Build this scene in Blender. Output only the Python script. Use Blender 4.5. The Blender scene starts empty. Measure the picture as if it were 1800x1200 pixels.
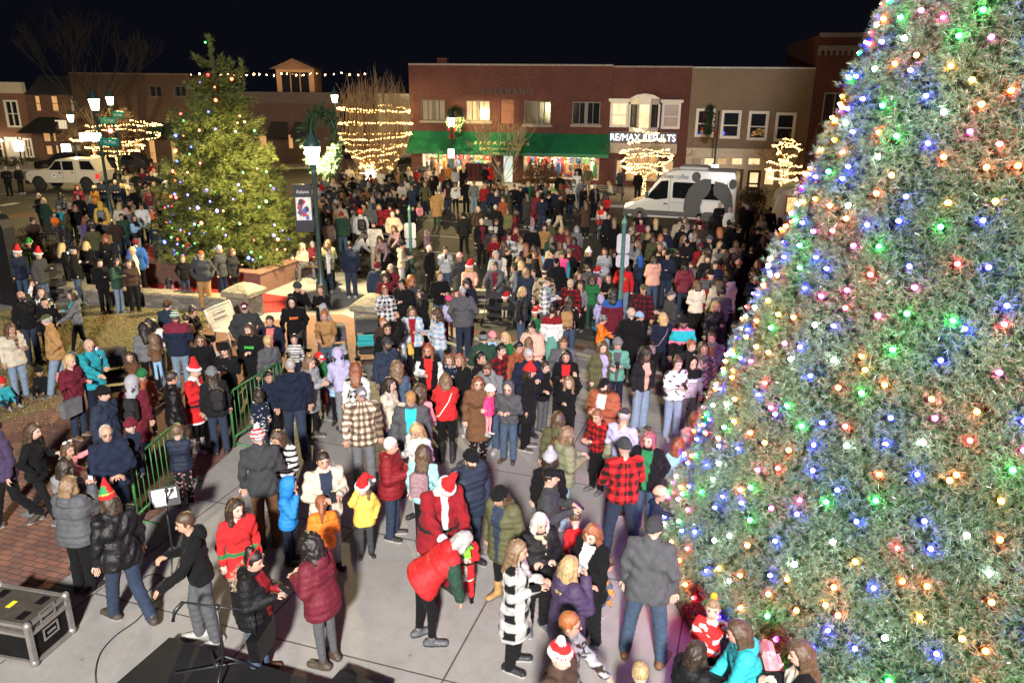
import bpy, bmesh, math, random
import numpy as np
from mathutils import Vector, Matrix
R = math.radians
sc = bpy.context.scene
COL = sc.collection
random.seed(7)
RNG = np.random.default_rng(7)

# ------------------------------------------------------------------ camera
CAM_H, PITCH, ROLL, FPX = 6.3, 18.2, 0.6, 1350.0
cam_d = bpy.data.cameras.new('camera')
cam = bpy.data.objects.new('camera', cam_d); COL.objects.link(cam)
cam_d.lens = FPX / 1800 * 36; cam_d.sensor_width = 36; cam_d.clip_end = 600; cam_d.clip_start = 0.1
CM = Matrix.Rotation(R(90 - PITCH), 3, 'X') @ Matrix.Rotation(R(ROLL), 3, 'Z')
cam.matrix_world = Matrix.Translation((0, 0, CAM_H)) @ CM.to_4x4()
sc.camera = cam

# ------------------------------------------------------------------ night sky, moon, exposure
wd = bpy.data.worlds.new('World'); sc.world = wd; wd.use_nodes = True
nt = wd.node_tree; nt.nodes.clear()
o_ = nt.nodes.new('ShaderNodeOutputWorld'); b_ = nt.nodes.new('ShaderNodeBackground')
sky = nt.nodes.new('ShaderNodeTexSky'); sky.sky_type = 'NISHITA'; sky.sun_disc = False
sky.sun_elevation = R(-4); sky.sun_rotation = R(200)
add = nt.nodes.new('ShaderNodeMixRGB'); add.blend_type = 'ADD'; add.inputs[0].default_value = 1
add.inputs[2].default_value = (0.05, 0.055, 0.10, 1)
nt.links.new(sky.outputs[0], add.inputs[1]); nt.links.new(add.outputs[0], b_.inputs[0])
b_.inputs[1].default_value = 0.05
nt.links.new(b_.outputs[0], o_.inputs[0])
sd = bpy.data.lights.new('moon', 'SUN'); sd.energy = 0.015; sd.angle = R(0.5); sd.color = (1, .95, .88)
so = bpy.data.objects.new('moon', sd); COL.objects.link(so); so.rotation_euler = (R(40), 0, R(-20))
vs = sc.view_settings
vs.view_transform = 'Standard'; vs.look = 'None'; vs.exposure = 0.22; vs.gamma = 1; vs.use_curve_mapping = False
sc.cycles.use_light_tree = True
sc.cycles.max_bounces = 5; sc.cycles.diffuse_bounces = 2; sc.cycles.glossy_bounces = 2
sc.cycles.transparent_max_bounces = 8; sc.cycles.transmission_bounces = 2
sc.cycles.sample_clamp_indirect = 3.0; sc.cycles.sample_clamp_direct = 0
sc.cycles.use_denoising = True

# added lamp, unseen behind the camera, standing in for the photographer's flash
def spot(name, loc, target, power, size, color, angle=110, blend=0.6):
    l = bpy.data.lights.new(name, 'SPOT'); l.energy = power; l.color = color
    l.shadow_soft_size = size; l.spot_size = R(angle); l.spot_blend = blend
    ob = bpy.data.objects.new(name, l); COL.objects.link(ob); ob.location = loc
    d = Vector(target) - Vector(loc); ob.rotation_euler = d.to_track_quat('-Z', 'Y').to_euler()
    return ob
FLASH = spot('flash_stand_in', (-0.6, -11.5, 12.3), (0.0, 18, 1.0), 56000, 0.75, (1.0, 0.955, 0.90), 140, 0.3)

# ------------------------------------------------------------------ pixel -> world helpers (photo pixels, 1800x1200)
def ray(px, py):
    return (CM @ Vector(((px - 900) / FPX, -(py - 600) / FPX, -1))).normalized()
def G(px, py, z=0.0):
    d = ray(px, py); t = (z - CAM_H) / d.z
    return Vector((d.x * t, d.y * t, z))
def AT(px, py, Y):
    d = ray(px, py); t = Y / d.y
    return Vector((d.x * t, Y, CAM_H + d.z * t))
def PROJ(p):
    q = CM.transposed() @ (Vector(p) - Vector((0, 0, CAM_H)))
    return 900 - q.x / q.z * FPX, 600 + q.y / q.z * FPX

# ------------------------------------------------------------------ scene helpers
def tag(o, label=None, cat=None, group=None, kind=None):
    if label: o['label'] = label
    if cat: o['category'] = cat
    if group: o['group'] = group
    if kind: o['kind'] = kind
    return o
def empty(name, loc=(0, 0, 0), rz=0.0):
    o = bpy.data.objects.new(name, None); COL.objects.link(o); o.location = loc; o.rotation_euler = (0, 0, rz)
    o.empty_display_size = .2
    return o
def link(name, me, parent=None, loc=None):
    o = bpy.data.objects.new(name, me); COL.objects.link(o)
    if parent is not None: o.parent = parent
    if loc is not None: o.location = loc
    return o
def copy_tree(o, parent=None):
    c = o.copy(); COL.objects.link(c)
    if parent is not None: c.parent = parent
    for ch in [x for x in bpy.data.objects if x.parent == o]: copy_tree(ch, c)
    return c

class MB:
    """collects boxes, prisms, tubes, spheres, then links them as one mesh"""
    def __init__(s): s.v = []; s.f = []; s.m = []; s.cur = 0; s.sm = []
    def add(s, vs, fs, smooth=False):
        n = len(s.v); s.v += [tuple(v) for v in vs]
        for f in fs: s.f.append(tuple(i + n for i in f)); s.m.append(s.cur); s.sm.append(smooth)
        return s
    def box(s, lo, hi, M=None):
        x0, y0, z0 = lo; x1, y1, z1 = hi
        vs = [(x0,y0,z0),(x1,y0,z0),(x1,y1,z0),(x0,y1,z0),(x0,y0,z1),(x1,y0,z1),(x1,y1,z1),(x0,y1,z1)]
        if M is not None: vs = [M @ Vector(v) for v in vs]
        return s.add(vs, [(0,3,2,1),(4,5,6,7),(0,1,5,4),(1,2,6,5),(2,3,7,6),(3,0,4,7)])
    def bbox(s, lo, hi, b=.01, M=None):
        """box with chamfered vertical and top edges"""
        x0, y0, z0 = lo; x1, y1, z1 = hi; vs = []; fs = []
        def ringz(z, i):
            return [(x0+i+b,y0+i,z),(x1-i-b,y0+i,z),(x1-i,y0+i+b,z),(x1-i,y1-i-b,z),(x1-i-b,y1-i,z),(x0+i+b,y1-i,z),(x0+i,y1-i-b,z),(x0+i,y0+i+b,z)]
        for z, i in ((z0,b),(z0+b,0),(z1-b,0),(z1,b)): vs += ringz(z, i)
        fs.append(tuple(range(7,-1,-1)))
        for k in range(3):
            for j in range(8): fs.append((k*8+j, k*8+(j+1)%8, k*8+8+(j+1)%8, k*8+8+j))
        fs.append(tuple(range(24,32)))
        if M is not None: vs = [M @ Vector(v) for v in vs]
        return s.add(vs, fs)
    def tube(s, pts, rad, n=6, cap=True, smooth=True):
        pts = [Vector(p) for p in pts]; k = len(pts)
        if not hasattr(rad, '__len__'): rad = [rad] * k
        vs = []; fs = []; up = Vector((0, 0, 1))
        for i, p in enumerate(pts):
            d = (pts[min(i+1, k-1)] - pts[max(i-1, 0)])
            d = d.normalized() if d.length > 1e-9 else Vector((0,0,1))
            a = d.cross(up if abs(d.z) < .95 else Vector((1, 0, 0))).normalized(); b = d.cross(a)
            for j in range(n):
                t = 2 * math.pi * j / n; vs.append(p + (a * math.cos(t) + b * math.sin(t)) * rad[i])
        for i in range(k - 1):
            for j in range(n):
                fs.append((i*n+j, i*n+(j+1)%n, (i+1)*n+(j+1)%n, (i+1)*n+j))
        if cap: fs.append(tuple(range(n-1,-1,-1))); fs.append(tuple((k-1)*n+j for j in range(n)))
        return s.add(vs, [f[::-1] for f in fs], smooth)
    def lathe(s, prof, c=(0, 0, 0), n=16, smooth=True):
        vs = []; fs = []; c = Vector(c); k = len(prof)
        for r, z in prof:
            for j in range(n):
                t = 2 * math.pi * j / n; vs.append((c.x + r*math.cos(t), c.y + r*math.sin(t), c.z + z))
        for i in range(k-1):
            for j in range(n): fs.append((i*n+j, i*n+(j+1)%n, (i+1)*n+(j+1)%n, (i+1)*n+j))
        fs.append(tuple(range(n-1,-1,-1))); fs.append(tuple((k-1)*n+j for j in range(n)))
        return s.add(vs, fs, smooth)
    def ball(s, c, r, n=8, m=6):
        rr = r if hasattr(r, '__len__') else (r, r, r); vs = [(c[0], c[1], c[2]-rr[2])]; fs = []
        for i in range(1, m):
            p = math.pi * i / m - math.pi/2
            for j in range(n):
                t = 2*math.pi*j/n; vs.append((c[0]+rr[0]*math.cos(p)*math.cos(t), c[1]+rr[1]*math.cos(p)*math.sin(t), c[2]+rr[2]*math.sin(p)))
        vs.append((c[0], c[1], c[2]+rr[2])); L = len(vs)-1
        for j in range(n):
            fs.append((0, 1+(j+1)%n, 1+j)); fs.append((L, 1+(m-2)*n+j, 1+(m-2)*n+(j+1)%n))
        for i in range(m-2):
            for j in range(n): a = 1+i*n; fs.append((a+j, a+(j+1)%n, a+n+(j+1)%n, a+n+j))
        return s.add(vs, fs, True)
    def prism(s, poly, a, b, axis='y'):
        """2-D polygon (x,z) [axis y] or (x,y) [axis z] or (y,z) [axis x] extruded from a to b"""
        n = len(poly)
        def P(p, t): return (p[0], t, p[1]) if axis == 'y' else ((p[0], p[1], t) if axis == 'z' else (t, p[0], p[1]))
        vs = [P(p, a) for p in poly] + [P(p, b) for p in poly]
        fs = [tuple(range(n)), tuple(range(2*n-1, n-1, -1))] + [(i, i+n, (i+1)%n+n, (i+1)%n) for i in range(n)]
        return s.add(vs, fs)
    def quad(s, a, b, c, d): return s.add([a, b, c, d], [(0, 1, 2, 3)])
    def build(s, name, mats, parent=None, fix=True, loc=None):
        me = bpy.data.meshes.new(name); me.from_pydata(s.v, [], s.f)
        mats = mats if isinstance(mats, (list, tuple)) else [mats]
        for m in mats: me.materials.append(m)
        me.polygons.foreach_set('material_index', s.m); me.polygons.foreach_set('use_smooth', s.sm)
        if fix:
            bm = bmesh.new(); bm.from_mesh(me); bmesh.ops.recalc_face_normals(bm, faces=bm.faces); bm.to_mesh(me); bm.free()
        me.update()
        return link(name, me, parent, loc)

# ------------------------------------------------------------------ materials
MATS = {}
def newmat(name):
    m = bpy.data.materials.new(name); m.use_nodes = True
    nt = m.node_tree; bs = nt.nodes['Principled BSDF']; return m, nt, bs
def rgba(c): return (c[0], c[1], c[2], 1)
def coords(nt, scale=(1,1,1), rot=(0,0,0), loc=(0,0,0), kind='Object'):
    tc = nt.nodes.new('ShaderNodeTexCoord'); mp = nt.nodes.new('ShaderNodeMapping')
    nt.links.new(tc.outputs[kind], mp.inputs[0])
    mp.inputs['Scale'].default_value = scale; mp.inputs['Rotation'].default_value = rot; mp.inputs['Location'].default_value = loc
    return mp.outputs[0]
def noise(nt, vec, scale, detail=4, rough=.6):
    n = nt.nodes.new('ShaderNodeTexNoise'); n.inputs['Scale'].default_value = scale
    n.inputs['Detail'].default_value = detail; n.inputs['Roughness'].default_value = rough
    if vec is not None: nt.links.new(vec, n.inputs['Vector'])
    return n
def ramp(nt, fac, stops):
    r = nt.nodes.new('ShaderNodeValToRGB'); nt.links.new(fac, r.inputs[0]); e = r.color_ramp.elements
    while len(e) > len(stops): e.remove(e[-1])
    while len(e) < len(stops): e.new(1)
    for i, (p, c) in enumerate(stops): e[i].position = p; e[i].color = rgba(c)
    return r.outputs[0]
def mixc(nt, fac, a, b, mode='MIX'):
    m = nt.nodes.new('ShaderNodeMixRGB'); m.blend_type = mode
    for s, v in ((0, fac), (1, a), (2, b)):
        if hasattr(v, 'is_linked'): nt.links.new(v, m.inputs[s])
        elif s == 0: m.inputs[0].default_value = v
        else: m.inputs[s].default_value = rgba(v)
    return m.outputs[0]
def bump(nt, bs, h, strength=.3, dist=.01):
    b = nt.nodes.new('ShaderNodeBump'); b.inputs['Strength'].default_value = strength; b.inputs['Distance'].default_value = dist
    nt.links.new(h, b.inputs['Height']); nt.links.new(b.outputs[0], bs.inputs['Normal'])
def mat(name, c, rough=.6, metal=0.0, var=.25, scale=6.0, bmp=.15, spec=None):
    """plain painted / stone / metal surface with mottling"""
    if name in MATS: return MATS[name]
    m, nt, bs = newmat(name); v = coords(nt)
    n = noise(nt, v, scale)
    lo = tuple(x*(1-var) for x in c); hi = tuple(min(1, x*(1+var)) for x in c)
    nt.links.new(ramp(nt, n.outputs[0], [(.3, lo), (.7, hi)]), bs.inputs['Base Color'])
    bs.inputs['Roughness'].default_value = rough; bs.inputs['Metallic'].default_value = metal
    if spec is not None: bs.inputs['Specular IOR Level'].default_value = spec
    if bmp:
        n2 = noise(nt, v, scale*8); bump(nt, bs, n2.outputs[0], bmp)
    MATS[name] = m; return m
def emit(name, c, strength, base=(.8,.8,.8)):
    if name in MATS: return MATS[name]
    m, nt, bs = newmat(name); bs.inputs['Base Color'].default_value = rgba(base)
    bs.inputs['Emission Color'].default_value = rgba(c); bs.inputs['Emission Strength'].default_value = strength
    MATS[name] = m; return m
def brickmat(name, c1, c2, mortar, bw=.215, bh=.075, rot=(R(90),0,0), msize=.012, rough=.85, big=.35, offset=.5, bm=.4):
    if name in MATS: return MATS[name]
    m, nt, bs = newmat(name)
    v = coords(nt, rot=rot); v0 = coords(nt)
    br = nt.nodes.new('ShaderNodeTexBrick'); nt.links.new(v, br.inputs['Vector'])
    br.inputs['Scale'].default_value = 1; br.inputs['Brick Width'].default_value = bw; br.inputs['Row Height'].default_value = bh
    br.inputs['Mortar Size'].default_value = msize; br.inputs['Mortar Smooth'].default_value = .3; br.offset = offset
    br.inputs['Color1'].default_value = rgba(c1); br.inputs['Color2'].default_value = rgba(c2); br.inputs['Mortar'].default_value = rgba(mortar)
    n = noise(nt, v0, .45, 5)
    col = mixc(nt, .8, br.outputs[0], ramp(nt, n.outputs[0], [(.3, (1-big,)*3), (.7, (1+big*.3,)*3)]), 'MULTIPLY')
    n2 = noise(nt, v0, 9, 3); col = mixc(nt, .5, col, ramp(nt, n2.outputs[0], [(.3, (.7,)*3), (.7, (1.1,)*3)]), 'MULTIPLY')
    nt.links.new(col, bs.inputs['Base Color']); bs.inputs['Roughness'].default_value = rough
    bump(nt, bs, br.outputs['Fac'], -bm, .01)
    MATS[name] = m; return m
def glassmat(name='dark_glass', c=(.012,.014,.018), rough=.06):
    if name in MATS: return MATS[name]
    m, nt, bs = newmat(name); bs.inputs['Base Color'].default_value = rgba(c); bs.inputs['Roughness'].default_value = rough
    bs.inputs['Specular IOR Level'].default_value = .8
    v = coords(nt); n = noise(nt, v, 1.3, 2); bump(nt, bs, n.outputs[0], .05, .05)
    MATS[name] = m; return m
def clearglass(name='clear_glass'):
    if name in MATS: return MATS[name]
    m = bpy.data.materials.new(name); m.use_nodes = True; nt = m.node_tree; nt.nodes.clear()
    o = nt.nodes.new('ShaderNodeOutputMaterial'); t = nt.nodes.new('ShaderNodeBsdfTransparent'); g = nt.nodes.new('ShaderNodeBsdfGlossy')
    g.inputs['Roughness'].default_value = .03; t.inputs[0].default_value = (.93,.95,.95,1)
    mx = nt.nodes.new('ShaderNodeMixShader'); mx.inputs[0].default_value = .08
    nt.links.new(t.outputs[0], mx.inputs[1]); nt.links.new(g.outputs[0], mx.inputs[2]); nt.links.new(mx.outputs[0], o.inputs[0])
    MATS[name] = m; return m
def text(name, body, size, mat_, parent, loc, rot=(R(90),0,0), extrude=.01, align='CENTER', width=None, shear=0.0, space=1.0):
    cu = bpy.data.curves.new(name, 'FONT'); cu.body = body; cu.size = size; cu.extrude = extrude; cu.align_x = align
    cu.align_y = 'CENTER'; cu.shear = shear; cu.space_character = space; cu.resolution_u = 3
    cu.materials.append(mat_)
    tmp = bpy.data.objects.new('t', cu); COL.objects.link(tmp)
    bpy.context.view_layer.update()
    dg = bpy.context.evaluated_depsgraph_get(); me = bpy.data.meshes.new_from_object(tmp.evaluated_get(dg)); me.name = name
    bpy.data.objects.remove(tmp)
    if width and len(me.vertices):
        xs = [v.co.x for v in me.vertices]; w = max(xs) - min(xs)
        for v in me.vertices: v.co.x *= width / w
    if not me.materials: me.materials.append(mat_)
    o = link(name, me, parent, loc); o.rotation_euler = rot
    return o
# ------------------------------------------------------------------ ground sheets
def sheet(name, poly, z, m, hole=None):
    b = MB(); b.add([(p[0], p[1], z) for p in poly], [tuple(range(len(poly)))])
    o = b.build(name, m); me = o.data
    if me.polygons[0].normal.z < 0: me.flip_normals()
    return tag(o, kind='structure')
def pxpoly(pts): return [tuple(G(*p)[:2]) for p in pts]
def asphalt():
    m, nt, bs = newmat('asphalt'); v = coords(nt)
    n = noise(nt, v, .35, 6, .65); n2 = noise(nt, v, 60, 2); n3 = noise(nt, v, 3, 5)
    c = ramp(nt, n.outputs[0], [(.3, (.048,.045,.041)), (.7, (.085,.080,.072))])
    c = mixc(nt, .35, c, ramp(nt, n2.outputs[0], [(.35, (.5,.5,.5)), (.7, (1.5,1.5,1.5))]), 'MULTIPLY')
    c = mixc(nt, .4, c, ramp(nt, n3.outputs[0], [(.35, (.75,.75,.75)), (.65, (1.1,1.1,1.1))]), 'MULTIPLY')
    nt.links.new(c, bs.inputs['Base Color']); bs.inputs['Roughness'].default_value = .75
    bump(nt, bs, n2.outputs[0], .5, .006); return m
def concrete(name, base, ang=-17.5, slab=2.45, joint=True, off=(0, 0)):
    m, nt, bs = newmat(name); v = coords(nt); vr = coords(nt, rot=(0, 0, R(-ang)), loc=(off[0], off[1], 0))
    n = noise(nt, v, .5, 6, .62); n2 = noise(nt, v, 90, 2); n3 = noise(nt, v, 5, 5, .7)
    c = ramp(nt, n.outputs[0], [(.3, tuple(x*.84 for x in base)), (.72, tuple(x*1.1 for x in base))])
    c = mixc(nt, .35, c, ramp(nt, n2.outputs[0], [(.3, (.72,)*3), (.7, (1.22,)*3)]), 'MULTIPLY')
    c = mixc(nt, .35, c, ramp(nt, n3.outputs[0], [(.30, (.62,.60,.57)), (.56, (1,1,1))]), 'MULTIPLY')
    vo = nt.nodes.new('ShaderNodeTexVoronoi'); vo.inputs['Scale'].default_value = 1.7; nt.links.new(v, vo.inputs['Vector'])
    c = mixc(nt, .8, c, ramp(nt, vo.outputs[0], [(.0, (.55,.52,.5)), (.03, (.6,.57,.55)), (.05, (1,1,1))]), 'MULTIPLY')   # old gum spots
    if joint:
        br = nt.nodes.new('ShaderNodeTexBrick'); nt.links.new(vr, br.inputs['Vector']); br.offset = 0
        br.inputs['Scale'].default_value = 1; br.inputs['Brick Width'].default_value = slab; br.inputs['Row Height'].default_value = slab
        br.inputs['Mortar Size'].default_value = .011; br.inputs['Mortar Smooth'].default_value = .1; br.inputs['Bias'].default_value = 0
        br.inputs['Color1'].default_value = (1,1,1,1); br.inputs['Color2'].default_value = (.90,.90,.91,1); br.inputs['Mortar'].default_value = (.20,.18,.16,1)
        c = mixc(nt, 1, c, br.outputs[0], 'MULTIPLY')
    nt.links.new(c, bs.inputs['Base Color']); bs.inputs['Roughness'].default_value = .82
    bump(nt, bs, n2.outputs[0], .25, .004); return m
M_CON = concrete('plaza_concrete', (.29,.279,.264), off=(.35, .9))
M_CON2 = concrete('sidewalk_concrete', (.33,.31,.28), ang=-9.5, slab=1.6)
M_PAVER = brickmat('brick_pavers', (.29,.125,.082), (.19,.10,.078), (.07,.052,.043), .21, .105, rot=(0,0,R(17)), msize=.009, big=.45)
M_PAVER2 = brickmat('brick_strip', (.21,.12,.07), (.16,.095,.06), (.06,.05,.04), .21, .105, rot=(0,0,R(-12)), msize=.008, big=.3)
road = sheet('road', [(-220,-40),(220,-40),(220,260),(-220,260)], 0, asphalt())
NEAR = [(-400,1060),(-300,1500),(2600,1500),(2600,820),(1500,745),(1330,705),(1180,660),(1010,604),(850,582),(700,566),(690,520),(600,470),(545,440),(505,430),(400,430),(300,455),(262,445),(160,470),(60,520),(-200,560)]
sheet('plaza', pxpoly(NEAR), .004, M_CON)
# brick paved part of the square, on the left
sheet('brick_paving', pxpoly([(-300,1140),(88,1035),(282,902),(408,792),(470,690),(560,645),(672,640),(702,612),(640,566),(600,552),(540,555),(440,568),(366,576),(325,606),(255,652),(180,682),(110,712),(0,742),(-250,800)]), .008, M_PAVER)
def grassmat():
    m, nt, bs = newmat('lawn_soil'); v = coords(nt); n = noise(nt, v, .55, 5); n2 = noise(nt, v, 30, 3)
    c = ramp(nt, n.outputs[0], [(.36, (.19,.11,.055)), (.5, (.19,.145,.065)), (.62, (.14,.135,.05))])
    c = mixc(nt, .6, c, ramp(nt, n2.outputs[0], [(.35, (.5,)*3), (.7, (1.4,)*3)]), 'MULTIPLY')
    nt.links.new(c, bs.inputs['Base Color']); bs.inputs['Roughness'].default_value = .95; bump(nt, bs, n2.outputs[0], .8, .02); return m
LAWN = pxpoly([(-250,560),(0,548),(135,536),(372,548),(366,576),(325,606),(255,652),(180,682),(110,712),(0,742),(-250,820)])
sheet('lawn', LAWN, .016, grassmat())
def inpoly(x, y, P):
    c = False; j = len(P)-1
    for i in range(len(P)):
        if (P[i][1] > y) != (P[j][1] > y) and x < (P[j][0]-P[i][0])*(y-P[i][1])/(P[j][1]-P[i][1])+P[i][0]: c = not c
        j = i
    return c
def blades(name, poly, n, h, mats, spread=.02, label=None):
    xs = [p[0] for p in poly]; ys = [p[1] for p in poly]; b = MB(); k = 0
    while k < n:
        x, y = random.uniform(max(min(xs), -20), max(xs)), random.uniform(min(ys), max(ys))
        if not inpoly(x, y, poly): continue
        k += 1; a = random.uniform(0, 6.28); hh = h*random.uniform(.4, 1.2); w = .012; t = random.uniform(.2, 1.0)*hh
        b.cur = random.randrange(len(mats)); dx, dy = math.cos(a)*w, math.sin(a)*w; ex, ey = random.gauss(0, t), random.gauss(0, t)
        b.add([(x-dx,y-dy,.016),(x+dx,y+dy,.016),(x+ex,y+ey,.016+hh)], [(0,1,2)])
    return tag(b.build(name, mats, fix=False), kind='stuff')
blades('grass', LAWN, 26000, .055, [mat('grass_green', (.12,.13,.04), .9, bmp=0), mat('grass_dry', (.25,.20,.08), .9, bmp=0), mat('grass_straw', (.20,.165,.07), .9, bmp=0)])
lf = MB(); LEAFY = pxpoly([(-100,690),(60,640),(250,640),(420,600),(430,640),(280,700),(160,740),(-100,790)])
k = 0
while k < 2600:
    x, y = random.uniform(-16, -5), random.uniform(12.5, 20)
    if not inpoly(x, y, LEAFY): continue
    k += 1; a = random.uniform(0, 6.28); s = random.uniform(.015, .04); ca, sa = math.cos(a)*s, math.sin(a)*s; z = .03
    lf.cur = random.randrange(2); lf.add([(x-ca,y-sa,z+random.uniform(-.005,.02)),(x+sa*.6,y-ca*.6,z),(x+ca,y+sa,z+random.uniform(-.005,.02)),(x-sa*.6,y+ca*.6,z)], [(0,1,2,3)])
tag(lf.build('fallen_leaves', [mat('leaf_brown', (.16,.09,.045), .9, bmp=0), mat('leaf_tan', (.22,.15,.08), .9, bmp=0)], fix=False), kind='stuff')
# red carpet behind the low wall, with a branch up towards the crowd
def carpetmat():
    m, nt, bs = newmat('red_carpet'); v = coords(nt); n = noise(nt, v, 120, 2); n2 = noise(nt, v, 1.2, 4)
    c = mixc(nt, .5, ramp(nt, n.outputs[0], [(.3, (.26,.012,.012)), (.7, (.46,.03,.025))]), ramp(nt, n2.outputs[0], [(.3, (.7,)*3), (.7, (1.1,)*3)]), 'MULTIPLY')
    nt.links.new(c, bs.inputs['Base Color']); bs.inputs['Roughness'].default_value = .95; bump(nt, bs, n.outputs[0], .6, .01); return m
cp = MB()
P1 = [G(*p) for p in [(215,500),(232,472),(262,446),(250,432),(276,424),(277,452),(268,478),(300,490),(400,508),(520,524),(515,548),(430,552),(330,536),(250,522)]]
cp.add([(p.x, p.y, .02) for p in P1], [tuple(range(len(P1)))])
tag(cp.build('red_carpet', carpetmat()), 'long red carpet laid behind the low stone wall and around the brick planter', 'carpet')
# kerbs, far pavement, markings
FA = Vector((-7.28, 55.14)); FD = (Vector((19.03, 50.73)) - FA).normalized(); FN = Vector((FD.y, -FD.x))   # facade line, FN towards camera
def FP(u, out, z=0): p = FA + FD*u + FN*out; return Vector((p.x, p.y, z))
M_KERB = mat('kerb', (.34,.32,.29), .8, scale=3)
def slabbox(name, poly, z0, z1, m):
    b = MB(); b.prism([(p[0], p[1]) for p in poly], z0, z1, 'z'); return tag(b.build(name, m), kind='structure')
slabbox('pavement', [FP(-1.5,9.6)[:2], FP(34,8.6)[:2], FP(34,-1)[:2], FP(-1.5,-1)[:2]], -.05, .14, M_CON2)
slabbox('kerb', [FP(-1.5,9.76)[:2], FP(34,8.76)[:2], FP(34,8.605)[:2], FP(-1.5,9.605)[:2]], -.05, .135, M_KERB)
SL = [tuple(G(*p)[:2]) for p in [(-120,304),(150,300),(330,302),(560,296),(640,300),(640,262),(-160,262)]]
slabbox('pavement', SL, -.05, .13, M_CON2)
island = [tuple(G(*p)[:2]) for p in [(560,322),(640,330),(722,336),(742,350),(690,362),(600,360),(545,345)]]
slabbox('planting_bed', island, -.05, .16, mat('bed_mulch', (.10,.075,.05), .95, scale=9))
M_LINE = mat('road_paint', (.62,.61,.57), .7, var=.3, scale=4)
def stripe(b, p0, p1, w=.12, z=.006):
    p0 = Vector(p0[:2]); p1 = Vector(p1[:2]); d = (p1-p0).normalized(); n = Vector((-d.y, d.x))*w/2
    b.quad((p0.x-n.x,p0.y-n.y,z),(p1.x-n.x,p1.y-n.y,z),(p1.x+n.x,p1.y+n.y,z),(p0.x+n.x,p0.y+n.y,z))
b = MB()
for a, c in [((722,386),(1000,400)),((900,402),(1060,414)),((736,412),(830,420)),((738,441),(810,447)),((848,360),(862,372)),((1000,364),(1012,372)),((936,369),(946,376)),((1040,383),(1054,392)),((0,341),(120,343))]:
    stripe(b, G(*a), G(*c), .12)
tag(b.build('lane_marking', M_LINE), kind='structure')
b = MB()
for a, c in [((0,362),(30,357))]: stripe(b, G(*a), G(*c), .5)
for i, y in enumerate((508,526,546)): stripe(b, G(790,y), G(930,y+4), .3)
for a, c in [((1132,574),(1148,588)),((1277,563),(1297,577)),((1300,579),(1318,591)),((1150,598),(1168,612))]: stripe(b, G(*a), G(*c), .32)
tag(b.build('crosswalk_marking', M_LINE), kind='structure')
b = MB(); stripe(b, G(820,584), G(1030,612), .55, .009); stripe(b, G(1120,655), G(1180,668), .3, .009)
tag(b.build('tactile_strip', mat('tactile_red', (.12,.06,.045), .85)), kind='structure')
b = MB(); stripe(b, G(0,384), G(125,366), 1.3, .005); tag(b.build('brick_crossing', mat('brick_crossing', (.12,.07,.045), .9)), kind='structure')
b = MB(); stripe(b, G(1290,1050), G(1190,985), 1.6, .011); 
b = MB()

# ------------------------------------------------------------------ facades
class Facade:
    def __init__(s, A, B):
        s.A = Vector((A[0], A[1])); s.D = (Vector((B[0], B[1])) - s.A).normalized(); s.N = Vector((s.D.y, -s.D.x)); s.rz = math.atan2(s.D.y, s.D.x)
    def uz(s, px, py, out=0.0):
        d = ray(px, py); c = Vector((0, 0, CAM_H)); P0 = s.A + s.N*out
        t = (P0 - Vector((c.x, c.y))).dot(s.N) / Vector((d.x, d.y)).dot(s.N); p = c + d*t
        return (Vector((p.x, p.y)) - P0).dot(s.D), p.z
    def rect(s, x0, y0, x1, y1, out=0.0):
        a = s.uz(x0, y0, out); b = s.uz(x1, y1, out); c = s.uz(x0, y1, out); d = s.uz(x1, y0, out)
        return (a[0]+c[0])/2, (b[0]+d[0])/2, (b[1]+c[1])/2, (a[1]+d[1])/2       # u0,u1,z0,z1
def wall_holes(b, u0, u1, z0, z1, holes, y=0.0, depth=.25):
    us = sorted({u0, u1, *[h[0] for h in holes], *[h[1] for h in holes]}); zs = sorted({z0, z1, *[h[2] for h in holes], *[h[3] for h in holes]})
    us = [u for u in us if u0 <= u <= u1]; zs = [z for z in zs if z0 <= z <= z1]
    for i in range(len(us)-1):
        for j in range(len(zs)-1):
            cu, cz = (us[i]+us[i+1])/2, (zs[j]+zs[j+1])/2
            if any(h[0] < cu < h[1] and h[2] < cz < h[3] for h in holes): continue
            b.quad((us[i],y,zs[j]),(us[i+1],y,zs[j]),(us[i+1],y,zs[j+1]),(us[i],y,zs[j+1]))
    for h in holes:
        a, c, d, e = h[:4]; Y = y + depth
        b.quad((a,y,d),(a,y,e),(a,Y,e),(a,Y,d)); b.quad((c,y,d),(c,Y,d),(c,Y,e),(c,y,e))
        b.quad((a,y,e),(c,y,e),(c,Y,e),(a,Y,e)); b.quad((a,y,d),(a,Y,d),(c,Y,d),(c,y,d))
def frame(b, u0, u1, z0, z1, w, y0, y1, bars=(), hbars=()):
    b.box((u0,y0,z0),(u0+w,y1,z1)); b.box((u1-w,y0,z0),(u1,y1,z1)); b.box((u0+w,y0,z1-w),(u1-w,y1,z1)); b.box((u0+w,y0,z0),(u1-w,y1,z0+w))
    for t, bw in bars: u = u0+(u1-u0)*t; b.box((u-bw/2,y0+.004,z0+w),(u+bw/2,y1-.004,z1-w))
    for t, bw in hbars: z = z0+(z1-z0)*t; b.box((u0+w,y0+.006,z-bw/2),(u1-w,y1-.006,z+bw/2))
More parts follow.
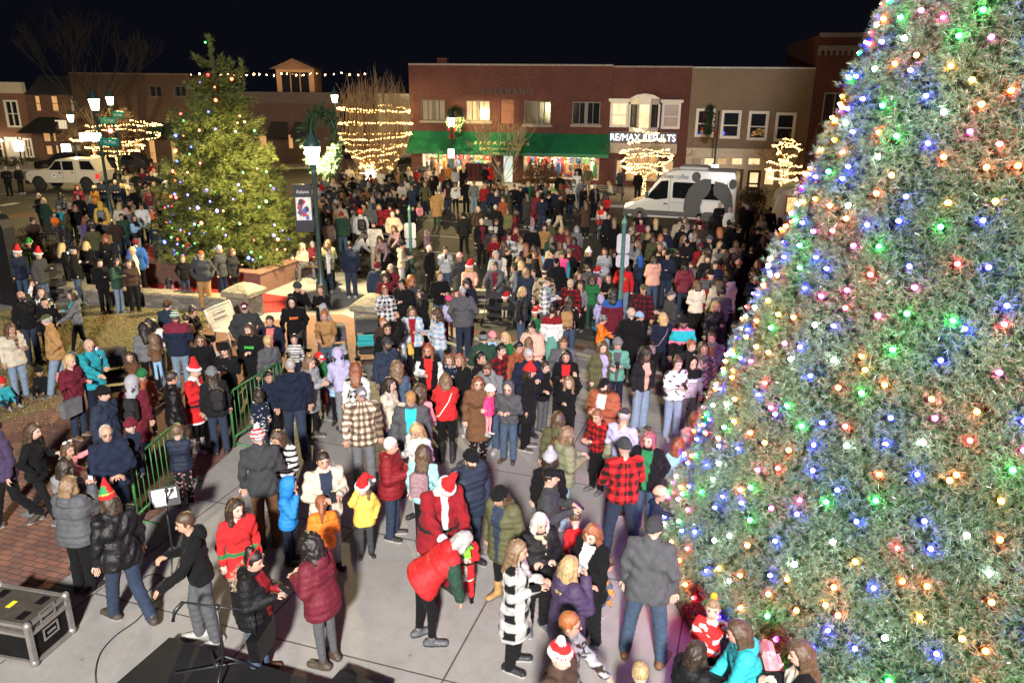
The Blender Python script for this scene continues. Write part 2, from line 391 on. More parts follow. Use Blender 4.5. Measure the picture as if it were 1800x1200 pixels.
def window(root, r, mframe, mpane, w=.07, bars=(), hbars=(), out=-.03, deep=.14, sill=None, name='window'):
    u0, u1, z0, z1 = r; b = MB(); frame(b, u0, u1, z0, z1, w, out, deep, bars, hbars); f = b.build(name, mframe, root)
    p = MB(); p.quad((u0+w*.6,deep-.05,z0+w*.6),(u1-w*.6,deep-.05,z0+w*.6),(u1-w*.6,deep-.05,z1-w*.6),(u0+w*.6,deep-.05,z1-w*.6)); p.build('pane', mpane, f, fix=False)
    if sill: s_ = MB(); s_.box((u0-.12,-.09,z0-.16),(u1+.12,-.003,z0-.005)); s_.build('sill', sill, f)
    return f
def litmat(name, c1, c2, strength, scale=(3,3,1)):
    """lit room behind a curtained window"""
    if name in MATS: return MATS[name]
    m, nt, bs = newmat(name); v = coords(nt, scale=scale); n = noise(nt, v, 1.0, 3); w = nt.nodes.new('ShaderNodeTexWave'); w.inputs['Scale'].default_value = 4
    w.inputs['Distortion'].default_value = 1.5; nt.links.new(coords(nt), w.inputs['Vector'])
    c = mixc(nt, .35, ramp(nt, n.outputs[0], [(.35, c1), (.65, c2)]), w.outputs[0], 'MULTIPLY')
    nt.links.new(c, bs.inputs['Emission Color']); bs.inputs['Emission Strength'].default_value = strength
    bs.inputs['Base Color'].default_value = (.25,.22,.18,1); bs.inputs['Roughness'].default_value = .15; MATS[name] = m; return m
M_BR = brickmat('red_brick', (.16,.037,.027), (.098,.025,.021), (.10,.054,.045))
M_BR_TAN = brickmat('tan_brick', (.25,.18,.122), (.215,.155,.105), (.21,.16,.115), big=.2)
M_BR_DK = brickmat('dark_brick', (.16,.066,.04), (.10,.045,.03), (.10,.07,.05))
M_BR_L = brickmat('orange_brick', (.25,.11,.06), (.17,.075,.045), (.16,.11,.08))
M_BR_P = brickmat('plain_brown_brick', (.085,.04,.027), (.06,.03,.022), (.055,.035,.026))
M_STONE = mat('limestone', (.30,.26,.22), .8); M_CREAM = mat('cream_paint', (.55,.47,.36), .55, var=.08, bmp=.03)
M_WHITE = mat('white_trim', (.70,.66,.60), .5, var=.06, bmp=.02); M_DKTRIM = mat('dark_trim', (.045,.035,.03), .5); M_GREYWIN = mat('bronze_frame', (.12,.095,.075), .45, var=.1)
M_ROOF = mat('roof_tar', (.03,.03,.032), .9); GLS = glassmat(); M_STEEL = mat('galv_steel', (.45,.46,.48), .35, metal=.9, var=.1)
L_WARM = litmat('lit_curtain', (.95,.62,.28), (.75,.42,.16), .75); L_DIM = litmat('dim_curtain', (.40,.28,.17), (.22,.15,.10), .32)
L_ORANGE = litmat('lit_amber', (1,.50,.16), (.75,.30,.08), .7); L_BRIGHT = litmat('lit_room', (1,.78,.45), (.9,.55,.25), 1.3)
def building(fac, px0, px1, roof_px, m, holes, back=12, par=.25, extra_roof=M_ROOF, label='', name='building', z0=-.05, wd=.25):
    u0 = fac.uz(*px0)[0]; u1 = fac.uz(*px1)[0]
    zt = roof_px if isinstance(roof_px, float) else (fac.uz(px0[0], roof_px[0])[1] + fac.uz(px1[0], roof_px[1])[1])/2
    root = empty(name, (fac.A.x, fac.A.y, 0), fac.rz); tag(root, label, 'building', 'brick and stucco buildings along the street')
    b = MB(); wall_holes(b, u0, u1, z0, zt, holes, 0, wd)
    b.quad((u0,0,z0),(u0,back,z0),(u0,back,zt),(u0,0,zt)); b.quad((u1,0,z0),(u1,0,zt),(u1,back,zt),(u1,back,z0)); b.quad((u0,back,z0),(u1,back,z0),(u1,back,zt),(u0,back,zt))
    b.quad((u0,0,zt),(u1,0,zt),(u1,.28,zt),(u0,.28,zt)); b.quad((u0,.28,zt),(u1,.28,zt),(u1,.28,zt-par),(u0,.28,zt-par))
    b.build('wall', m, root, fix=False)
    r = MB(); r.quad((u0,.28,zt-par),(u1,.28,zt-par),(u1,back,zt-par),(u0,back,zt-par)); r.build('roof', extra_roof, root, fix=False)
    return root, u0, u1, zt
F1 = Facade(FA, FA + FD)
SH_L = 'long two-storey red brick shop with a wide green awning and lit shop windows'
# --- Sherman's
wins = [F1.rect(741,175.5,783,212), F1.rect(819,177,861.5,213), F1.rect(922,178,968.5,219), F1.rect(1006,179.5,1055,219)]
blind = F1.rect(879.5,175.5,903,217)
sfL = F1.rect(742,262,864,314); sfD = F1.rect(884.5,262,901,325); sfR = F1.rect(920,262,1053,322)
sfL = (sfL[0], sfL[1], .55, 2.75); sfR = (sfR[0], sfR[1], .45, 2.75); sfD = (sfD[0], sfD[1], .14, 2.6)
sh, u0, u1, zt = building(F1, (722,250), (1072,250), (113,117.5), M_BR, wins+[blind, sfL, sfD, sfR], label=SH_L)
c = MB(); c.box((u0,-.05,zt-.02),(u1-.003,.30,zt+.09)); c.build('coping', M_STONE, sh)
c = MB(); cu = F1.uz(757,105)[0]; c.box((cu-.35,3,zt-.5),(cu+.35,3.7,zt+.55)); c.build('chimney', M_BR, sh)
for i, w in enumerate(wins):
    f = window(sh, w, M_GREYWIN, [L_DIM, L_WARM, L_DIM, GLS][i] if i != 2 else glassmat('dusty_glass', (.055,.045,.035), .12), .06, bars=((.5,.22),(.26,.04),(.74,.04)), sill=M_STONE)
b = MB(); b.quad((blind[0],.10,blind[2]),(blind[1],.10,blind[2]),(blind[1],.10,blind[3]),(blind[0],.10,blind[3])); b.build('bricked_up_window', brickmat('infill_brick', (.34,.14,.09), (.28,.11,.075), (.22,.12,.09)), sh, fix=False)
M_LET = mat('dark_letters', (.05,.06,.055), .5)
a = F1.uz(892,162); a0 = F1.uz(847,158); a1 = F1.uz(937,166)
text('lettering', "SHERMAN'S", .52, M_LET, sh, (a[0], -.05, a[1]), extrude=.03, width=a1[0]-a0[0], space=1.5)
# awning
def awnmat():
    m, nt, bs = newmat('awning_green'); v = coords(nt); n = noise(nt, v, .8, 4); w = noise(nt, coords(nt, scale=(6,1,1)), 2.0, 2)
    c = mixc(nt, .6, ramp(nt, n.outputs[0], [(.3, (.006,.105,.046)), (.7, (.010,.175,.074))]), ramp(nt, w.outputs[0], [(.35, (.8,)*3), (.65, (1.15,)*3)]), 'MULTIPLY')
    nt.links.new(c, bs.inputs['Base Color']); bs.inputs['Roughness'].default_value = .55; bump(nt, bs, w.outputs[0], .2, .05); return m
M_AWN = awnmat()
au0, au1 = u0+.15, u1+.02; OUT = 1.55
azt = F1.uz(895,233)[1]; azb = 2.42
# bottom edge height from the photograph
zb_ = [F1.uz(709,267,OUT), F1.uz(1064,281,OUT)]; azb = (zb_[0][1]+zb_[1][1])/2
b = MB(); n = 12
for k in range(n):
    ua, ub = au0+(au1-au0)*k/n, au0+(au1-au0)*(k+1)/n
    for (s0, s1) in ((0,.35),(.35,.7),(.7,1)):
        def pt(u, s): return (u, -.02-OUT*s, azt+(azb+.22-azt)*s-.06*math.sin(math.pi*s))
        b.quad(pt(ua,s0), pt(ua,s1), pt(ub,s1), pt(ub,s0))
    b.quad((ua,-.02-OUT,azb+.22),(ua,-.02-OUT,azb),(ub,-.02-OUT,azb),(ub,-.02-OUT,azb+.22))
for uu in (au0, au1): b.add([(uu,-.02,azt),(uu,-.02-OUT,azb+.22),(uu,-.02-OUT,azb),(uu,-.02,azb)], [(0,1,2,3)])
aw = b.build('awning', M_AWN, sh, fix=False)
sl = math.atan2(azt-azb-.22, OUT); M_GOLD = mat('pale_gold_letters', (.62,.55,.30), .5, var=.05)
def on_awn(px, py):
    best = None
    for k in range(60):
        s = k/59; u, z = F1.uz(px, py, .02+OUT*s); d = abs(z - (azt+(azb+.22-azt)*s-.06*math.sin(math.pi*s)))
        if best is None or d < best[0]: best = (d, u, s, z)
    return best[1], -.02-OUT*best[2]-.03, best[3]+.02
for body, px, py, x0, x1, size, shr, spc in (("SHERMAN'S",882,253,833,930,.44,0,1.6),("Sports and Army Store",879,262,842,916,.40,.35,1),("Since 1922",879,270.5,866,892,.26,0,1)):
    p = on_awn(px, py); w = on_awn(x1, py)[0]-on_awn(x0, py)[0]
    text('lettering', body, size, M_GOLD, aw, p, rot=(sl,0,0), extrude=.008, width=w, shear=shr, space=spc)
# shop interior
def goods(u0, u1, z0, z1, depth, seed, parent, warm):
    rr = random.Random(seed); cols = [(.45,.05,.05),(.5,.38,.2),(.05,.12,.3),(.55,.52,.48),(.05,.2,.09),(.4,.18,.05),(.25,.2,.16),(.03,.03,.035),(.55,.22,.12),(.6,.6,.62)]
    ms = [mat('goods_%d' % i, c, .8, bmp=0) for i, c in enumerate(cols)]
    b = MB()
    for row in range(5):
        z = z0+.05+row*(z1-z0)/5; u = u0
        while u < u1-.1:
            w = rr.uniform(.10, .34); h = (z1-z0)/5*rr.uniform(.55, .95); y = depth*rr.uniform(.55, .9); b.cur = rr.randrange(len(ms))
            b.bbox((u,y,z),(min(u+w*.92, u1),y+.28,z+h), .03); u += w*rr.uniform(.95, 1.3)
    for k in range(int((u1-u0)*1.6)):
        u = rr.uniform(u0+.2, u1-.2); z = rr.uniform(.55, .75); b.cur = rr.randrange(len(ms)); y = rr.uniform(.6, depth*.5)
        b.lathe([(.02,.9),(.12,.84),(.17,.6),(.15,.3),(.2,0)], (u, y, z), 8); b.ball((u,y,z+1.02), .1)
    b.build('goods', ms, parent)
M_INT = mat('shop_wall', (.6,.5,.38), .8, bmp=0); M_CEIL = emit('shop_ceiling_light', (1,.78,.50), 42)
for (r, seed) in ((sfL, 3), (sfR, 5)):
    a, c_, d, e = r; dep = 2.6; m = MB()
    m.quad((a-.3,dep,0),(c_+.3,dep,0),(c_+.3,dep,3),(a-.3,dep,3)); m.quad((a-.3,.25,0),(a-.3,dep,0),(a-.3,dep,3),(a-.3,.25,3)); m.quad((c_+.3,.25,0),(c_+.3,.25,3),(c_+.3,dep,3),(c_+.3,dep,0))
    m.quad((a-.3,.25,0),(c_+.3,.25,0),(c_+.3,dep,0),(a-.3,dep,0)); m.quad((a-.3,.25,3),(a-.3,dep,3),(c_+.3,dep,3),(c_+.3,.25,3))
    ir = m.build('shop_interior', M_INT, sh, fix=False)
    goods(a, c_, d-.1, e, dep, seed, sh, True)
    l = MB()
    for k in range(5): u = a+(c_-a)*(k+.5)/5; l.box((u-.7,.7,2.93),(u+.7,1.9,2.97))
    l.build('ceiling_light', M_CEIL, ir)
    f = MB(); frame(f, a, c_, d, e, .07, .02, .12, [(t, .07) for t in ((.25,.5,.75) if seed == 3 else (.34,.66))]); fo = f.build('shop_window', M_CREAM, sh)
    g = MB(); g.quad((a+.05,.08,d+.05),(c_-.05,.08,d+.05),(c_-.05,.08,e-.05),(a+.05,.08,e-.05)); g.build('pane', clearglass(), fo, fix=False)
d = MB(); d.box((sfD[0],.18,sfD[2]),(sfD[1],.22,sfD[3])); d.build('door', emit('white_door_lit', (.75,.95,.85), .45, (.7,.75,.72)), sh)
# --- letting office with glowing letters
rx_l = 'narrow red brick office with a white bay window and glowing white letters'
w1 = F1.rect(1072.5,178,1104.5,224); w2 = F1.rect(1107,172,1158,229); w3 = F1.rect(1163,180,1196,227)
dl = F1.rect(1074,279,1095,325); dw = F1.rect(1101,270,1157,322); dr = F1.rect(1160,281,1185,327)
dl = (dl[0]+.25, dl[1], .14, dl[3]); dr = (dr[0], dr[1], .14, dr[3]); dw = (dw[0], dw[1], .5, dw[3])
rx, ru0, ru1, rzt = building(F1, (1072.4,250), (1207,250), (117.5,119.5), M_BR, [w1, (w2[0]+.3, w2[1]-.3, w2[2]+.1, w2[3]-.4), w3, dl, dw, dr], label=rx_l)
c = MB(); c.box((ru0+.003,-.05,rzt-.02),(ru1-.003,.30,rzt+.08)); c.build('coping', M_STONE, rx)
for r, pane in ((w1, L_BRIGHT), (w3, L_DIM)):
    window(rx, r, M_WHITE, pane, .16, hbars=((.47,.06),), out=-.05)
    q = MB(); q.box((r[0]-.12,-.16,r[3]-.02),(r[1]+.12,-.052,r[3]+.16)); q.build('window_head', M_WHITE, rx)
b = MB(); bo = .75; a, c_, z0, z1 = w2; sd_ = .55
poly = [(a,-.003),(a+sd_,-bo),(c_-sd_,-bo),(c_,-.003)]
b.prism(poly, z0-.12, z0+.18, 'z'); b.prism(poly, z1-.42, z1-.05, 'z')
for (p, q) in zip(poly[:-1], poly[1:]):
    for t in (0, 1):
        x = p[0]+(q[0]-p[0])*t; y = p[1]+(q[1]-p[1])*t; b.box((x-.07,y-.07+.06,z0+.18),(x+.07,y+.07+.06,z1-.42))
bay = b.build('bay_window', M_WHITE, rx)
b = MB(); b.prism([(a-.05,z1-.05),(c_+.05,z1-.05),(c_-.4,z1+.18),((a+c_)/2,z1+.26),(a+.4,z1+.18)], -bo-.05, -.004, 'y'); b.build('bay_roof', M_WHITE, bay)
for i, (p, q) in enumerate(zip(poly[:-1], poly[1:])):
    g = MB(); g.quad((p[0],p[1]+.06,z0+.18),(q[0],q[1]+.06,z0+.18),(q[0],q[1]+.06,z1-.42),(p[0],p[1]+.06,z1-.42)); g.build('pane', (GLS, L_BRIGHT, GLS)[i], bay, fix=False)
a0 = F1.uz(1073,241); a1 = F1.uz(1187,244)
text('lettering', "RE/MAX RESULTS", .62, emit('sign_white', (.86,.88,1.0), 2.2), rx, ((a0[0]+a1[0])/2, -.14, (a0[1]+a1[1])/2), extrude=.05, width=a1[0]-a0[0])
sg = F1.rect(1072.6,232,1190,251); b = MB(); b.box((sg[0],-.07,sg[2]),(sg[1],-.003,sg[3])); b.build('sign_board', mat('sign_grey', (.10,.095,.09), .6), rx)
cz = F1.rect(1072.6,252,1190,258); b = MB(); b.box((cz[0],-.30,cz[2]-.1),(cz[1],-.003,cz[3])); b.box((cz[0],-.12,dw[3]),(cz[1],-.003,cz[2]-.105)); b.build('shopfront_fascia', M_CREAM, rx)
for r in (dl, dr):
    f = MB(); frame(f, *r, .12, .03, .16); fo = f.build('door', M_DKTRIM, rx); g = MB(); g.quad((r[0]+.1,.1,r[2]+.1),(r[1]-.1,.1,r[2]+.1),(r[1]-.1,.1,r[3]-.1),(r[0]+.1,.1,r[3]-.1)); g.build('pane', L_WARM, fo, fix=False)
window(rx, dw, M_CREAM, L_ORANGE, .12, bars=((.33,.08),(.66,.08)), name='shop_window')
# --- tan building
tn_l = 'tan painted brick building with four white framed upper windows and cream shopfront'
tw = [F1.rect(1222.5,191,1255.7,241), F1.rect(1267,194,1302,244), F1.rect(1314.5,195.5,1350,247), F1.rect(1362,198,1398,249)]
tr = [F1.rect(x0,277,x1,291) for x0, x1 in ((1214,1233),(1237,1256),(1260,1279),(1285,1306),(1314,1337),(1343,1362),(1368,1388))]
td = [F1.rect(1285,297,1305,350), F1.rect(1312,299,1336,352)]; td = [(r[0], r[1], .14, r[3]) for r in td]
tg = [F1.rect(x0,295,x1,326) for x0, x1 in ((1214,1233),(1237,1256),(1260,1279),(1343,1362),(1368,1388))]
tn, tu0, tu1, tzt = building(F1, (1207.4,250), (1418,250), (118.5,122), M_BR_TAN, tw+tr+td+tg, label=tn_l, name='building')
c = MB(); c.box((tu0+.003,-.06,tzt-.02),(tu1-.003,.30,tzt+.07)); c.build('coping', mat('white_coping', (.5,.5,.5), .7), tn)
for i, r in enumerate(tw):
    window(tn, r, M_WHITE, glassmat('window_mirror', (.02,.022,.028), .03), .17, hbars=((.47,.07),), out=-.05)
cz = F1.rect(1206,261,1403,272); b = MB(); cu0 = max(cz[0], tu0+.01); b.box((cu0,-.42,cz[2]+.15),(cz[1],-.003,cz[3])); b.box((cu0,-.26,cz[2]-.2),(cz[1],-.003,cz[2]+.147)); b.build('cornice', M_CREAM, tn)
b = MB()
wall_holes(b, cu0, cz[1]-.1, .1, cz[2]-.2, tr+td+tg, -.06, .05); b.build('shopfront', M_CREAM, tn, fix=False)
for r in tr: window(tn, r, M_CREAM, random.choice([L_BRIGHT, L_WARM, L_DIM, L_BRIGHT]), .06)
for r in tg: window(tn, r, M_CREAM, random.choice([L_BRIGHT, GLS, L_WARM]), .06, name='shop_window')
for i, r in enumerate(td):
    f = MB(); frame(f, *r, .17, .0, .14, hbars=((.3,.1),)); fo = f.build('door', mat('brown_door', (.05,.03,.022), .5), tn)
    g = MB(); g.quad((r[0]+.1,.1,r[2]+.1),(r[1]-.1,.1,r[2]+.1),(r[1]-.1,.1,r[3]-.1),(r[0]+.1,.1,r[3]-.1)); g.build('pane', (L_DIM, L_BRIGHT)[i], fo, fix=False)
# --- taller red building behind the big tree
rd_l = 'taller red brick building with a corbelled grey cornice beside the tan one'
rw = [F1.rect(1446,163,1478,216), F1.rect(1494,166,1524,218)]; rl = [F1.rect(1440,268,1475,350)]; rl = [(rl[0][0], rl[0][1], .14, rl[0][3])]
rb, bu0, bu1, bzt = building(F1, (1418.5,250), (1640,250), (60,62), M_BR, rw+rl, label=rd_l)
cz = F1.rect(1430,81,1560,98); b = MB(); b.box((bu0,-.22,(cz[2]+cz[3])/2),(bu1,-.003,cz[3])); k = bu0
while k < bu1-.2: b.box((k,-.18,cz[2]),(k+.16,-.003,(cz[2]+cz[3])/2-.003)); k += .34
b.box((bu0,-.1,bzt-.15),(bu1,.3,bzt+.1)); b.build('cornice', mat('cornice_grey', (.22,.20,.19), .8), rb)
for r in rw: window(rb, r, mat('grey_frame', (.3,.29,.29), .5), glassmat('dusty_glass', (.055,.045,.035), .12), .08, bars=((.62,.05),), sill=M_STONE)
f = MB(); frame(f, *rl[0], .2, -.08, .14, bars=((.5,.2),), hbars=((.7,.2),)); fo = f.build('door', mat('grey_timber', (.10,.09,.095), .6), rb); g = MB(); r = rl[0]; g.quad((r[0],.12,r[2]),(r[1],.12,r[2]),(r[1],.12,r[3]),(r[0],.12,r[3])); g.build('pane', GLS, fo, fix=False)
# --- left row across the side street
A2 = G(0, 287); A2 = Vector((A2.x, A2.y)); B2 = AT(640, 290, 66.0); F2 = Facade(A2, (B2.x, B2.y))
def r2(*a): return F2.rect(*a)
w = [r2(9.6,176,34.5,224)]; d1 = r2(12,241,41,290); d1 = (d1[0], d1[1], .13, d1[3]); sw = [r2(43,243,58,278), r2(-16,243,6,280)]
lb, a, c_, z1 = building(F2, (-60,250), (58,250), (163,160), M_BR_L, w+[d1]+sw, label='orange brick corner building with white door and white framed upper window', back=9)
b = MB(); b.box((a,-.25,z1-.1),(c_,.3,z1+.75)); b.build('cornice', M_CREAM, lb)
for r in w+sw: window(lb, r, M_WHITE, GLS, .14, bars=((.5,.06),), hbars=((.5,.06),), out=-.04)
f = MB(); frame(f, *d1, .3, -.06, .14); fo = f.build('door', M_WHITE, lb); u0, u1, z0, z1_ = d1; g = MB(); g.box((u0+.3,.05,z0),(u1-.3,.12,z1_-.3)); g.build('door_leaf', M_WHITE, fo); g = MB(); g.quad((u0+.65,.045,z0+.9),(u1-.65,.045,z0+.9),(u1-.65,.045,z1_-.6),(u0+.65,.045,z1_-.6)); g.build('pane', GLS, fo, fix=False)
def bulb_lamp(name, loc, label, power=30, color=(1,.85,.65), r=.1):
    t = empty(name, loc); tag(t, label, 'lamp'); b = MB(); b.box((-.06,.05,-.1),(.06,.28,.1)); b.build('bracket', M_DKTRIM, t)
    b = MB(); b.ball((0,0,0), r); b.build('globe', emit('sconce_glow', (1,.88,.72), 8), t)
    return t
for i, px in enumerate((7, 35)):
    p = AT(px, 247, (F2.A + F2.D*F2.uz(px,247)[0]).y); p.y -= .3
    bulb_lamp('wall_lamp', p, ('glowing wall lamp to the left of the white corner door', 'glowing wall lamp to the right of the white corner door')[i])
    l = bpy.data.lights.new('wall_lamp_light', 'POINT'); l.energy = 26; l.color = (1,.75,.45); l.shadow_soft_size = .1; ob = bpy.data.objects.new('wall_lamp_light', l); COL.objects.link(ob); ob.location = (p.x, p.y-.25, p.z)
ww = [r2(61.5,168,72,196), r2(90,168,103,196), r2(123,168,134,196)]; low = [r2(75,233,90,250), r2(92,233,100,250), r2(80,255,94,273), r2(97,254,105,273), r2(115,254,145,275)]
db, a, c_, z1 = building(F2, (58.4,250), (140,250), (168,166), M_BR_DK, ww+low, label='dark brick restaurant with a black awning and amber lit windows', back=9)
b = MB(); b.prism([(-.003,z1-.02),(-.003,z1+.02),(2.6,z1+1.5),(2.9,z1+1.5),(2.9,z1-.02)], a, c_, 'x'); b.build('roof_slope', M_ROOF, db)
for r in ww: window(db, r, M_DKTRIM, L_DIM if r is ww[2] else L_ORANGE, .05, hbars=((.5,.05),))
for r in low: window(db, r, M_DKTRIM, L_ORANGE if r is not low[4] else L_DIM, .07, name='shop_window')
aa = F2.rect(48,206,107,232); b = MB(); b.add([(aa[0]+1,-.02,aa[3]),(aa[1],-.02,aa[3]),(aa[1]+.3,-1.8,aa[2]),(aa[0],-1.8,aa[2]),(aa[0]+1,-.02,aa[2]),(aa[1],-.02,aa[2])], [(0,3,2,1),(0,4,3),(1,2,5)]); b.build('awning', mat('black_canvas', (.012,.012,.014), .7), db, fix=False)
aa = F2.rect(103,211,122,226); b = MB(); b.box((aa[0],-.5,aa[2]),(aa[1],-.4,aa[3])); b.build('sign_board', emit('sign_dim', (.5,.42,.25), .4), db)
up = [r2(261,150,286,172), r2(305,150,330,172)]; low = [r2(160,252,176,282), r2(210,252,222,285), r2(235,248,248,285), r2(262,245,275,290), r2(300,247,312,286)]
mb_, a, c_, z1 = building(F2, (140.4,250), (345,250), (134,128), M_BR_P, up+low, label='brown brick building with black upper windows behind the string-lit trees', back=9)
b = MB(); b.box((a,-.06,z1-.02),(c_,.3,z1+.1)); b.build('coping', mat('brown_coping', (.11,.07,.05), .8), mb_)
for r in up: window(mb_, r, M_DKTRIM, GLS, .12, bars=((.5,.05),))
for r in low: window(mb_, r, M_DKTRIM, L_ORANGE, .07, name='shop_window')
for x0 in (268, 296, 322):
    aa = F2.rect(x0,215,x0+22,240); b = MB(); b.add([(aa[0],-.02,aa[3]),(aa[1],-.02,aa[3]),(aa[1]+.1,-1.2,aa[2]),(aa[0]-.1,-1.2,aa[2]),(aa[0],-.02,aa[2]),(aa[1],-.02,aa[2])], [(0,3,2,1),(0,4,3),(1,2,5)]); b.build('awning', mat('dark_green_canvas', (.01,.028,.018), .7), mb_, fix=False)
low = [r2(506,236,516,262), r2(455,238,470,262)]
tb, a, c_, z1 = building(F2, (345.4,250), (600,250), (182,182), brickmat('purple_brown_brick', (.075,.034,.032), (.052,.026,.026), (.05,.03,.03)), low, label='low dark brick building with a roof terrace behind the tall evergreen', back=14)
for r in low: window(tb, r, M_DKTRIM, L_ORANGE, .06, name='shop_window')
for x0 in (478, 520):
    aa = F2.rect(x0,214,x0+28,241); b = MB(); b.add([(aa[0],-.02,aa[3]),(aa[1],-.02,aa[3]),(aa[1]+.2,-1.3,aa[2]),(aa[0]-.2,-1.3,aa[2]),(aa[0],-.02,aa[2]),(aa[1],-.02,aa[2])], [(0,3,2,1),(0,4,3),(1,2,5)]); b.build('awning', mat('black_canvas', (.012,.012,.014), .7), tb, fix=False)
b = MB(); b.box((a,-.03,z1),(c_,.02,z1+.9)); b.build('parapet_railing', mat('railing_dark', (.05,.03,.035), .7), tb)
# rooftop pavilion
pv = F2.rect(486,122,552,155,-4); pu0, pu1, pz0, pz1 = pv; t = empty('roof_pavilion', (F2.A.x-F2.N.x*4, F2.A.y-F2.N.y*4, 0), F2.rz); tag(t, 'small gabled pavilion with amber lit wall on the roof terrace', 'pavilion')
b = MB(); b.box((pu0,0,z1-.3),(pu1,3,pz1)); b.build('wall', mat('pavilion_wall', (.42,.24,.13), .7), t)
b = MB(); b.prism([(pu0-.4,pz1),(pu1+.4,pz1),((pu0+pu1)/2,pz1+.85)], -.6, 3.2, 'y'); b.build('roof', mat('pavilion_roof', (.16,.09,.06), .8), t)
for k in (.25,.5,.75): b = MB(); u = pu0+(pu1-pu0)*k; b.box((u-.35,-.05,z1),(u+.35,-.003,pz1-.25)); b.build('window', GLS, t)
l = bpy.data.lights.new('pavilion_light', 'POINT'); l.energy = 14; l.color = (1,.5,.22); l.shadow_soft_size = .3; ob = bpy.data.objects.new('pavilion_light', l); COL.objects.link(ob); pp = F2.A+F2.D*((pu0+pu1)/2)-F2.N*2.6; ob.location = (pp.x, pp.y, pz1+.1)
# small grey gable end behind the vase-shaped tree
gb = F1.rect(664,168,722,235,-4); t = empty('building', (F1.A.x-F1.N.x*4, F1.A.y-F1.N.y*4, 0), F1.rz); tag(t, 'small grey outbuilding in the dark behind the vase-shaped tree', 'building', 'brick and stucco buildings along the street')
b = MB(); b.box((gb[0],0,0),(gb[1],6,gb[3])); b.build('wall', mat('grey_stucco', (.20,.19,.19), .85), t); b = MB(); b.box((gb[0]-.1,-.1,gb[3]),(gb[1]+.1,6.1,gb[3]+.12)); b.build('coping', M_STONE, t)
# ------------------------------------------------------------------ street furniture
def zat(P, py):
    lo, hi = -2.0, 30.0
    for _ in range(40):
        m = (lo+hi)/2
        if PROJ((P[0], P[1], m))[1] > py: lo = m
        else: hi = m
    return lo
M_POST = mat('lamp_post_green', (.025,.06,.055), .4, var=.15, bmp=.03); M_BLACK = mat('black_metal', (.018,.018,.02), .42, var=.2, bmp=.03)
M_POST_T = mat('teal_post', (.07,.17,.15), .45, var=.15, bmp=.03)
def lanternmat():
    m = bpy.data.materials.new('lantern_glass'); m.use_nodes = True; nt = m.node_tree; nt.nodes.clear()
    o = nt.nodes.new('ShaderNodeOutputMaterial'); t = nt.nodes.new('ShaderNodeBsdfTransparent'); e = nt.nodes.new('ShaderNodeEmission')
    e.inputs[0].default_value = (1,.93,.66,1); e.inputs[1].default_value = 7; a = nt.nodes.new('ShaderNodeAddShader'); t.inputs[0].default_value = (.85,.85,.8,1)
    nt.links.new(t.outputs[0], a.inputs[0]); nt.links.new(e.outputs[0], a.inputs[1]); nt.links.new(a.outputs[0], o.inputs[0]); return m
M_LANT = lanternmat()
M_WR = [mat('wreath_green_%d' % i, c, .6, bmp=0) for i, c in enumerate([(.010,.030,.010), (.014,.042,.012), (.02,.055,.014)])]
def tufts(b, centers, dirs, n, length, width, spread, rng, nm=3):
    """needle tufts: n thin triangles fanned around each direction"""
    C = np.repeat(np.asarray(centers, float), n, 0); D = np.repeat(np.asarray(dirs, float), n, 0)
    d = D + rng.normal(0, spread, D.shape); d /= np.linalg.norm(d, axis=1, keepdims=True)
    L = length*rng.uniform(.55, 1.15, (len(d), 1)); s = np.cross(d, rng.normal(0, 1, d.shape)); s /= np.linalg.norm(s, axis=1, keepdims=True)
    V = np.stack([C - s*width/2, C + s*width/2, C + d*L], 1).reshape(-1, 3)
    return V, rng.integers(0, nm, len(d))
def tuftmesh(name, parts, mats, parent=None):
    V = np.concatenate([p[0] for p in parts]); mi = np.concatenate([p[1] for p in parts]); n = len(mi)
    me = bpy.data.meshes.new(name); me.vertices.add(len(V)); me.vertices.foreach_set('co', V.astype(np.float32).ravel())
    me.loops.add(3*n); me.loops.foreach_set('vertex_index', np.arange(3*n, dtype=np.int32)); me.polygons.add(n)
    me.polygons.foreach_set('loop_start', np.arange(0, 3*n, 3, dtype=np.int32)); me.polygons.foreach_set('loop_total', np.full(n, 3, np.int32))
    for m in mats: me.materials.append(m)
    me.polygons.foreach_set('material_index', mi.astype(np.int32)); me.update(); me.validate()
    return link(name, me, parent)
def street_lamp(px, py, H, power, label, color=(1,.74,.32)):
    p = G(px, py); t = empty('street_lamp', p); tag(t, label, 'street lamp', 'green post street lamps'); k = H/4.6
    b = MB(); b.lathe([(.24,0),(.24,.12),(.19,.2),(.17,.55),(.13,.65),(.085,.8),(.075,1.2),(.06,H-.85),(.085,H-.82),(.06,H-.78),(.11,H-.62),(.14,H-.58)], (0,0,0), 12); b.build('post', M_POST, t)
    g = MB(); g.lathe([(.13,H-.57),(.16,H-.5),(.235,H-.1),(.22,H-.09)], (0,0,0), 10); g.build('lantern', M_LANT, t)
    c = MB(); c.lathe([(.26,H-.085),(.27,H-.05),(.2,H+.06),(.11,H+.22),(.04,H+.3),(.03,H+.42),(.005,H+.46)], (0,0,0), 12); c.build('lantern_cap', M_POST, t)
    l = bpy.data.lights.new('street_lamp_light', 'POINT'); l.energy = power; l.color = color; l.shadow_soft_size = .03
    ob = bpy.data.objects.new('street_lamp_light', l); COL.objects.link(ob); ob.parent = t; ob.location = (0,0,H-.13)
    return t, p, H
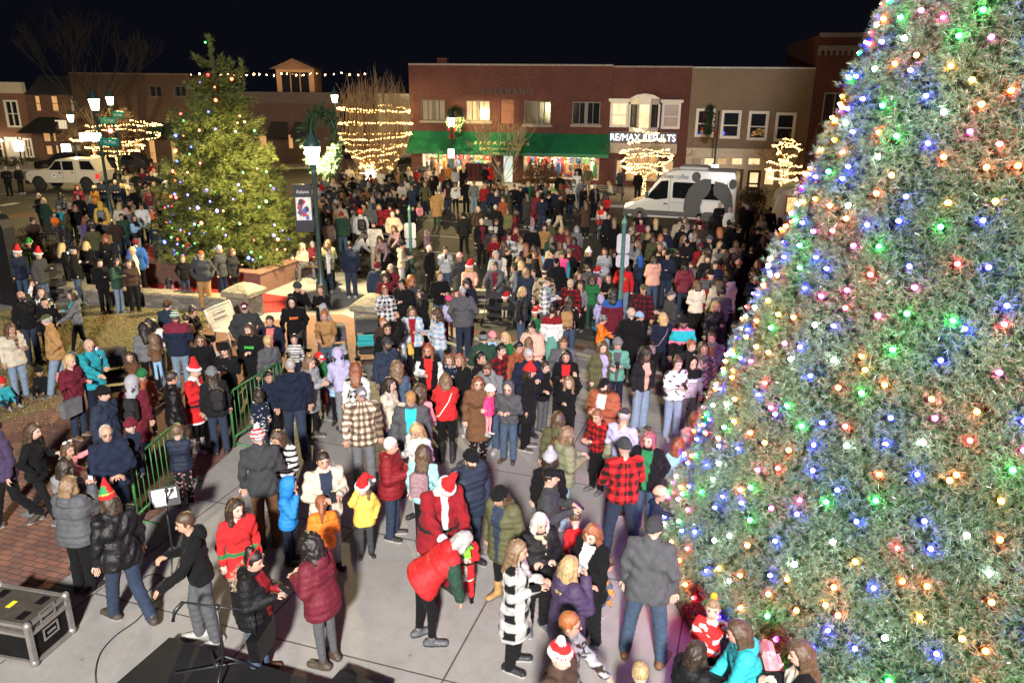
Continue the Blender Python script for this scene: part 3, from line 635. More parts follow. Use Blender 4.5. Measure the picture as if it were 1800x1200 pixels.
def wreath(p, H, rx, rz_, yaw, label, bow=True):
    t = empty('wreath', (p.x, p.y, H), yaw); tag(t, label, 'wreath', 'evergreen wreaths on the lamp posts'); rng = np.random.default_rng(int(abs(p.x*100)))
    n = 480; a = rng.uniform(0, 2*math.pi, n); r = rng.normal(0, .085, (n, 3))
    C = np.stack([rx*np.cos(a), np.full(n, .52), rz_*np.sin(a)], 1)+r; D = r/.06 + np.stack([np.cos(a)*.4, np.zeros(n), np.sin(a)*.4], 1)
    tuftmesh('greenery', [tufts(None, C, D, 16, .18, .016, .8, rng)], M_WR, t)
    b = MB(); b.tube([(rx*math.cos(x), .52, rz_*math.sin(x)) for x in [2*math.pi*k/24 for k in range(25)]], .07, 6); b.build('frame', M_WR[0], t)
    if bow:
        M_BOW = mat('red_ribbon', (.42,.02,.025), .5, bmp=0); b = MB(); z = -rz_-.02
        for s in (-1, 1):
            b.prism([(0,z),(s*.2,z+.14),(s*.26,z),(s*.2,z-.1)], .02, .12); b.prism([(s*.01,z-.02),(s*.08,z),(s*.24,z-.52),(s*.12,z-.55)], .05, .07)
        b.ball((0,.05,z), .06); b.build('bow', M_BOW, t)
    return t
Lm = street_lamp(567, 528, 4.72, 5600, 'street lamp with a large wreath and banner in front of the lit evergreen', (1,.80,.44))
wreath(Lm[1], Lm[2]+.04, .50, .84, R(-24), 'large green wreath on the lamp beside the tall evergreen', False)
pA = G(198, 392); street_lamp(198, 392, zat(pA, 171), 3200, 'street lamp carrying two street name signs near the white pickup')
pB = G(215, 325); Hb = zat(pB, 168); street_lamp(215, 325, Hb, 1500, 'street lamp on the far corner carrying the red traffic light')
pC = G(128, 300); street_lamp(140, 306, zat(G(140,306), 200), 900, 'short far street lamp in front of the black awning restaurant')
pD = G(597, 322); street_lamp(597, 322, zat(pD, 165), 2200, 'street lamp to the left of the string-lit vase-shaped tree')
pE = G(795, 338); Le = street_lamp(795, 338, zat(pE, 205), 2300, 'street lamp with wreath and red bow in front of the green awning')
wreath(pE, Le[2]-.15, .42, .62, R(-25), 'wreath with a red bow on the lamp before the green awning')
pF = G(1250, 352); Hf = zat(pF, 195); Lf = empty('wreath_pole', pF); tag(Lf, 'green pole with a wreath seen edge-on before the tan building', 'pole')
b = MB(); b.lathe([(.2,0),(.2,.15),(.1,.4),(.06,.8),(.05,Hf)], (0,0,0), 10); b.build('post', M_POST, Lf)
wreath(pF, Hf-.55, .45, .68, R(66), 'wreath with a red bow seen edge-on in front of the tan building')
# lamp banner
bn = empty('banner', (Lm[1].x, Lm[1].y, 0), R(12)); tag(bn, 'black hanging banner with a colourful abstract square below the wreathed street lamp', 'banner')
zt_, zb_ = 3.55, 2.15
b = MB(); b.box((-.62,-.012,zb_),(-.1,.0,zt_)); b.build('cloth', mat('banner_black', (.02,.022,.03), .7, bmp=0), bn)
b = MB(); b.tube([(0,0,zt_),(-.66,0,zt_)], .015, 5); b.tube([(0,0,zb_),(-.66,0,zb_)], .015, 5); b.build('bracket', M_BLACK, bn)
arts = [(.62,.62,.6),(.45,.05,.05),(.05,.12,.45),(.02,.02,.02),(.5,.35,.05)]; b = MB(); b.box((-.58,-.018,2.5),(-.14,-.013,3.18)); rr = random.Random(4)
for k in range(13):
    b.cur = rr.choice([1,2,3,1,2,4]); x, z = rr.uniform(-.5,-.22), rr.uniform(2.58,3.08); a = rr.uniform(0,3.1); r = rr.uniform(.05,.12); q = [(x+r*math.cos(a+t)*(1 if i%2 else .55), z+r*math.sin(a+t)) for i, t in enumerate((0,1.3,2.6,3.9,5.1))]
    b.prism(q, -.021-.0006*k, -.0185)
b.build('artwork', [mat('art_%d' % i, c, .6, bmp=0) for i, c in enumerate(arts)], bn)
text('lettering', 'Autumn', .15, mat('banner_white', (.6,.6,.6), .6, bmp=0), bn, (-.36,-.02,3.34), extrude=.002, width=.36)
# street-name signs, traffic light
def name_sign(px, py, w, h, yaw, body, post, green, label, off):
    P = AT(px, py, post.y-.12); t = empty('street_name_sign', P, yaw); tag(t, label, 'street sign', 'street name signs')
    b = MB(); b.bbox((-w/2,-.012,-h/2),(w/2,.012,h/2), .01); b.build('plate', mat('sign_green', (.02,.30,.22), .3, bmp=0) if green else mat('sign_white', (.75,.77,.8), .3, bmp=0), t)
    text('lettering', body, h*.62, mat('sign_letters', (.8,.82,.82), .4, bmp=0) if green else mat('sign_letters_dark', (.06,.08,.12), .4, bmp=0), t, (.04,-.016,0), extrude=.003, width=w*.62)
    b = MB(); b.box((w/2-.02 if off > 0 else -w/2-.14,-.02,-.03),(w/2+.14 if off > 0 else -w/2+.02,.05,.03)); b.build('bracket', M_BLACK, t)
name_sign(159, 241, .95, .36, R(10), 'W. Jackson', pA, False, 'white lit street name sign left of the near pole by the pickup', 1)
name_sign(192, 250, .95, .36, R(-8), 'N. Main', pA, True, 'green N. Main street sign right of the near pole by the pickup', -1)
name_sign(190, 212, .95, .38, R(10), 'N. Main', pB, True, 'smaller green street sign on the far traffic light pole', 1)
name_sign(206, 202, .95, .42, R(-12), '1st Ave', pB, True, 'pale green street sign topmost on the far traffic light pole', -1)
def signal(px, py, lit, yaw, label):
    P = AT(px, py, pB.y-.35); t = empty('traffic_light', P, yaw); tag(t, label, 'traffic light'); b = MB(); b.bbox((-.22,-.12,-.62),(.22,.12,.62), .04); b.build('housing', M_BLACK, t)
    for k, c in enumerate(((1,.03,.02),(1,.5,.02),(.02,1,.3))):
        q = MB(); z = .40-.40*k; q.lathe([(.15,0),(.14,.03),(.05,.06)], (0,0,0), 14); o = q.build('lens', emit('signal_red', c, 26) if (k == 0 and lit) else mat('lens_%d' % k, tuple(x*.12 for x in c), .2, bmp=0), t); o.rotation_euler = (R(90),0,0); o.location = (0,-.122,z)
        v = MB(); v.add([(.18*math.cos(a), y, z+.18*math.sin(a)) for y in (-.12,-.3) for a in [math.pi*i/8 for i in range(9)]], [(i, i+1, i+10, i+9) for i in range(8)]); v.build('visor', M_BLACK, t, fix=False)
signal(196, 241, True, R(25), 'traffic light showing red beside the far street lamp')
signal(208, 246, False, R(-50), 'unlit side of the traffic light turned away to the right')
# small signs on posts
def sign_post(px, py, top, plates, label, r=.06, ped=True, mpost=M_POST_T):
    p = G(px, py); H = zat(p, top); t = empty('sign_post', p, R(4)); tag(t, label, 'sign post'); b = MB()
    if ped: b.lathe([(.15,0),(.15,.1),(.11,.2),(.09,.55),(.105,.6),(.065,.75),(r,.9),(r,H-.18),(r*1.4,H-.16),(r*1.2,H-.1),(.005,H+.05)], (0,0,0), 10)
    else: b.lathe([(r,0),(r,H)], (0,0,0), 8)
    b.build('post', mpost, t)
    for (y0, y1, w, m, tx) in plates:
        z1, z0 = zat(p, y0), zat(p, y1); q = MB(); bb = .05; x0, x1 = -w/2, w/2; Y = -r-.03
        pts = [(x0+bb,z0),(x1-bb,z0),(x1,z0+bb),(x1,z1-bb),(x1-bb,z1),(x0+bb,z1),(x0,z1-bb),(x0,z0+bb)]
        q.prism(pts, Y if tx else r*.2, Y+.012 if tx else r*.2+.012); pl = q.build('plate', m, t)
        if tx:
            text('lettering', tx, (z1-z0)*.34, mat('sign_letters_dark', (.06,.08,.12), .4, bmp=0), pl, (0,Y-.006,z0+(z1-z0)*.68), extrude=.002)
            for k in range(2): text('lettering', 'PARKING' if k == 0 else '2 HOUR', (z1-z0)*.13, mat('sign_letters_dark', (.06,.08,.12), .4, bmp=0), pl, (0,Y-.006,z0+(z1-z0)*(.4-.2*k)), extrude=.002, width=w*.7)
    return t
M_ALU = mat('aluminium_back', (.40,.40,.41), .5, metal=.1, var=.08, bmp=.02); M_SW = mat('sign_white', (.75,.77,.8), .3, bmp=0)
sign_post(1086, 605, 382, [(411,446,.33,M_ALU,None),(448,470,.33,M_ALU,None)], 'teal sign post with two plates in front of the crowd on the right', .052)
sign_post(723, 478, 362, [(392,420,.40,M_ALU,None),(421,436,.40,M_ALU,None)], 'teal sign post with plates seen from behind in mid street', .052)
q = sign_post(1247, 362, 287, [(289,312,.62,M_SW,'P')], 'white parking sign on a post above the van roof', .05, False)
q = sign_post(40, 293, 240, [(247,266,.75,M_SW,'P')], 'white parking sign near the white corner door', .05, False, M_BLACK)
q = sign_post(123, 296, 246, [(253,270,.75,M_SW,'P')], 'white parking sign beyond the white pickup', .05, False, M_BLACK)
q = sign_post(195, 402, 385, [], 'short post', .04, False, M_BLACK); bpy.data.objects.remove([c for c in bpy.data.objects if c.parent == q][0]); bpy.data.objects.remove(q)
p = AT(195.5, 397, pA.y-.2); t = empty('notice_sign', p, R(6)); tag(t, 'white notice plate fixed low on the near left lamp post', 'sign'); b = MB(); b.bbox((-.13,-.01,-.30),(.13,.0,.30), .008); b.build('plate', M_SW, t)
text('lettering', 'NO\nPARKING', .09, mat('sign_letters_red', (.4,.03,.03), .4, bmp=0), t, (0,-.014,.08), extrude=.002, width=.2)
p = AT(793, 270, pE.y-.12); t = empty('notice_sign', p); tag(t, 'white parking plate above a green box on the awning lamp post', 'sign'); b = MB(); b.bbox((-.2,-.02,-.28),(.2,0,.28), .008); b.build('plate', M_SW, t); b = MB(); b.bbox((-.2,-.06,-.9),(.2,.04,-.34), .02); b.build('green_box', M_POST_T, t)
text('lettering', 'P', .3, mat('sign_letters_dark', (.06,.08,.12), .4, bmp=0), t, (0,-.026,.05), extrude=.003)
# ------------------------------------------------------------------ low walls, planter, bench, barriers
def stonemat(name, c1, c2, mort):
    if name in MATS: return MATS[name]
    m, nt, bs = newmat(name); v = coords(nt, scale=(1,1,1.9)); vo = nt.nodes.new('ShaderNodeTexVoronoi'); vo.inputs['Scale'].default_value = 2.6; nt.links.new(v, vo.inputs['Vector'])
    ve = nt.nodes.new('ShaderNodeTexVoronoi'); ve.feature = 'DISTANCE_TO_EDGE'; ve.inputs['Scale'].default_value = 2.6; nt.links.new(v, ve.inputs['Vector'])
    n = noise(nt, coords(nt), 9, 5); c = ramp(nt, vo.outputs['Color'], [(.2, c1), (.8, c2)]); c = mixc(nt, .6, c, ramp(nt, n.outputs[0], [(.3, (.55,)*3), (.7, (1.2,)*3)]), 'MULTIPLY')
    e = ramp(nt, ve.outputs[0], [(0, (0,0,0)), (.06, (1,1,1))]); c = mixc(nt, e, mort, c); nt.links.new(c, bs.inputs['Base Color']); bs.inputs['Roughness'].default_value = .88
    bump(nt, bs, mixc(nt, .5, e, n.outputs[0]), .9, .03); MATS[name] = m; return m
M_RUB = stonemat('rubble_stone', (.13,.115,.10), (.24,.21,.18), (.17,.155,.135)); M_CAP = stonemat('cap_stone', (.24,.21,.15), (.33,.29,.21), (.20,.18,.14))
WP = [G(*p) for p in [(-90,505),(60,517),(140,530),(270,538),(402,549)]]; rr = random.Random(3)
t = empty('low_stone_wall', WP[2]); tag(t, 'low rubble stone wall with pale flat capstones along the lawn', 'stone wall'); b = MB(); c = MB()
for i in range(len(WP)-1):
    a, d = WP[i]-WP[2], WP[i+1]-WP[2]; L = (d-a).length; M = Matrix.Translation(a) @ Matrix.Rotation(math.atan2((d-a).y, (d-a).x), 4, 'Z')
    b.box((0,0,-.02),(L,.42,.32), M); x = 0
    while x < L-.05:
        w = min(rr.uniform(.5, .9), L-x); y0 = rr.uniform(-.07,-.03); z = rr.uniform(-.012,.012); c.bbox((x+.008,y0,.325+z),(x+w-.008,.47+rr.uniform(-.02,.03),.42+z), .015, M); x += w
b.build('wall', M_RUB, t); c.build('capstones', M_CAP, t)
def pillar(px, py, top, w, yaw, label):
    p = G(px, py); H = zat(p, top); t = empty('stone_pillar', p, yaw); tag(t, label, 'stone pillar'); b = MB(); b.bbox((-w/2,-w/2,-.02),(w/2,w/2,H-.36), .03); b.build('shaft', M_RUB, t)
    c = MB(); k = w/2+.09; c.bbox((-k,-k,H-.355),(k,k,H-.19), .03); vs = [(-k+.02,-k+.02,H-.19),(k-.02,-k+.02,H-.19),(k-.02,k-.02,H-.19),(-k+.02,k-.02,H-.19)]
    m = .28; vs += [(-k+m,-k+m,H-.03),(k-m,-k+m,H-.03),(k-m,k-m,H-.03),(-k+m,k-m,H-.03),(0,0,H+.02)]; c.add(vs, [(0,1,5,4),(1,2,6,5),(2,3,7,6),(3,0,4,7),(4,5,8),(5,6,8),(6,7,8),(7,4,8)]); c.build('cap', M_CAP, t)
pillar(433, 556, 497, .74, R(-18), 'grey stone pillar with a domed cap at the end of the low wall')
pillar(664, 583, 518, .95, R(-10), 'stone pillar with a pale cap beside the black stroller')
pillar(1018, 925, 905, .1, 0, 'x') if False else None
# brick planter round the evergreen
PA, PB_, PC_ = G(258, 497), G(460, 517), G(506, 493); ax = (PB_-PA); LX = ax.length; PY = math.atan2(ax.y, ax.x); LY = 4.4
t = empty('brick_planter', PA, PY); tag(t, 'long low brick planter box under the lit evergreen tree', 'planter'); b = MB(); W = .38; H = .62
for lo, hi in (((0,0,-.02),(LX,W,H)),((0,LY-W,-.02),(LX,LY,H)),((0,W,-.02),(W,LY-W,H)),((LX-W,W,-.02),(LX,LY-W,H))): b.box(lo, hi)
b.build('brick_wall', brickmat('planter_brick', (.20,.088,.06), (.145,.065,.048), (.11,.08,.06), big=.2), t)
c = MB(); c.bbox((-.03,-.03,H+.003),(LX+.03,W+.03,H+.06), .01); c.bbox((-.03,LY-W-.03,H+.003),(LX+.03,LY+.03,H+.06), .01); c.bbox((-.03,W+.033,H+.003),(W+.03,LY-W-.033,H+.06), .01); c.bbox((LX-W-.03,W+.033,H+.003),(LX+.03,LY-W-.033,H+.06), .01)
c.build('coping', brickmat('planter_coping', (.26,.12,.075), (.2,.09,.06), (.12,.09,.07), .11, .22, rot=(0,0,0)), t)
c = MB(); c.box((W,W,.3),(LX-W,LY-W,.5)); c.build('soil', mat('soil', (.06,.045,.03), .95, scale=12), t)
# white perforated bench
Q0, Q1 = G(359, 546, .96), G(403, 528, .96); ba = math.atan2((Q1-Q0).y, (Q1-Q0).x); P0 = Q0-Vector((-math.sin(ba), math.cos(ba), 0))*.6; P0.z = 0; t = empty('metal_bench', P0, ba); tag(t, 'white slatted metal bench with lettering on its backrest by the stone pillar', 'bench'); LB = min(2.0, (Q1-Q0).length)
M_BEN = mat('bench_cream', (.58,.54,.45), .4, var=.08, bmp=.02); s = MB(); bk = MB(); n = 34
for k in range(n):
    x = LB*(k+.5)/n; s.box((x-.017,.02,.43),(x+.017,.42,.45)); 
    for z0, z1 in ((.5,.60),(.86,.95)) if .12 < k/n < .82 else ((.5,.95),): bk.box((x-.017,.45+(z0-.45)*.35,z0),(x+.017,.47+(z0-.45)*.35,z0+.001)) if False else bk.add([(x-.017,.44+(z-.45)*.3+o,z) for o in (0,.015) for z in (z0,z1)]+[(x+.017,.44+(z-.45)*.3+o,z) for o in (0,.015) for z in (z0,z1)], [(0,1,3,2),(4,6,7,5),(0,4,5,1),(2,3,7,6),(1,5,7,3),(0,2,6,4)])
s.tube([(0,.02,.44),(LB,.02,.44)], .022); s.tube([(0,.43,.44),(LB,.43,.44)], .022); s.build('seat', M_BEN, t)
bk.tube([(0,.45,.48),(LB,.45,.48)], .02); bk.tube([(0,.60,.96),(LB,.60,.96)], .025); bk.tube([(0,.45,.48),(0,.60,.96)], .02); bk.tube([(LB,.45,.48),(LB,.60,.96)], .02)
z0, z1 = .61, .85; bk.add([(LB*.13,.44+(z0-.45)*.3,z0),(LB*.82,.44+(z0-.45)*.3,z0),(LB*.82,.44+(z1-.45)*.3,z1),(LB*.13,.44+(z1-.45)*.3,z1)], [(0,1,2,3)]); bk.build('backrest', M_BEN, t)
text('lettering', 'Crowder\nMotorsports'[:7]+'\nInsurance', .12, mat('bench_letters', (.10,.09,.08), .5, bmp=0), t, (LB*.47,.435+(.73-.45)*.3,.73), rot=(R(73),0,0), extrude=.002, width=LB*.5)
for x in (.12, LB-.12): q = MB(); q.tube([(x,.03,0),(x,.06,.42),(x,.43,.42),(x,.52,0)], .025); q.build('leg', M_BEN, t)
M_BARG = mat('barrier_green', (.04,.165,.048), .4, var=.12, bmp=.02)
def barrier(p0, p1, label, H=1.08, n=None):
    a, d = Vector(p0), Vector(p1); L = (d-a).length; t = empty('crowd_barrier', a, math.atan2((d-a).y, (d-a).x)); tag(t, label, 'crowd barrier', 'green steel crowd barriers'); r = .021
    b = MB(); b.tube([(0,0,.0),(0,0,H-.12),(.04,0,H-.03),(.12,0,H),(L-.12,0,H),(L-.04,0,H-.03),(L,0,H-.12),(L,0,0)], r, 7); b.tube([(0,0,.2),(L,0,.2)], r*.9, 6); b.build('frame', M_BARG, t)
    q = MB(); n = n or max(4, int(L/.13))
    for k in range(1, n): x = L*k/n; q.tube([(x,0,.2),(x,0,H)], .009, 5)
    q.build('bars', M_BARG, t)
    for x in (.06, L-.06): f = MB(); f.tube([(x,-.28,.02),(x,0,.06),(x,.28,.02)], .016, 5); f.build('foot', M_BARG, t)
barrier(G(245,925), G(330,842), 'green crowd barrier beside the music stand'); barrier(G(413,786), G(500,722), 'green crowd barrier before the person with a black and white backpack')
barrier(G(1293,560), G(1392,566), 'green crowd barrier half hidden by the big lit tree'); barrier(G(22,500), G(75,505), 'green crowd barrier behind the black notice board'); barrier(G(284,448), G(306,460), 'short green crowd barrier left of the lit evergreen'); barrier(G(1170,490), G(1215,497), 'green crowd barrier hidden among the sitting children')
# black notice board at the left edge
p = G(28, 534); t = empty('notice_board', (p.x, p.y, 0), R(-14)); tag(t, 'tall black notice board with a letter panel at the left edge', 'notice board'); Ht = zat(p, 378); M_FR = mat('board_black', (.012,.012,.013), .35, bmp=.02)
b = MB(); b.bbox((-2.3,-.15,.0),(-.02,.15,.10), .02); b.bbox((-2.3,-.12,Ht-.35),(-.3,.12,Ht-.2), .02); b.build('frame', M_FR, t)
b = MB(); b.prism([(-.30,0),(.26,0),(.26,Ht-.35),(.18,Ht-.12),(.02,Ht),(-.30,Ht)], -.2, .2); b.build('post', M_FR, t)
zm = zat(p, 470); zl = zat(p, 515)
b = MB(); b.box((-2.2,-.06,zm+.10),(-.36,.06,Ht-.36)); b.build('poster_panel', mat('poster_dark', (.022,.022,.03), .12, var=.5, scale=2, bmp=0), t); b = MB(); frame(b, -2.22, -.34, zm+.08, Ht-.355, .05, -.10, -.065); b.build('poster_trim', mat('trim_silver', (.45,.45,.44), .4, metal=.5), t)
b = MB(); b.box((-2.25,-.10,zl+.05),(-.34,.08,zm-.04)); lp = b.build('letter_panel', emit('letter_panel', (.9,.85,.75), .12, (.60,.57,.50)), t)
for k, s_ in enumerate(('THANKSGIVING', 'CLOSED', '11&24')): text('lettering', s_, .17, mat('panel_letters', (.05,.03,.03), .5, bmp=0), lp, (-1.0,-.105,zm-.20-k*(zm-zl)*.27), extrude=.003, width=(1.15,.6,.5)[k])
# ------------------------------------------------------------------ stage equipment
zs = .22; c0 = G(298, 1118, zs); c1 = G(566, 1198, zs); dx = (c1-c0).normalized(); yaw = math.atan2(dx.y, dx.x); t = empty('stage_platform', (c0.x, c0.y, 0), yaw); tag(t, 'low black stage platform at the bottom edge', 'stage')
M_STG = mat('stage_black', (.011,.011,.012), .7, var=.35, scale=3, spec=.2); b = MB(); b.bbox((0,-2.2,zs-.05),(1.9,0,zs), .008); b.bbox((1.906,-2.2,zs-.05),(3.6,0,zs), .008); b.build('deck', M_STG, t)
b = MB(); b.bbox((.02,-2.18,zs-.14),(3.58,-.02,zs-.052), .005); b.build('edge_beam', mat('stage_trim', (.05,.05,.055), .4, metal=.5), t)
for x in (.1, 1.85, 3.5):
    for y in (-.1, -2.1): q = MB(); q.tube([(x,y,0),(x,y,zs-.14)], .03); q.build('leg', M_BLACK, t)
p = G(640, 1217); t = empty('stage_monitor', (p.x, p.y-.10, 0), R(-25)); t.scale = (.8,.8,.75); tag(t, 'black wedge stage monitor at the bottom edge', 'monitor speaker'); b = MB(); b.prism([(-.25,0),(.25,0),(.25,.22),(-.02,.42),(-.25,.42)], -.32, .32, 'x'); b.build('cabinet', M_STG, t)
b = MB(); b.add([(x, .265+0*x, z) for x, z in ((-.28,.03),(.28,.03),(.28,.2),(-.28,.2))], [(0,1,2,3)]); b.build('grille', mat('grille_black', (.03,.03,.03), .5), t, fix=False)
# flight case
e0, e1, e2 = G(63, 1170), G(128, 1113), None; d1 = (e1-e0); w1 = d1.length; yaw = math.atan2(d1.y, d1.x); H = zat(e1, 1046); t = empty('flight_case', e0, yaw); tag(t, 'black flight case with metal edges and a yellow sticker on its lid', 'flight case')
LC = .92; M_CASE = mat('case_black', (.006,.0056,.006), .65, var=.3, bmp=.1, spec=.15); M_ALUE = mat('case_alu', (.30,.28,.265), .4, metal=.6, var=.2); z1 = H-.13
b = MB(); b.box((.01,.01,.05),(w1-.01,LC-.01,z1)); b.build('body', M_CASE, t); b = MB(); b.box((.01,.01,z1+.006),(w1-.01,LC-.01,H-.004)); lid = b.build('lid', mat('case_lid', (.062,.054,.043), .5, var=.25, scale=9), t)
b = MB(); k = .028
for x in (0, w1): 
    for y in (0, LC): b.box((x-k,y-k,.03),(x+k,y+k,H))
for z in (.045, z1, H-.01):
    for y in (0, LC): b.box((k+.002,y-k*.8,z-.018),(w1-k-.002,y+k*.8,z+.018))
    for x in (0, w1): b.box((x-k*.8,k+.002,z-.018),(x+k*.8,LC-k-.002,z+.018))
b.build('edge_trim', M_ALUE, t)
for x in (0, w1):
    for y in (0, LC):
        for z in (.05, H): q = MB(); q.ball((x,y,z), .05, 8, 6); q.build('corner', M_ALUE, t)
def dish(M, par): q = MB(); frame(q, -.11,.11,-.075,.075,.018,-.012,.0); q.box((-.06,-.02,-.012),(.06,-.008,.012)); o = q.build('handle', M_ALUE, par); o.matrix_local = M
dish(Matrix.Translation((w1*.5,-.002,.28)), t); dish(Matrix.Translation((w1*.5,-.002,.52)), t); dish(Matrix.Translation((w1+.003,LC*.5,.3)) @ Matrix.Rotation(R(90),4,'Z'), t)
for x, y in ((w1*.25,LC*.2),(w1*.75,LC*.2),(w1*.25,LC*.8),(w1*.75,LC*.8)): b = MB(); b.box((x-.07,y-.05,H+.001),(x+.07,y+.05,H+.006)); b.build('wheel_cup', M_CASE, lid)
b = MB(); b.box((w1*.5-.06,LC*.52-.03,H+.001),(w1*.5+.06,LC*.52+.03,H+.004)); b.build('sticker', mat('sticker_yellow', (.65,.60,.03), .5, bmp=0), lid)
# music stand
p = G(308, 1000); t = empty('music_stand', p, R(28)); tag(t, 'black music stand holding white sheets and a microphone', 'music stand'); Hm = zat(p, 872)
b = MB(); b.tube([(0,0,.3),(0,0,Hm-.1)], [.018,.012], 6); b.build('pole', M_BLACK, t)
for a in (.3, 2.4, 4.5): q = MB(); q.tube([(0,0,.36),(math.cos(a)*.34,math.sin(a)*.34,.01)], .012, 5); q.build('leg', M_BLACK, t)
Mt = Matrix.Translation((0,-.02,Hm)) @ Matrix.Rotation(R(-38), 4, 'X') @ Matrix.Scale(.68, 4); b = MB(); b.box((-.27,-.01,-.19),(.27,.01,.19), Mt); b.box((-.27,-.06,-.20),(.27,.012,-.185), Mt); b.build('desk', M_BLACK, t)
M_PAP = mat('paper', (.72,.72,.70), .7, var=.04, bmp=0); b = MB(); b.box((-.22,-.016,-.16),(.02,-.012,.16), Mt); b.box((.04,-.016,-.05),(.22,-.012,.15), Mt); pp = b.build('sheet_music', M_PAP, t)
b = MB()
for k in range(13): b.box((-.19,-.0185,.13-k*.022),(-.02-.03*((k*7)%4)/3,-.017,.136-k*.022), Mt)
b.build('printed_lines', mat('ink', (.05,.05,.05), .6, bmp=0), pp); x = text('lettering', 'B', .07, mat('ink', (.05,.05,.05), .6, bmp=0), pp, (0,0,0), extrude=.001); x.matrix_local = Mt @ Matrix.Translation((.14,-.02,.05)) @ Matrix.Rotation(R(90),4,'X')
b = MB(); b.tube([(.0,-.06,Hm-.25),(.02,-.10,Hm+.02),(.03,-.2,Hm+.16)], .012, 6); b.ball((.03,-.22,Hm+.19), .03); b.build('microphone', M_BLACK, t)
# microphone stand on the stage
p = G(398, 1192, zs); t = empty('microphone_stand', p, 0); tag(t, 'black boom microphone stand standing on the stage platform', 'microphone stand'); Hm = zat(p, 1066)-zs
b = MB(); b.tube([(0,0,.25),(0,0,Hm)], [.02,.013], 6); b.build('pole', M_BLACK, t)
for a in (.5, 2.6, 4.7): q = MB(); q.tube([(0,0,.3),(math.cos(a)*.33,math.sin(a)*.33,.01)], .013, 5); q.build('leg', M_BLACK, t)
b = MB(); b.tube([(-.34,-.02,Hm+.07),(.0,0,Hm),(.28,.02,Hm-.05)], .012, 6); b.ball((0,0,Hm), .035); b.build('boom', M_BLACK, t); b = MB(); b.tube([(-.34,-.02,Hm+.07),(-.42,-.06,Hm-.02),(-.44,-.08,Hm-.12)], [.022,.026,.02], 7); b.build('microphone', M_BLACK, t)
t = empty('microphone_stand', G(330, 1180, zs), R(-8)); tag(t, 'second microphone stand lying folded on the stage platform', 'microphone stand'); b = MB(); b.tube([(-.1,-.1,.05),(.75,.22,.09)], .014, 6); b.tube([(.3,.06,.07),(.1,.3,.06)], .014, 6); b.ball((.32,.06,.08), .035); b.build('pole', M_BLACK, t)
def cable(name, pts, label, r=.008):
    b = MB(); P = [G(*q, .012) for q in pts]; out = []
    for i in range(len(P)-1):
        p0, p1, p2, p3 = P[max(i-1,0)], P[i], P[i+1], P[min(i+2,len(P)-1)]
        for k in range(6):
            s = k/6; out.append(.5*((2*p1)+(p2-p0)*s+(2*p0-5*p1+4*p2-p3)*s*s+(3*p1-p0-3*p2+p3)*s**3))
    out.append(P[-1]); b.tube(out, r, 5); return tag(b.build(name, mat('cable_black', (.02,.02,.02), .5, bmp=0)), label, 'cable')
cable('cable', [(172,1215),(168,1180),(178,1145),(205,1115),(240,1090),(265,1062),(285,1045),(300,1028),(285,1012),(262,1010),(238,1028),(238,1042),(258,1040),(276,1022),(300,1012)], 'thin black cable curling across the concrete by the music stand')
# ------------------------------------------------------------------ vehicles
def bevelled(mb, name, m, parent, off=.06, seg=3, ang=20):
    o = mb.build(name, m, parent); bm = bmesh.new(); bm.from_mesh(o.data); bmesh.ops.remove_doubles(bm, verts=bm.verts, dist=1e-4)
    es = [e for e in bm.edges if len(e.link_faces) == 2 and e.calc_face_angle(0) > R(ang)]; bmesh.ops.bevel(bm, geom=es, offset=off, segments=seg, profile=.6, affect='EDGES', clamp_overlap=True)
    for f in bm.faces: f.smooth = True
    bm.to_mesh(o.data); bm.free(); o.data.set_sharp_from_angle(angle=R(35)) if hasattr(o.data, 'set_sharp_from_angle') else None
    return o
def wheel(parent, x, y, r, w=.24, rim=(.45,.45,.46)):
    q = MB(); q.lathe([(r*.62,-w/2),(r*.95,-w/2),(r,-w*.3),(r,w*.3),(r*.95,w/2),(r*.62,w/2)], (0,0,0), 20); o = q.build('wheel', mat('tyre', (.02,.02,.021), .85), parent); o.rotation_euler = (R(90),0,0); o.location = (x,y,r)
    k = MB(); k.lathe([(r*.63,-w*.42),(r*.63,w*.42),(r*.5,w*.45),(r*.2,w*.3),(.02,w*.34)], (0,0,0), 16); k.build('rim', mat('wheel_rim', rim, .35, metal=.6), o)
M_VANP = mat('van_silver', (.52,.53,.55), .28, metal=.15, var=.04, bmp=0); M_VGL = glassmat('vehicle_glass', (.008,.009,.011), .04); M_CLAD = mat('cladding_grey', (.055,.057,.06), .6, bmp=.02)
vp = G(1113, 394); t = empty('delivery_van', vp, R(-19)); tag(t, 'silver coffee van with a big dark bear graphic on its side', 'van'); LV, HV, WV = 6.1, 2.72, 1.95; t.scale = (.87, .95, 1)
b = MB(); b.prism([(-.55,.38),(-.62,.62),(-.55,.98),(.42,1.28),(1.28,2.28),(1.7,2.60),(2.3,HV),(5.3,HV),(5.45,2.5),(5.5,.42)], 0, WV); bevelled(b, 'body', M_VANP, t, .07)
b = MB(); b.box((-.60,-.014,.50),(5.5,-.002,.74)); b.build('side_cladding', M_CLAD, t); b = MB(); b.bbox((-.66,-.01,.36),(-.3,WV+.01,.66), .04); b.build('bumper', M_CLAD, t)
b = MB(); b.prism([(.72,1.32),(.83,1.55),(1.42,2.16),(1.82,2.2),(1.82,1.35),(1.2,1.26)], -.011, -.003); b.build('cab_window', M_VGL, t)
b = MB(); b.prism([(2.12,1.38),(2.08,1.44),(2.08,2.08),(2.14,2.14),(4.95,2.14),(5.0,2.08),(5.0,1.44),(4.95,1.38)], -.010, -.003); b.build('side_window', M_VGL, t)
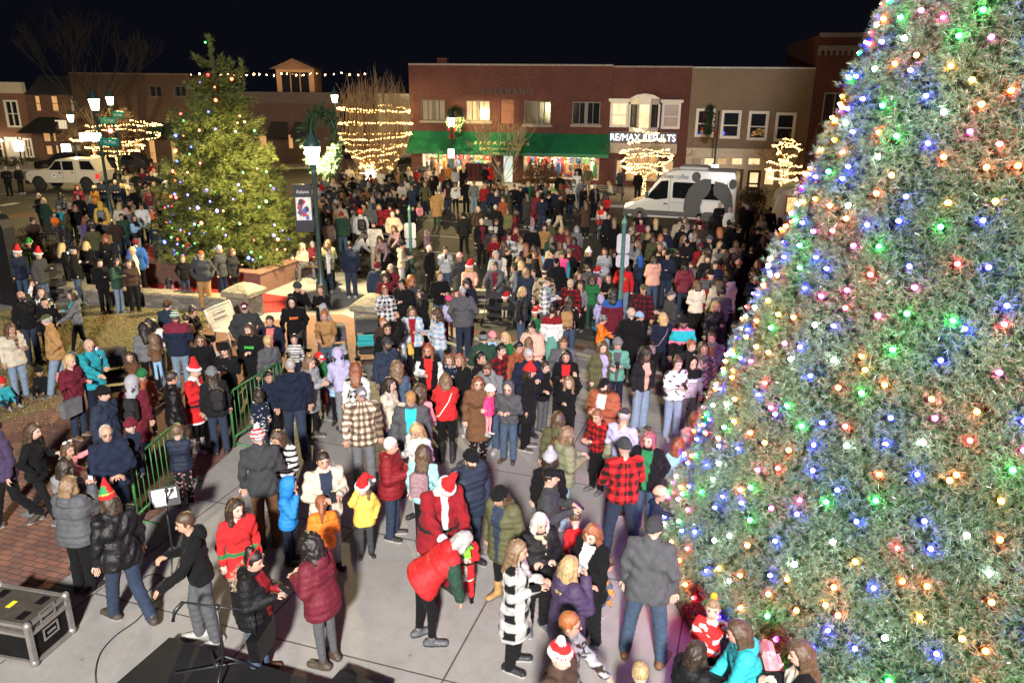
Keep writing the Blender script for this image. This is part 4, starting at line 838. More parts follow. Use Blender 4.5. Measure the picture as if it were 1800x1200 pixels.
b = MB(); n = Vector((-.76,0,.65)); b.add([(.44,.12,1.33),(.44,WV-.12,1.33),(1.27,WV-.2,2.29),(1.27,.2,2.29)], [(0,1,2,3)]); o = b.build('windscreen', M_VGL, t, fix=False); o.location = (-.02,0,.02)
b = MB(); b.prism([(-.56,.80),(-.5,1.0),(-.05,1.12),(-.12,.98)], -.012, -.002); b.build('headlight', emit('van_lamp', (1,.55,.15), 4), t)
b = MB(); b.tube([(.72,-.14,1.46),(.72,-.03,1.44)], .03); b.bbox((.62,-.26,1.34),(.76,-.08,1.62), .03); b.build('door_mirror', M_CLAD, t)
b = MB()
for x in (1.93, 4.98): b.box((x-.008,-.007,.72),(x+.008,-.002,2.45))
b.box((2.0,-.007,1.16),(5.3,-.002,1.175)); b.build('door_seam', M_CLAD, t); b = MB(); b.bbox((1.62,-.03,1.06),(1.84,-.002,1.12), .01); b.build('door_handle', M_CLAD, t)
for x in (.32, 4.1): wheel(t, x, .14, .37); 
for x in (.32, 4.1): wheel(t, x, WV-.14, .37)
for x in (.32, 4.1): q = MB(); q.prism([(x+.47*math.cos(a), max(.37+.47*math.sin(a), .36)) for a in [math.pi*k/12 for k in range(13)]], -.009, -.0025); q.build('wheel_arch', M_CLAD, t)
M_BEAR = mat('bear_grey', (.045,.045,.05), .5, var=.1, bmp=0); M_BEARW = mat('bear_white', (.62,.62,.63), .4, var=.05, bmp=0)
def blob(cx, cz, rx, rz_, y, m, name='bear_graphic', a0=0, a1=360, zmin=.5, zmax=9):
    q = MB(); q.prism([(cx+rx*math.cos(R(a0+(a1-a0)*k/30)), min(zmax, max(zmin, cz+rz_*math.sin(R(a0+(a1-a0)*k/30))))) for k in range(31 if a1-a0 < 360 else 30)], y, y+.006); q.build(name, m, t)
blob(3.30, 2.42, .24, .24, -.022, M_BEAR); blob(5.25, 2.16, .20, .24, -.022, M_BEAR)
q = MB(); q.prism([(2.85,.52),(2.72,.9),(2.76,1.35),(2.95,1.85),(3.3,2.2),(3.75,2.36),(4.1,2.34),(4.12,1.9),(3.98,1.62),(3.7,1.35),(3.62,1.0),(3.7,.75),(3.98,.6),(4.05,.52)], -.0305, -.0245); q.build('bear_graphic', M_BEAR, t)
q = MB(); q.prism([(4.32,2.26),(4.75,2.2),(5.08,1.98),(5.28,1.6),(5.36,1.1),(5.36,.52),(4.65,.52),(4.9,.8),(4.9,1.15),(4.62,1.4),(4.3,1.62),(4.24,1.95)], -.0305, -.0245); q.build('bear_graphic', M_BEAR, t)
q = MB(); q.prism([(3.75,.8),(3.66,1.05),(3.78,1.28),(4.75,1.28),(4.86,1.05),(4.78,.8)], -.020, -.0145); q.build('bear_muzzle', M_BEARW, t)
text('lettering', 'blackbear.coffee', .3, M_BEAR, t, (2.0,-.03,2.40), extrude=.004, width=1.75)
b = MB(); b.bbox((2.3,.3,HV-.02),(3.9,WV-.3,HV+.14), .06); b.build('roof_vent', M_VANP, t)
b = MB(); b.prism([(5.495,.95),(5.52,.95),(5.52,1.5),(5.495,1.5)], .02, .14); b.build('tail_light', mat('tail_red', (.4,.02,.02), .2, bmp=0), t)
# pickup
tp = G(60, 336); t = empty('pickup_truck', tp, R(-3)); t.scale = (.9, .95, 1); tag(t, 'white crew-cab pickup truck with a round door emblem', 'pickup truck'); M_TRK = mat('truck_white', (.62,.58,.50), .3, var=.04, bmp=0); WT = 1.95
b = MB(); b.prism([(-.4,.5),(-.46,.75),(-.42,1.08),(-.2,1.2),(1.15,1.28),(1.85,1.9),(2.1,1.96),(3.35,1.95),(3.42,1.3),(4.75,1.28),(4.78,.55)], 0, WT); bevelled(b, 'body', M_TRK, t, .06)
b = MB(); b.prism([(3.43,1.285),(3.40,1.9),(3.5,1.97),(4.25,1.97),(4.62,1.285)], .06, WT-.06); bevelled(b, 'bed_canopy', M_TRK, t, .04)
b = MB(); b.prism([(1.3,1.3),(1.85,1.82),(2.2,1.84),(2.2,1.3)], -.012, -.003); b.prism([(2.3,1.3),(2.3,1.84),(3.05,1.84),(3.05,1.3)], -.012, -.003); b.build('side_window', M_VGL, t); b = MB(); b.prism([(3.5,1.34),(3.48,1.86),(4.2,1.86),(4.5,1.34)], .046, .056); b.build('canopy_window', M_VGL, t)
b = MB(); b.add([(1.16,.1,1.29),(1.16,WT-.1,1.29),(1.83,WT-.15,1.9),(1.83,.15,1.9)], [(0,1,2,3)]); o = b.build('windscreen', M_VGL, t, fix=False); o.location = (-.03,0,.03)
b = MB(); b.bbox((-.5,-.02,.42),(-.2,WT+.02,.66), .03); b.bbox((4.7,-.02,.45),(4.9,WT+.02,.65), .03); b.build('bumper', M_BLACK, t)
for x in (.45, 3.8): wheel(t, x, .12, .42, .28); wheel(t, x, WT-.12, .42, .28)
for x in (.45, 3.8): q = MB(); q.prism([(x+.5*math.cos(a), max(.42+.52*math.sin(a), .5)) for a in [math.pi*k/12 for k in range(13)]], -.008, -.0025); q.build('wheel_arch', M_BLACK, t)
b = MB(); b.prism([(1.62+.15*math.cos(a), .98+.15*math.sin(a)) for a in [2*math.pi*k/16 for k in range(16)]], -.012, -.003); b.build('door_emblem', mat('emblem_white', (.8,.85,.9), .4, bmp=0), t)
b = MB(); b.prism([(1.62+.07*math.cos(a), .98+.07*math.sin(a)) for a in [2*math.pi*k/12 for k in range(12)]], -.016, -.0125); b.build('emblem_centre', mat('emblem_blue', (.1,.2,.4), .4, bmp=0), t)
b = MB(); b.box((4.5,-.012,.8),(4.78,-.003,1.12)); b.build('tail_light', emit('tail_dim', (1,.05,.03), .6, (.4,.02,.02)), t); b = MB(); b.box((-.2,-.01,.88),(.02,-.002,1.05)); b.build('headlight', mat('lamp_glass', (.5,.5,.5), .15, bmp=0), t)
b = MB()
for x in (2.25, 3.12): b.box((x-.006,-.008,.62),(x+.006,-.002,1.85))
b.build('door_seam', M_CLAD, t); b = MB(); b.bbox((1.95,-.03,1.12),(2.15,-.002,1.17), .01); b.bbox((2.85,-.03,1.12),(3.02,-.002,1.17), .01); b.build('door_handle', M_BLACK, t)
# dark parked cars
def car(px, py, yaw, col, label, L=4.4):
    p = G(px, py); t = empty('parked_car', p, yaw); tag(t, label, 'car', 'dark cars parked on the street'); W = 1.8; b = MB()
    b.prism([(0,.3),(-.03,.6),(.05,.82),(1.0,.95),(1.7,1.42),(2.2,1.5),(3.3,1.48),(4.0,1.05),(4.35,.95),(4.4,.35)], 0, W); bevelled(b, 'body', mat('car_paint_'+str(round(col[0],3)), col, .2, var=.05, bmp=0), t, .06)
    b = MB(); b.prism([(1.15,.98),(1.75,1.38),(2.2,1.44),(3.2,1.42),(3.75,1.02)], -.01, -.003); b.build('side_window', M_VGL, t)
    for x in (.8, 3.5): wheel(t, x, .1, .33, .22); wheel(t, x, W-.1, .33, .22)
    b = MB(); b.box((-.02,.15,.62),(.0,.45,.76)); b.box((-.02,W-.45,.62),(.0,W-.15,.76)); b.build('headlight', mat('lamp_glass', (.5,.5,.5), .15, bmp=0), t)
car(62, 304, R(4), (.012,.012,.014), 'dark parked car behind the white pickup'); car(662, 312, R(-6), (.02,.022,.035), 'dark blue car behind the string-lit vase-shaped tree'); car(150, 305, R(5), (.02,.02,.022), 'dark parked car right of the pickup under the lit tree')
# food trailer
p = G(1353, 408); t = empty('food_trailer', p, R(-14)); tag(t, 'white rounded food trailer with a lit serving hatch', 'food trailer'); LT, HT = 4.2, 2.15
b = MB(); b.prism([(0,.4),(.0,1.0),(.18,1.7),(.5,2.05),(1.0,HT+.05),(3.4,HT+.05),(LT,1.9),(LT,.4)], 0, 1.9); bevelled(b, 'shell', mat('trailer_white', (.55,.54,.52), .35, var=.06, bmp=.02), t, .12)
b = MB(); frame(b, .55, 2.6, .92, 1.72, .06, -.05, -.002); b.build('serving_hatch', mat('hatch_wood', (.13,.07,.04), .5), t); b = MB(); b.quad((.6,-.004,.97),(2.55,-.004,.97),(2.55,-.004,1.67),(.6,-.004,1.67)); b.build('hatch_interior', litmat('hatch_lit', (1,.62,.22), (.5,.22,.06), 1.5, (5,1,5)), t, fix=False)
b = MB(); b.bbox((.5,-.32,.86),(2.65,-.004,.915), .01); b.build('counter', mat('hatch_wood', (.13,.07,.04), .5), t)
b = MB(); frame(b, .85, 1.25, 1.80, 1.97, .025, -.03, -.002); b.build('window', M_ALU, t); b = MB(); b.quad((.87,-.01,1.82),(1.23,-.01,1.82),(1.23,-.01,1.95),(.87,-.01,1.95)); b.build('pane', L_BRIGHT, t, fix=False)
b = MB(); b.box((1.45,-.03,1.78),(2.6,-.004,1.98)); s_ = b.build('sign_board', mat('board_brown', (.06,.045,.035), .5), t); text('lettering', 'BLACK BEAR', .16, mat('banner_white', (.6,.6,.6), .6, bmp=0), s_, (2.02,-.04,1.88), extrude=.003, width=1.0)
wheel(t, 2.1, .12, .33)
l = bpy.data.lights.new('hatch_light', 'POINT'); l.energy = 60; l.color = (1,.68,.35); l.shadow_soft_size = .15; ob = bpy.data.objects.new('hatch_light', l); COL.objects.link(ob); ob.parent = t; ob.location = (1.6,-.25,1.6)
# clothes rack in front of the shop, park bench on the far pavement
def rack(px, py, L, cols, label):
    p = G(px, py, .14); t = empty('clothes_rack', p, F1.rz); tag(t, label, 'clothes rack'); b = MB(); b.tube([(0,0,0),(0,0,1.5),(L,0,1.5),(L,0,0)], .02, 6); b.tube([(0,-.25,.02),(0,.25,.02)], .02); b.tube([(L,-.25,.02),(L,.25,.02)], .02); b.build('frame', M_BLACK, t); k = 0; x = .08; rr = random.Random(px)
    while x < L-.08:
        q = MB(); w = rr.uniform(.16,.22); q.add([(x+dx, y, z) for dx in (-.025,.025) for y, z in ((-w,1.36),(0,1.46),(w,1.36),(w*1.1,.55+rr.uniform(0,.1)),(-w*1.1,.5))], [(0,1,2,3,4),(9,8,7,6,5),(0,5,6,1),(1,6,7,2),(2,7,8,3),(3,8,9,4),(4,9,5,0)]); q.build('garment', mat('garment_%s' % str(cols[k % len(cols)]), cols[k % len(cols)], .9, bmp=0), t); x += .1; k += 1
rack(818, 325, 1.9, [(.10,.012,.02),(.02,.02,.025),(.16,.02,.03)], 'rack of dark and maroon clothes outside the green awning shop')
# ------------------------------------------------------------------ big artificial tree on the right
from math import pi
M_NEED = []
def needle(name, c, rough=.45, spec=.5, tl=.0):
    m, nt, bs = newmat(name); bs.inputs['Base Color'].default_value = rgba(c); bs.inputs['Roughness'].default_value = rough; bs.inputs['Specular IOR Level'].default_value = spec
    n = noise(nt, coords(nt), .9, 3); nt.links.new(ramp(nt, n.outputs[0], [(.35, tuple(x*.75 for x in c)), (.65, tuple(min(1, x*1.15) for x in c))]), bs.inputs['Base Color']); return m
BIG_C = (6.5, 9.0); BIG_R, BIG_H = 4.4, 15.0; BIG_Z0 = .15
def bigR(z): return max(0.02, BIG_R*(1-(z-BIG_Z0)/BIG_H))
bt = empty('christmas_tree', (BIG_C[0], BIG_C[1], 0)); tag(bt, 'huge artificial christmas tree covered in coloured lights filling the right side', 'christmas tree')
rng = np.random.default_rng(11); n = 150000
zz = BIG_Z0 + BIG_H*(1-np.sqrt(rng.uniform(0, 1, n))); cam_a = math.atan2(-BIG_C[1], -BIG_C[0])
keep = np.ones(n, bool); an = rng.uniform(-pi, pi, n); front = np.cos(an-cam_a) > -.12; keep = front | (rng.uniform(0, 1, n) < .10); keep &= (zz < 9.2) | (rng.uniform(0, 1, n) < .12)
zz, an = zz[keep], an[keep]; n = len(zz)
lump = .07*np.sin(an*23+zz*3)+.06*np.sin(an*11-zz*5.3)+.05*np.sin(zz*9)
rr_ = BIG_R*(1-(zz-BIG_Z0)/BIG_H) + rng.normal(0, .045, n) + lump*.6 - .03
C = np.stack([rr_*np.cos(an), rr_*np.sin(an), zz+rng.normal(0, .03, n)], 1); sl_ = BIG_R/BIG_H
Nn = np.stack([np.cos(an), np.sin(an), np.full(n, sl_*.6-.15)], 1)+rng.normal(0, .40, (n, 3)); Nn /= np.linalg.norm(Nn, axis=1, keepdims=True)
V, mi = tufts(None, C-Nn*.06, Nn, 25, .073, .0058, .85, rng, 12); mi = np.searchsorted([4, 8, 10, 11], mi, side='right')
tuftmesh('crown', [(V, mi)], [needle('pvc_green', (.105,.20,.10)), needle('pvc_light', (.22,.33,.195)), needle('pvc_dark', (.04,.09,.045)), needle('pvc_tinsel', (.42,.50,.40), .25, .9), needle('pvc_brown', (.20,.12,.06))], bt)
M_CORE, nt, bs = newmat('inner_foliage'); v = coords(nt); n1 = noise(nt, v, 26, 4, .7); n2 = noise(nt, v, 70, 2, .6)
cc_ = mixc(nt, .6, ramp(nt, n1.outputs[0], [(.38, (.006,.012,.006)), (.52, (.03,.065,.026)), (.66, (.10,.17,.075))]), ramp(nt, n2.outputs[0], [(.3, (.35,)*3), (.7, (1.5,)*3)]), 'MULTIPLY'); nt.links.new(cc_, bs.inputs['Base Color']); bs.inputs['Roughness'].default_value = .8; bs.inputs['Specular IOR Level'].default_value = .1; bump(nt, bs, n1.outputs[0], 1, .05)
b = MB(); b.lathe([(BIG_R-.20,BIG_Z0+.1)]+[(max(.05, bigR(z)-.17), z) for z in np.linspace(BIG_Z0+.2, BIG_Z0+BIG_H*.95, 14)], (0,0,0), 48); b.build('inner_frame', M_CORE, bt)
b = MB(); b.lathe([(.35,0),(.35,1.2)], (0,0,0), 12); b.build('trunk', M_BLACK, bt)
b = MB(); b.lathe([(BIG_R+.02,.02),(BIG_R+.02,.1),(.2,.11)], (0,0,0), 48); b.build('base_ring', brickmat('ring_paver', (.235,.105,.072), (.15,.085,.068), (.055,.042,.036), .21, .105, rot=(0,0,0)), bt)
# coloured bulbs: a spiral of strings
sl_t = empty('string_lights', (BIG_C[0], BIG_C[1], 0)); tag(sl_t, 'multicoloured bulbs strung all over the huge christmas tree', 'string lights')
BC = {'orange': (125,8.0,.05), 'blue': (.04,.26,170), 'green': (.02,95,9), 'white': (60,62,72), 'pink': (105,.10,26), 'violet': (.30,.12,165), 'amber': (60,17,.06), 'red': (130,.07,.05)}
BM = {k: emit('bulb_'+k, tuple(x/max(c) for x in c), max(c)) for k, c in BC.items()}; M_TIP = emit('bulb_tip', (1,.97,.92), 14)
pool = ['orange']*7+['blue']*5+['green']*4+['white']*4+['pink']*3+['violet']*4+['amber']*3+['red']*2
bm_mesh = {}
for k in BM:
    q = MB(); q.ball((0,0,0), .027, 8, 6); q.cur = 1; q.ball((.0225,0,.006), .0125, 6, 4); o = q.build('tmp', [BM[k], M_TIP]); bm_mesh[k] = o.data; bpy.data.objects.remove(o)
bm_small = {}
for k, c in dict(blue=(.02,.06,1), orange=(1,.10,.01), green=(.01,1,.10), red=(1,.02,.01), violet=(.12,.05,1), amber=(1,.35,.02)).items():
    q = MB(); q.ball((0,0,0), .030, 6, 4); o = q.build('tmp', emit('small_'+k, c, 6 if k != 'blue' else 9)); bm_small[k] = o.data; bpy.data.objects.remove(o)
rb_ = random.Random(21); bulbs = []; seq_ = list(pool); rb_.shuffle(seq_)
for row in range(42):
    z = BIG_Z0+.35+row*.285; r = bigR(z)
    if z > 9.5: break
    circ = 2*pi*r; k = max(6, int(circ/.36)); ph = rb_.uniform(0, 6.28)
    for j in range(k):
        a = ph+2*pi*j/k+rb_.gauss(0, .016); zz_ = z+rb_.gauss(0, .065); bulbs.append((a, zz_, bigR(zz_)+rb_.choice([.055,.05,.04,.03,.02,.01,-.01]), seq_[(j+row*11) % len(seq_)]))
def bdist(t): x, y = BIG_C[0]+t[2]*math.cos(t[0]), BIG_C[1]+t[2]*math.sin(t[0]); return x*x+y*y+(t[1]-CAM_H)**2 + (0 if math.cos(t[0]-cam_a) > 0 else 500) + (0 if 0 < PROJ((x,y,t[1]))[0] < 1800 and 0 < PROJ((x,y,t[1]))[1] < 1200 else 500)
bulbs.sort(key=bdist); cord = MB()
rest = {k: MB() for k in BM}
allrest = MB(); keys = list(BM)
for i, (a, z, r, c) in enumerate(bulbs):
    pos = (r*math.cos(a), r*math.sin(a), z)
    if i < 100: link('bulb', bm_mesh[c], sl_t, pos).rotation_euler = (0, 0, a+rb_.gauss(0, .25))
    else: allrest.cur = keys.index(c); allrest.ball(pos, .027, 7, 5); allrest.cur = len(keys); allrest.ball((pos[0]+.0225*math.cos(a), pos[1]+.0225*math.sin(a), pos[2]+.006), .0125, 5, 4)
o = allrest.build('bulb', [BM[k] for k in keys]+[M_TIP], sl_t, fix=False); o['kind'] = 'stuff'
for z in np.arange(BIG_Z0+.35, 9.5, .285): cord.tube([((bigR(z)-.08)*math.cos(a), (bigR(z)-.08)*math.sin(a), z+.05*math.sin(a*9)) for a in np.linspace(0, 2*pi, 49)], .006, 3)
cord.build('cord', mat('cord_green', (.01,.03,.015), .6, bmp=0), sl_t)
# ------------------------------------------------------------------ tall natural evergreen in the planter
ep = G(412, 484); EH = zat(ep, 66); et = empty('evergreen_tree', (ep.x, ep.y, 0)); tag(et, 'tall natural evergreen with sparse coloured lights rising from the brick planter', 'evergreen tree')
b = MB(); b.tube([(0,0,.4),(.03,.02,EH*.5),(0,0,EH*.98)], [.17,.09,.015], 8); b.build('trunk', mat('bark', (.07,.05,.035), .9, scale=12), et)
rng = np.random.default_rng(5); Cs, Ds = [], []; limbs = MB(); rr = random.Random(9); ER = 2.4
def erad(z): t = (z-.75)/(EH-.75); return ER*(1-t)**.70*min(1, .80+t*3.2)
for i in range(640):
    z = .85+(EH-1.3)*(1-math.sqrt(rr.random())*.995); a = rr.uniform(0, 2*pi); L = erad(z)*rr.uniform(.62, 1.14)
    if rr.random() < .05: L *= 1.18
    up = -.06+.55*(z/EH)**2; n = max(3, int(L/.10)); pts = []
    for k in range(n+1):
        s = k/n; pts.append((math.cos(a+.12*s*rr.uniform(-1,1))*L*s, math.sin(a+.12*s*rr.uniform(-1,1))*L*s, z+L*s*up-.20*L*s*(1-s)*.6+.10*s*s))
    limbs.tube([pts[0], pts[n//2], pts[-1]], [.02,.013,.004], 3, cap=False)
    for k in range(max(1, int(n*.30)), n+1):
        p = np.array(pts[k]); d = np.array(pts[k])-np.array(pts[k-1]); d /= np.linalg.norm(d); side = np.array([-d[1], d[0], 0])
        for s in (-1, 1, 0):
            w = (1-k/n)*.55+.14; m = 3 if s else 2
            for q in range(m if s else 1): 
                off = side*s*w*(q+.6)/m; Cs.append(p+off+rng.normal(0, .03, 3)+np.array([0,0,-.05*abs(s)*(q+1)])); Ds.append(d*.9+side*s*.8+np.array([0,0,-.12+.25*rr.random()]))
for k in range(60): z = EH-.9+.95*k/60; Cs.append(np.array([rng.normal(0,.03), rng.normal(0,.03), z])); Ds.append(np.array([rng.normal(0,.6), rng.normal(0,.6), .9]))
for k in range(50): z = EH-2.0+1.35*k/50; Cs.append(np.array([.75+.18*k/50+rng.normal(0,.06*(1.2-k/50)), .1+rng.normal(0,.06), z])); Ds.append(np.array([rng.normal(.2,.6), rng.normal(0,.6), .9]))
Cs, Ds = np.array(Cs), np.array(Ds)
V, mi = tufts(None, Cs, Ds, 9, .17, .016, .42, rng, 6); mi = np.searchsorted([3, 5], mi, side='right')
tuftmesh('crown', [(V, mi)], [needle('spruce_mid', (.125,.15,.03), .6, .3), needle('spruce_dark', (.05,.062,.02), .6, .3), needle('spruce_light', (.175,.19,.036), .6, .3)], et); limbs.build('limb', mat('bark', (.07,.05,.035), .9), et, fix=False)
es = empty('string_lights', (ep.x, ep.y, 0)); tag(es, 'sparse coloured bulbs strung on the tall natural evergreen', 'string lights'); rb_ = random.Random(31); pool2 = ['blue']*8+['orange']*4+['green']*6+['red']*3+['violet']*3
for i in range(98):
    z = .7+(EH-1.0)*(1-math.sqrt(rb_.random())*.98) if i > 0 else EH-.15; a = rb_.uniform(-pi, 0.0); r = erad(z)*rb_.uniform(.86, 1.04); c = rb_.choice(pool2); o = link('bulb', bm_small[c], es, (r*math.cos(a), r*math.sin(a), z)); s = rb_.choice([.9,1.1,1.3,1.9]); o.scale = (s, s, s)
b = MB(); b.tube([(erad(z)*.8*math.cos(z*5), erad(z)*.8*math.sin(z*5), z) for z in np.linspace(.8, EH-.3, 90)], .006, 3); b.build('cord', mat('cord_green', (.01,.03,.015), .6, bmp=0), es)
# ------------------------------------------------------------------ bare trees wound with warm lights
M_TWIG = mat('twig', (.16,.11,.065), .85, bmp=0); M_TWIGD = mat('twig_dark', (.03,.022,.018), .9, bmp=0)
M_WARM = emit('warm_bulb', (1,.52,.14), 13)
def grow(b, p, d, L, r, depth, rr, spread, upb, segs=3, minr=.006, split=(2,3), ends=None, keep=None):
    pts = [Vector(p)]; rs = [r]; d = Vector(d).normalized()
    for k in range(segs):
        d = (d + Vector((rr.gauss(0,.09), rr.gauss(0,.09), rr.gauss(0,.05)+upb*.1))).normalized(); pts.append(pts[-1]+d*L/segs); rs.append(max(minr, r*(1-.38*(k+1)/segs)))
    b.tube(pts, rs, 6 if r > .04 else 3, cap=False)
    if ends is not None: ends.append(pts[-1])
    if depth == 0: return
    for k in range(rr.randint(*split)):
        q = pts[rr.choice([-1,-1,-2])] if len(pts) > 2 else pts[-1]; v = Vector((rr.gauss(0,1), rr.gauss(0,1), rr.gauss(0,.45))).normalized()
        grow(b, q, (d + v*spread + Vector((0,0,upb*.35))).normalized(), L*rr.uniform(.62,.88), max(minr, rs[-1]*rr.uniform(.6,.85)), depth-1, rr, spread, upb, segs, minr, split, ends)
def warm_string(base, paths, label, step, r, m=M_WARM):
    t = empty('string_lights', base); tag(t, label, 'string lights', 'warm white string lights'); b = MB(); c = MB(); rr = random.Random(int(step*1000)+len(paths))
    for pts in paths:
        c.tube(pts, .007, 3); L = 0
        for a, d in zip(pts[:-1], pts[1:]):
            a, d = Vector(a), Vector(d); seg = (d-a).length; L += seg
            while L > step: L -= step*rr.uniform(.75,1.25); q = a.lerp(d, max(0, min(1, 1-L/seg if seg else 0))); b.add([(q.x+x*r+rr.gauss(0,.03), q.y+y*r, q.z+z*r+rr.gauss(0,.03)) for x, y, z in ((1,0,0),(-1,0,0),(0,1,0),(0,-1,0),(0,0,1),(0,0,-1))], [(0,2,4),(2,1,4),(1,3,4),(3,0,4),(2,0,5),(1,2,5),(3,1,5),(0,3,5)])
    c.build('cord', mat('cord_green', (.01,.03,.015), .6, bmp=0), t); o = b.build('bulb', m, t, fix=False); o['kind'] = 'stuff'; return t
def ring(r, z0, z1, a0, turns, n, wob=.08, rr=random): return [(r*math.cos(a0+turns*2*pi*k/n)*(1+rr.uniform(-wob,wob)), r*math.sin(a0+turns*2*pi*k/n)*(1+rr.uniform(-wob,wob)), z0+(z1-z0)*k/n+rr.uniform(-.06,.06)+.11*math.sin(a0*3+turns*2*pi*k/n*1.5)*min(1, r)) for k in range(n+1)]
# vase-shaped tree
vp = G(664, 343, .16); VH = zat(vp, 128); t = empty('bare_tree', vp); tag(t, 'vase-shaped bare tree with a dense upright crown wound in rings of warm lights', 'bare tree'); rr = random.Random(2)
b = MB(); b.tube([(0,0,-.1),(0,0,.5),(.02,0,1.0)], [.16,.12,.11], 8); b.build('trunk', M_TWIG, t); b = MB(); VR = 2.25
for k in range(170):
    a = rr.uniform(0, 2*pi); tr_ = math.sqrt(rr.random()); mid = VR*tr_*rr.uniform(.85,1.08); top = VR*tr_*rr.uniform(.55,.85); hz = VH*rr.uniform(.78,1.0)*(1-.12*tr_); zb0 = rr.uniform(.6,1.1)
    P = [Vector((.05*math.cos(a),.05*math.sin(a),zb0)), Vector((mid*.55*math.cos(a),mid*.55*math.sin(a),1.5+.5*rr.random())), Vector((mid*math.cos(a+.1),mid*math.sin(a+.1),VH*.52)), Vector((mid*.95*math.cos(a+.15),mid*.95*math.sin(a+.15),VH*.72)), Vector((top*math.cos(a+.2),top*math.sin(a+.2),hz))]
    b.tube(P, [.03,.02,.013,.009,.005], 3, cap=False)
    for j in range(7): i = rr.randrange(1, 4); q = P[i].lerp(P[i+1], rr.random()); e = q+Vector((rr.gauss(0,.22), rr.gauss(0,.22), rr.uniform(.35,1.0))); b.tube([q, (q+e)/2+Vector((rr.gauss(0,.04),rr.gauss(0,.04),0)), e], [.009,.007,.004], 3, cap=False)
b.build('crown', mat('twig_glow_tint', (.30,.20,.11), .8, bmp=0), t, fix=False)  # warm glow of the light strings put into the twig colour
rs_ = random.Random(8); fr = (.93,.95,.93,.78,.60,.42); zz_ = [zat(vp, y) for y in (198,222,243,262,278,290)]
paths = [ring(VR*f, z-.1, z+.1, rs_.uniform(0,6), 1.05, 40, .05, rs_) for f, z in zip(fr, zz_)]+[ring(.17, .1, 1.4, 0, 7, 60, .1, rs_), ring(1.0,1.55,1.9,1,1.6,40,.1,rs_)]
warm_string(vp, paths, 'rings of warm lights wound round the vase-shaped tree', .17, .0185)
b = MB(); P = Vector(vp)+Vector((-.25,-.75,1.35)); t = empty('light_star', P); tag(t, 'glowing starburst ornament at the foot of the vase-shaped tree', 'ornament'); rr = random.Random(3)
for k in range(14): a = k*2*pi/14; b.tube([(0,0,0),(.62*math.cos(a)*(1 if k%2 else .6),rr.gauss(0,.1),.62*math.sin(a)*(1 if k%2 else .6))], [.03,.014], 4)
b.build('rays', emit('star_glow', (1,.78,.38), 9), t)
def lit_tree(px, py, top, wpx, label, lab2, seed, rings, upb=.35, spread=.75, z0=.14, depth=4, step=.17, minr=.0055, mt=None):
    mt = mt or M_TWIG
    p = G(px, py, z0); H = zat(p, top); t = empty('bare_tree', p); tag(t, label, 'bare tree'); rr = random.Random(seed); b = MB(); b.tube([(0,0,-.1),(0,0,H*.30)], [.07,.05], 7); b.build('trunk', mt, t); b = MB()
    for k in range(6): a = 2*pi*k/6+rr.uniform(-.3,.3); grow(b, (0,0,H*(.22+.02*k)), (math.cos(a)*.75, math.sin(a)*.75, .75), H*.27, .03, depth, rr, spread, upb, 3, minr, (2,3))
    b.build('crown', mt, t, fix=False)
    if rings:
        W = wpx/2/PX(p); rs_ = random.Random(seed); paths = [ring(.085, .05, H*.30, 0, 9, 80, .1, rs_)]
        for f, y, tn in rings: z = zat(p, y)-z0; paths.append(ring(W*f, z-.12, z+.12, rs_.uniform(0,6), tn, 36, .16, rs_))
        warm_string(p, paths, lab2, step, .019)
    return p, H
def PX(p): d = Vector(p)-Vector((0,0,CAM_H)); return FPX/abs((CM.transposed() @ d).z)
lit_tree(1131, 346, 222, 95, 'small bare tree with looped warm lights under the glowing white letters', 'loops of warm lights on the small tree beneath the glowing letters', 4, [(.42,233,1),(.62,249,1),(.9,268,1),(.85,280,1),(.75,293,1),(.6,302,1.3)])
lit_tree(1372, 356, 236, 62, 'slim bare tree with tangled warm lights in front of the tan shopfront', 'tangle of warm lights on the slim tree before the tan shopfront', 5, [(.35,250,1),(.75,258,1),(.5,273,1),(.35,284,1),(.85,290,1),(.95,303,1),(.75,315,1.3)])
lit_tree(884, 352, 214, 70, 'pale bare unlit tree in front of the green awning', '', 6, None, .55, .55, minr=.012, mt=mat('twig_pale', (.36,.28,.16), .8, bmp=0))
lit_tree(212, 316, 186, 150, 'wide bare tree with swags of warm lights behind the traffic light', 'swags of warm lights on the wide tree behind the traffic light', 14, [(1.0,218,.55),(.9,236,.6),(.85,248,.6),(.6,258,1),(.5,268,1)], .1, .9, .13, 5, .19)
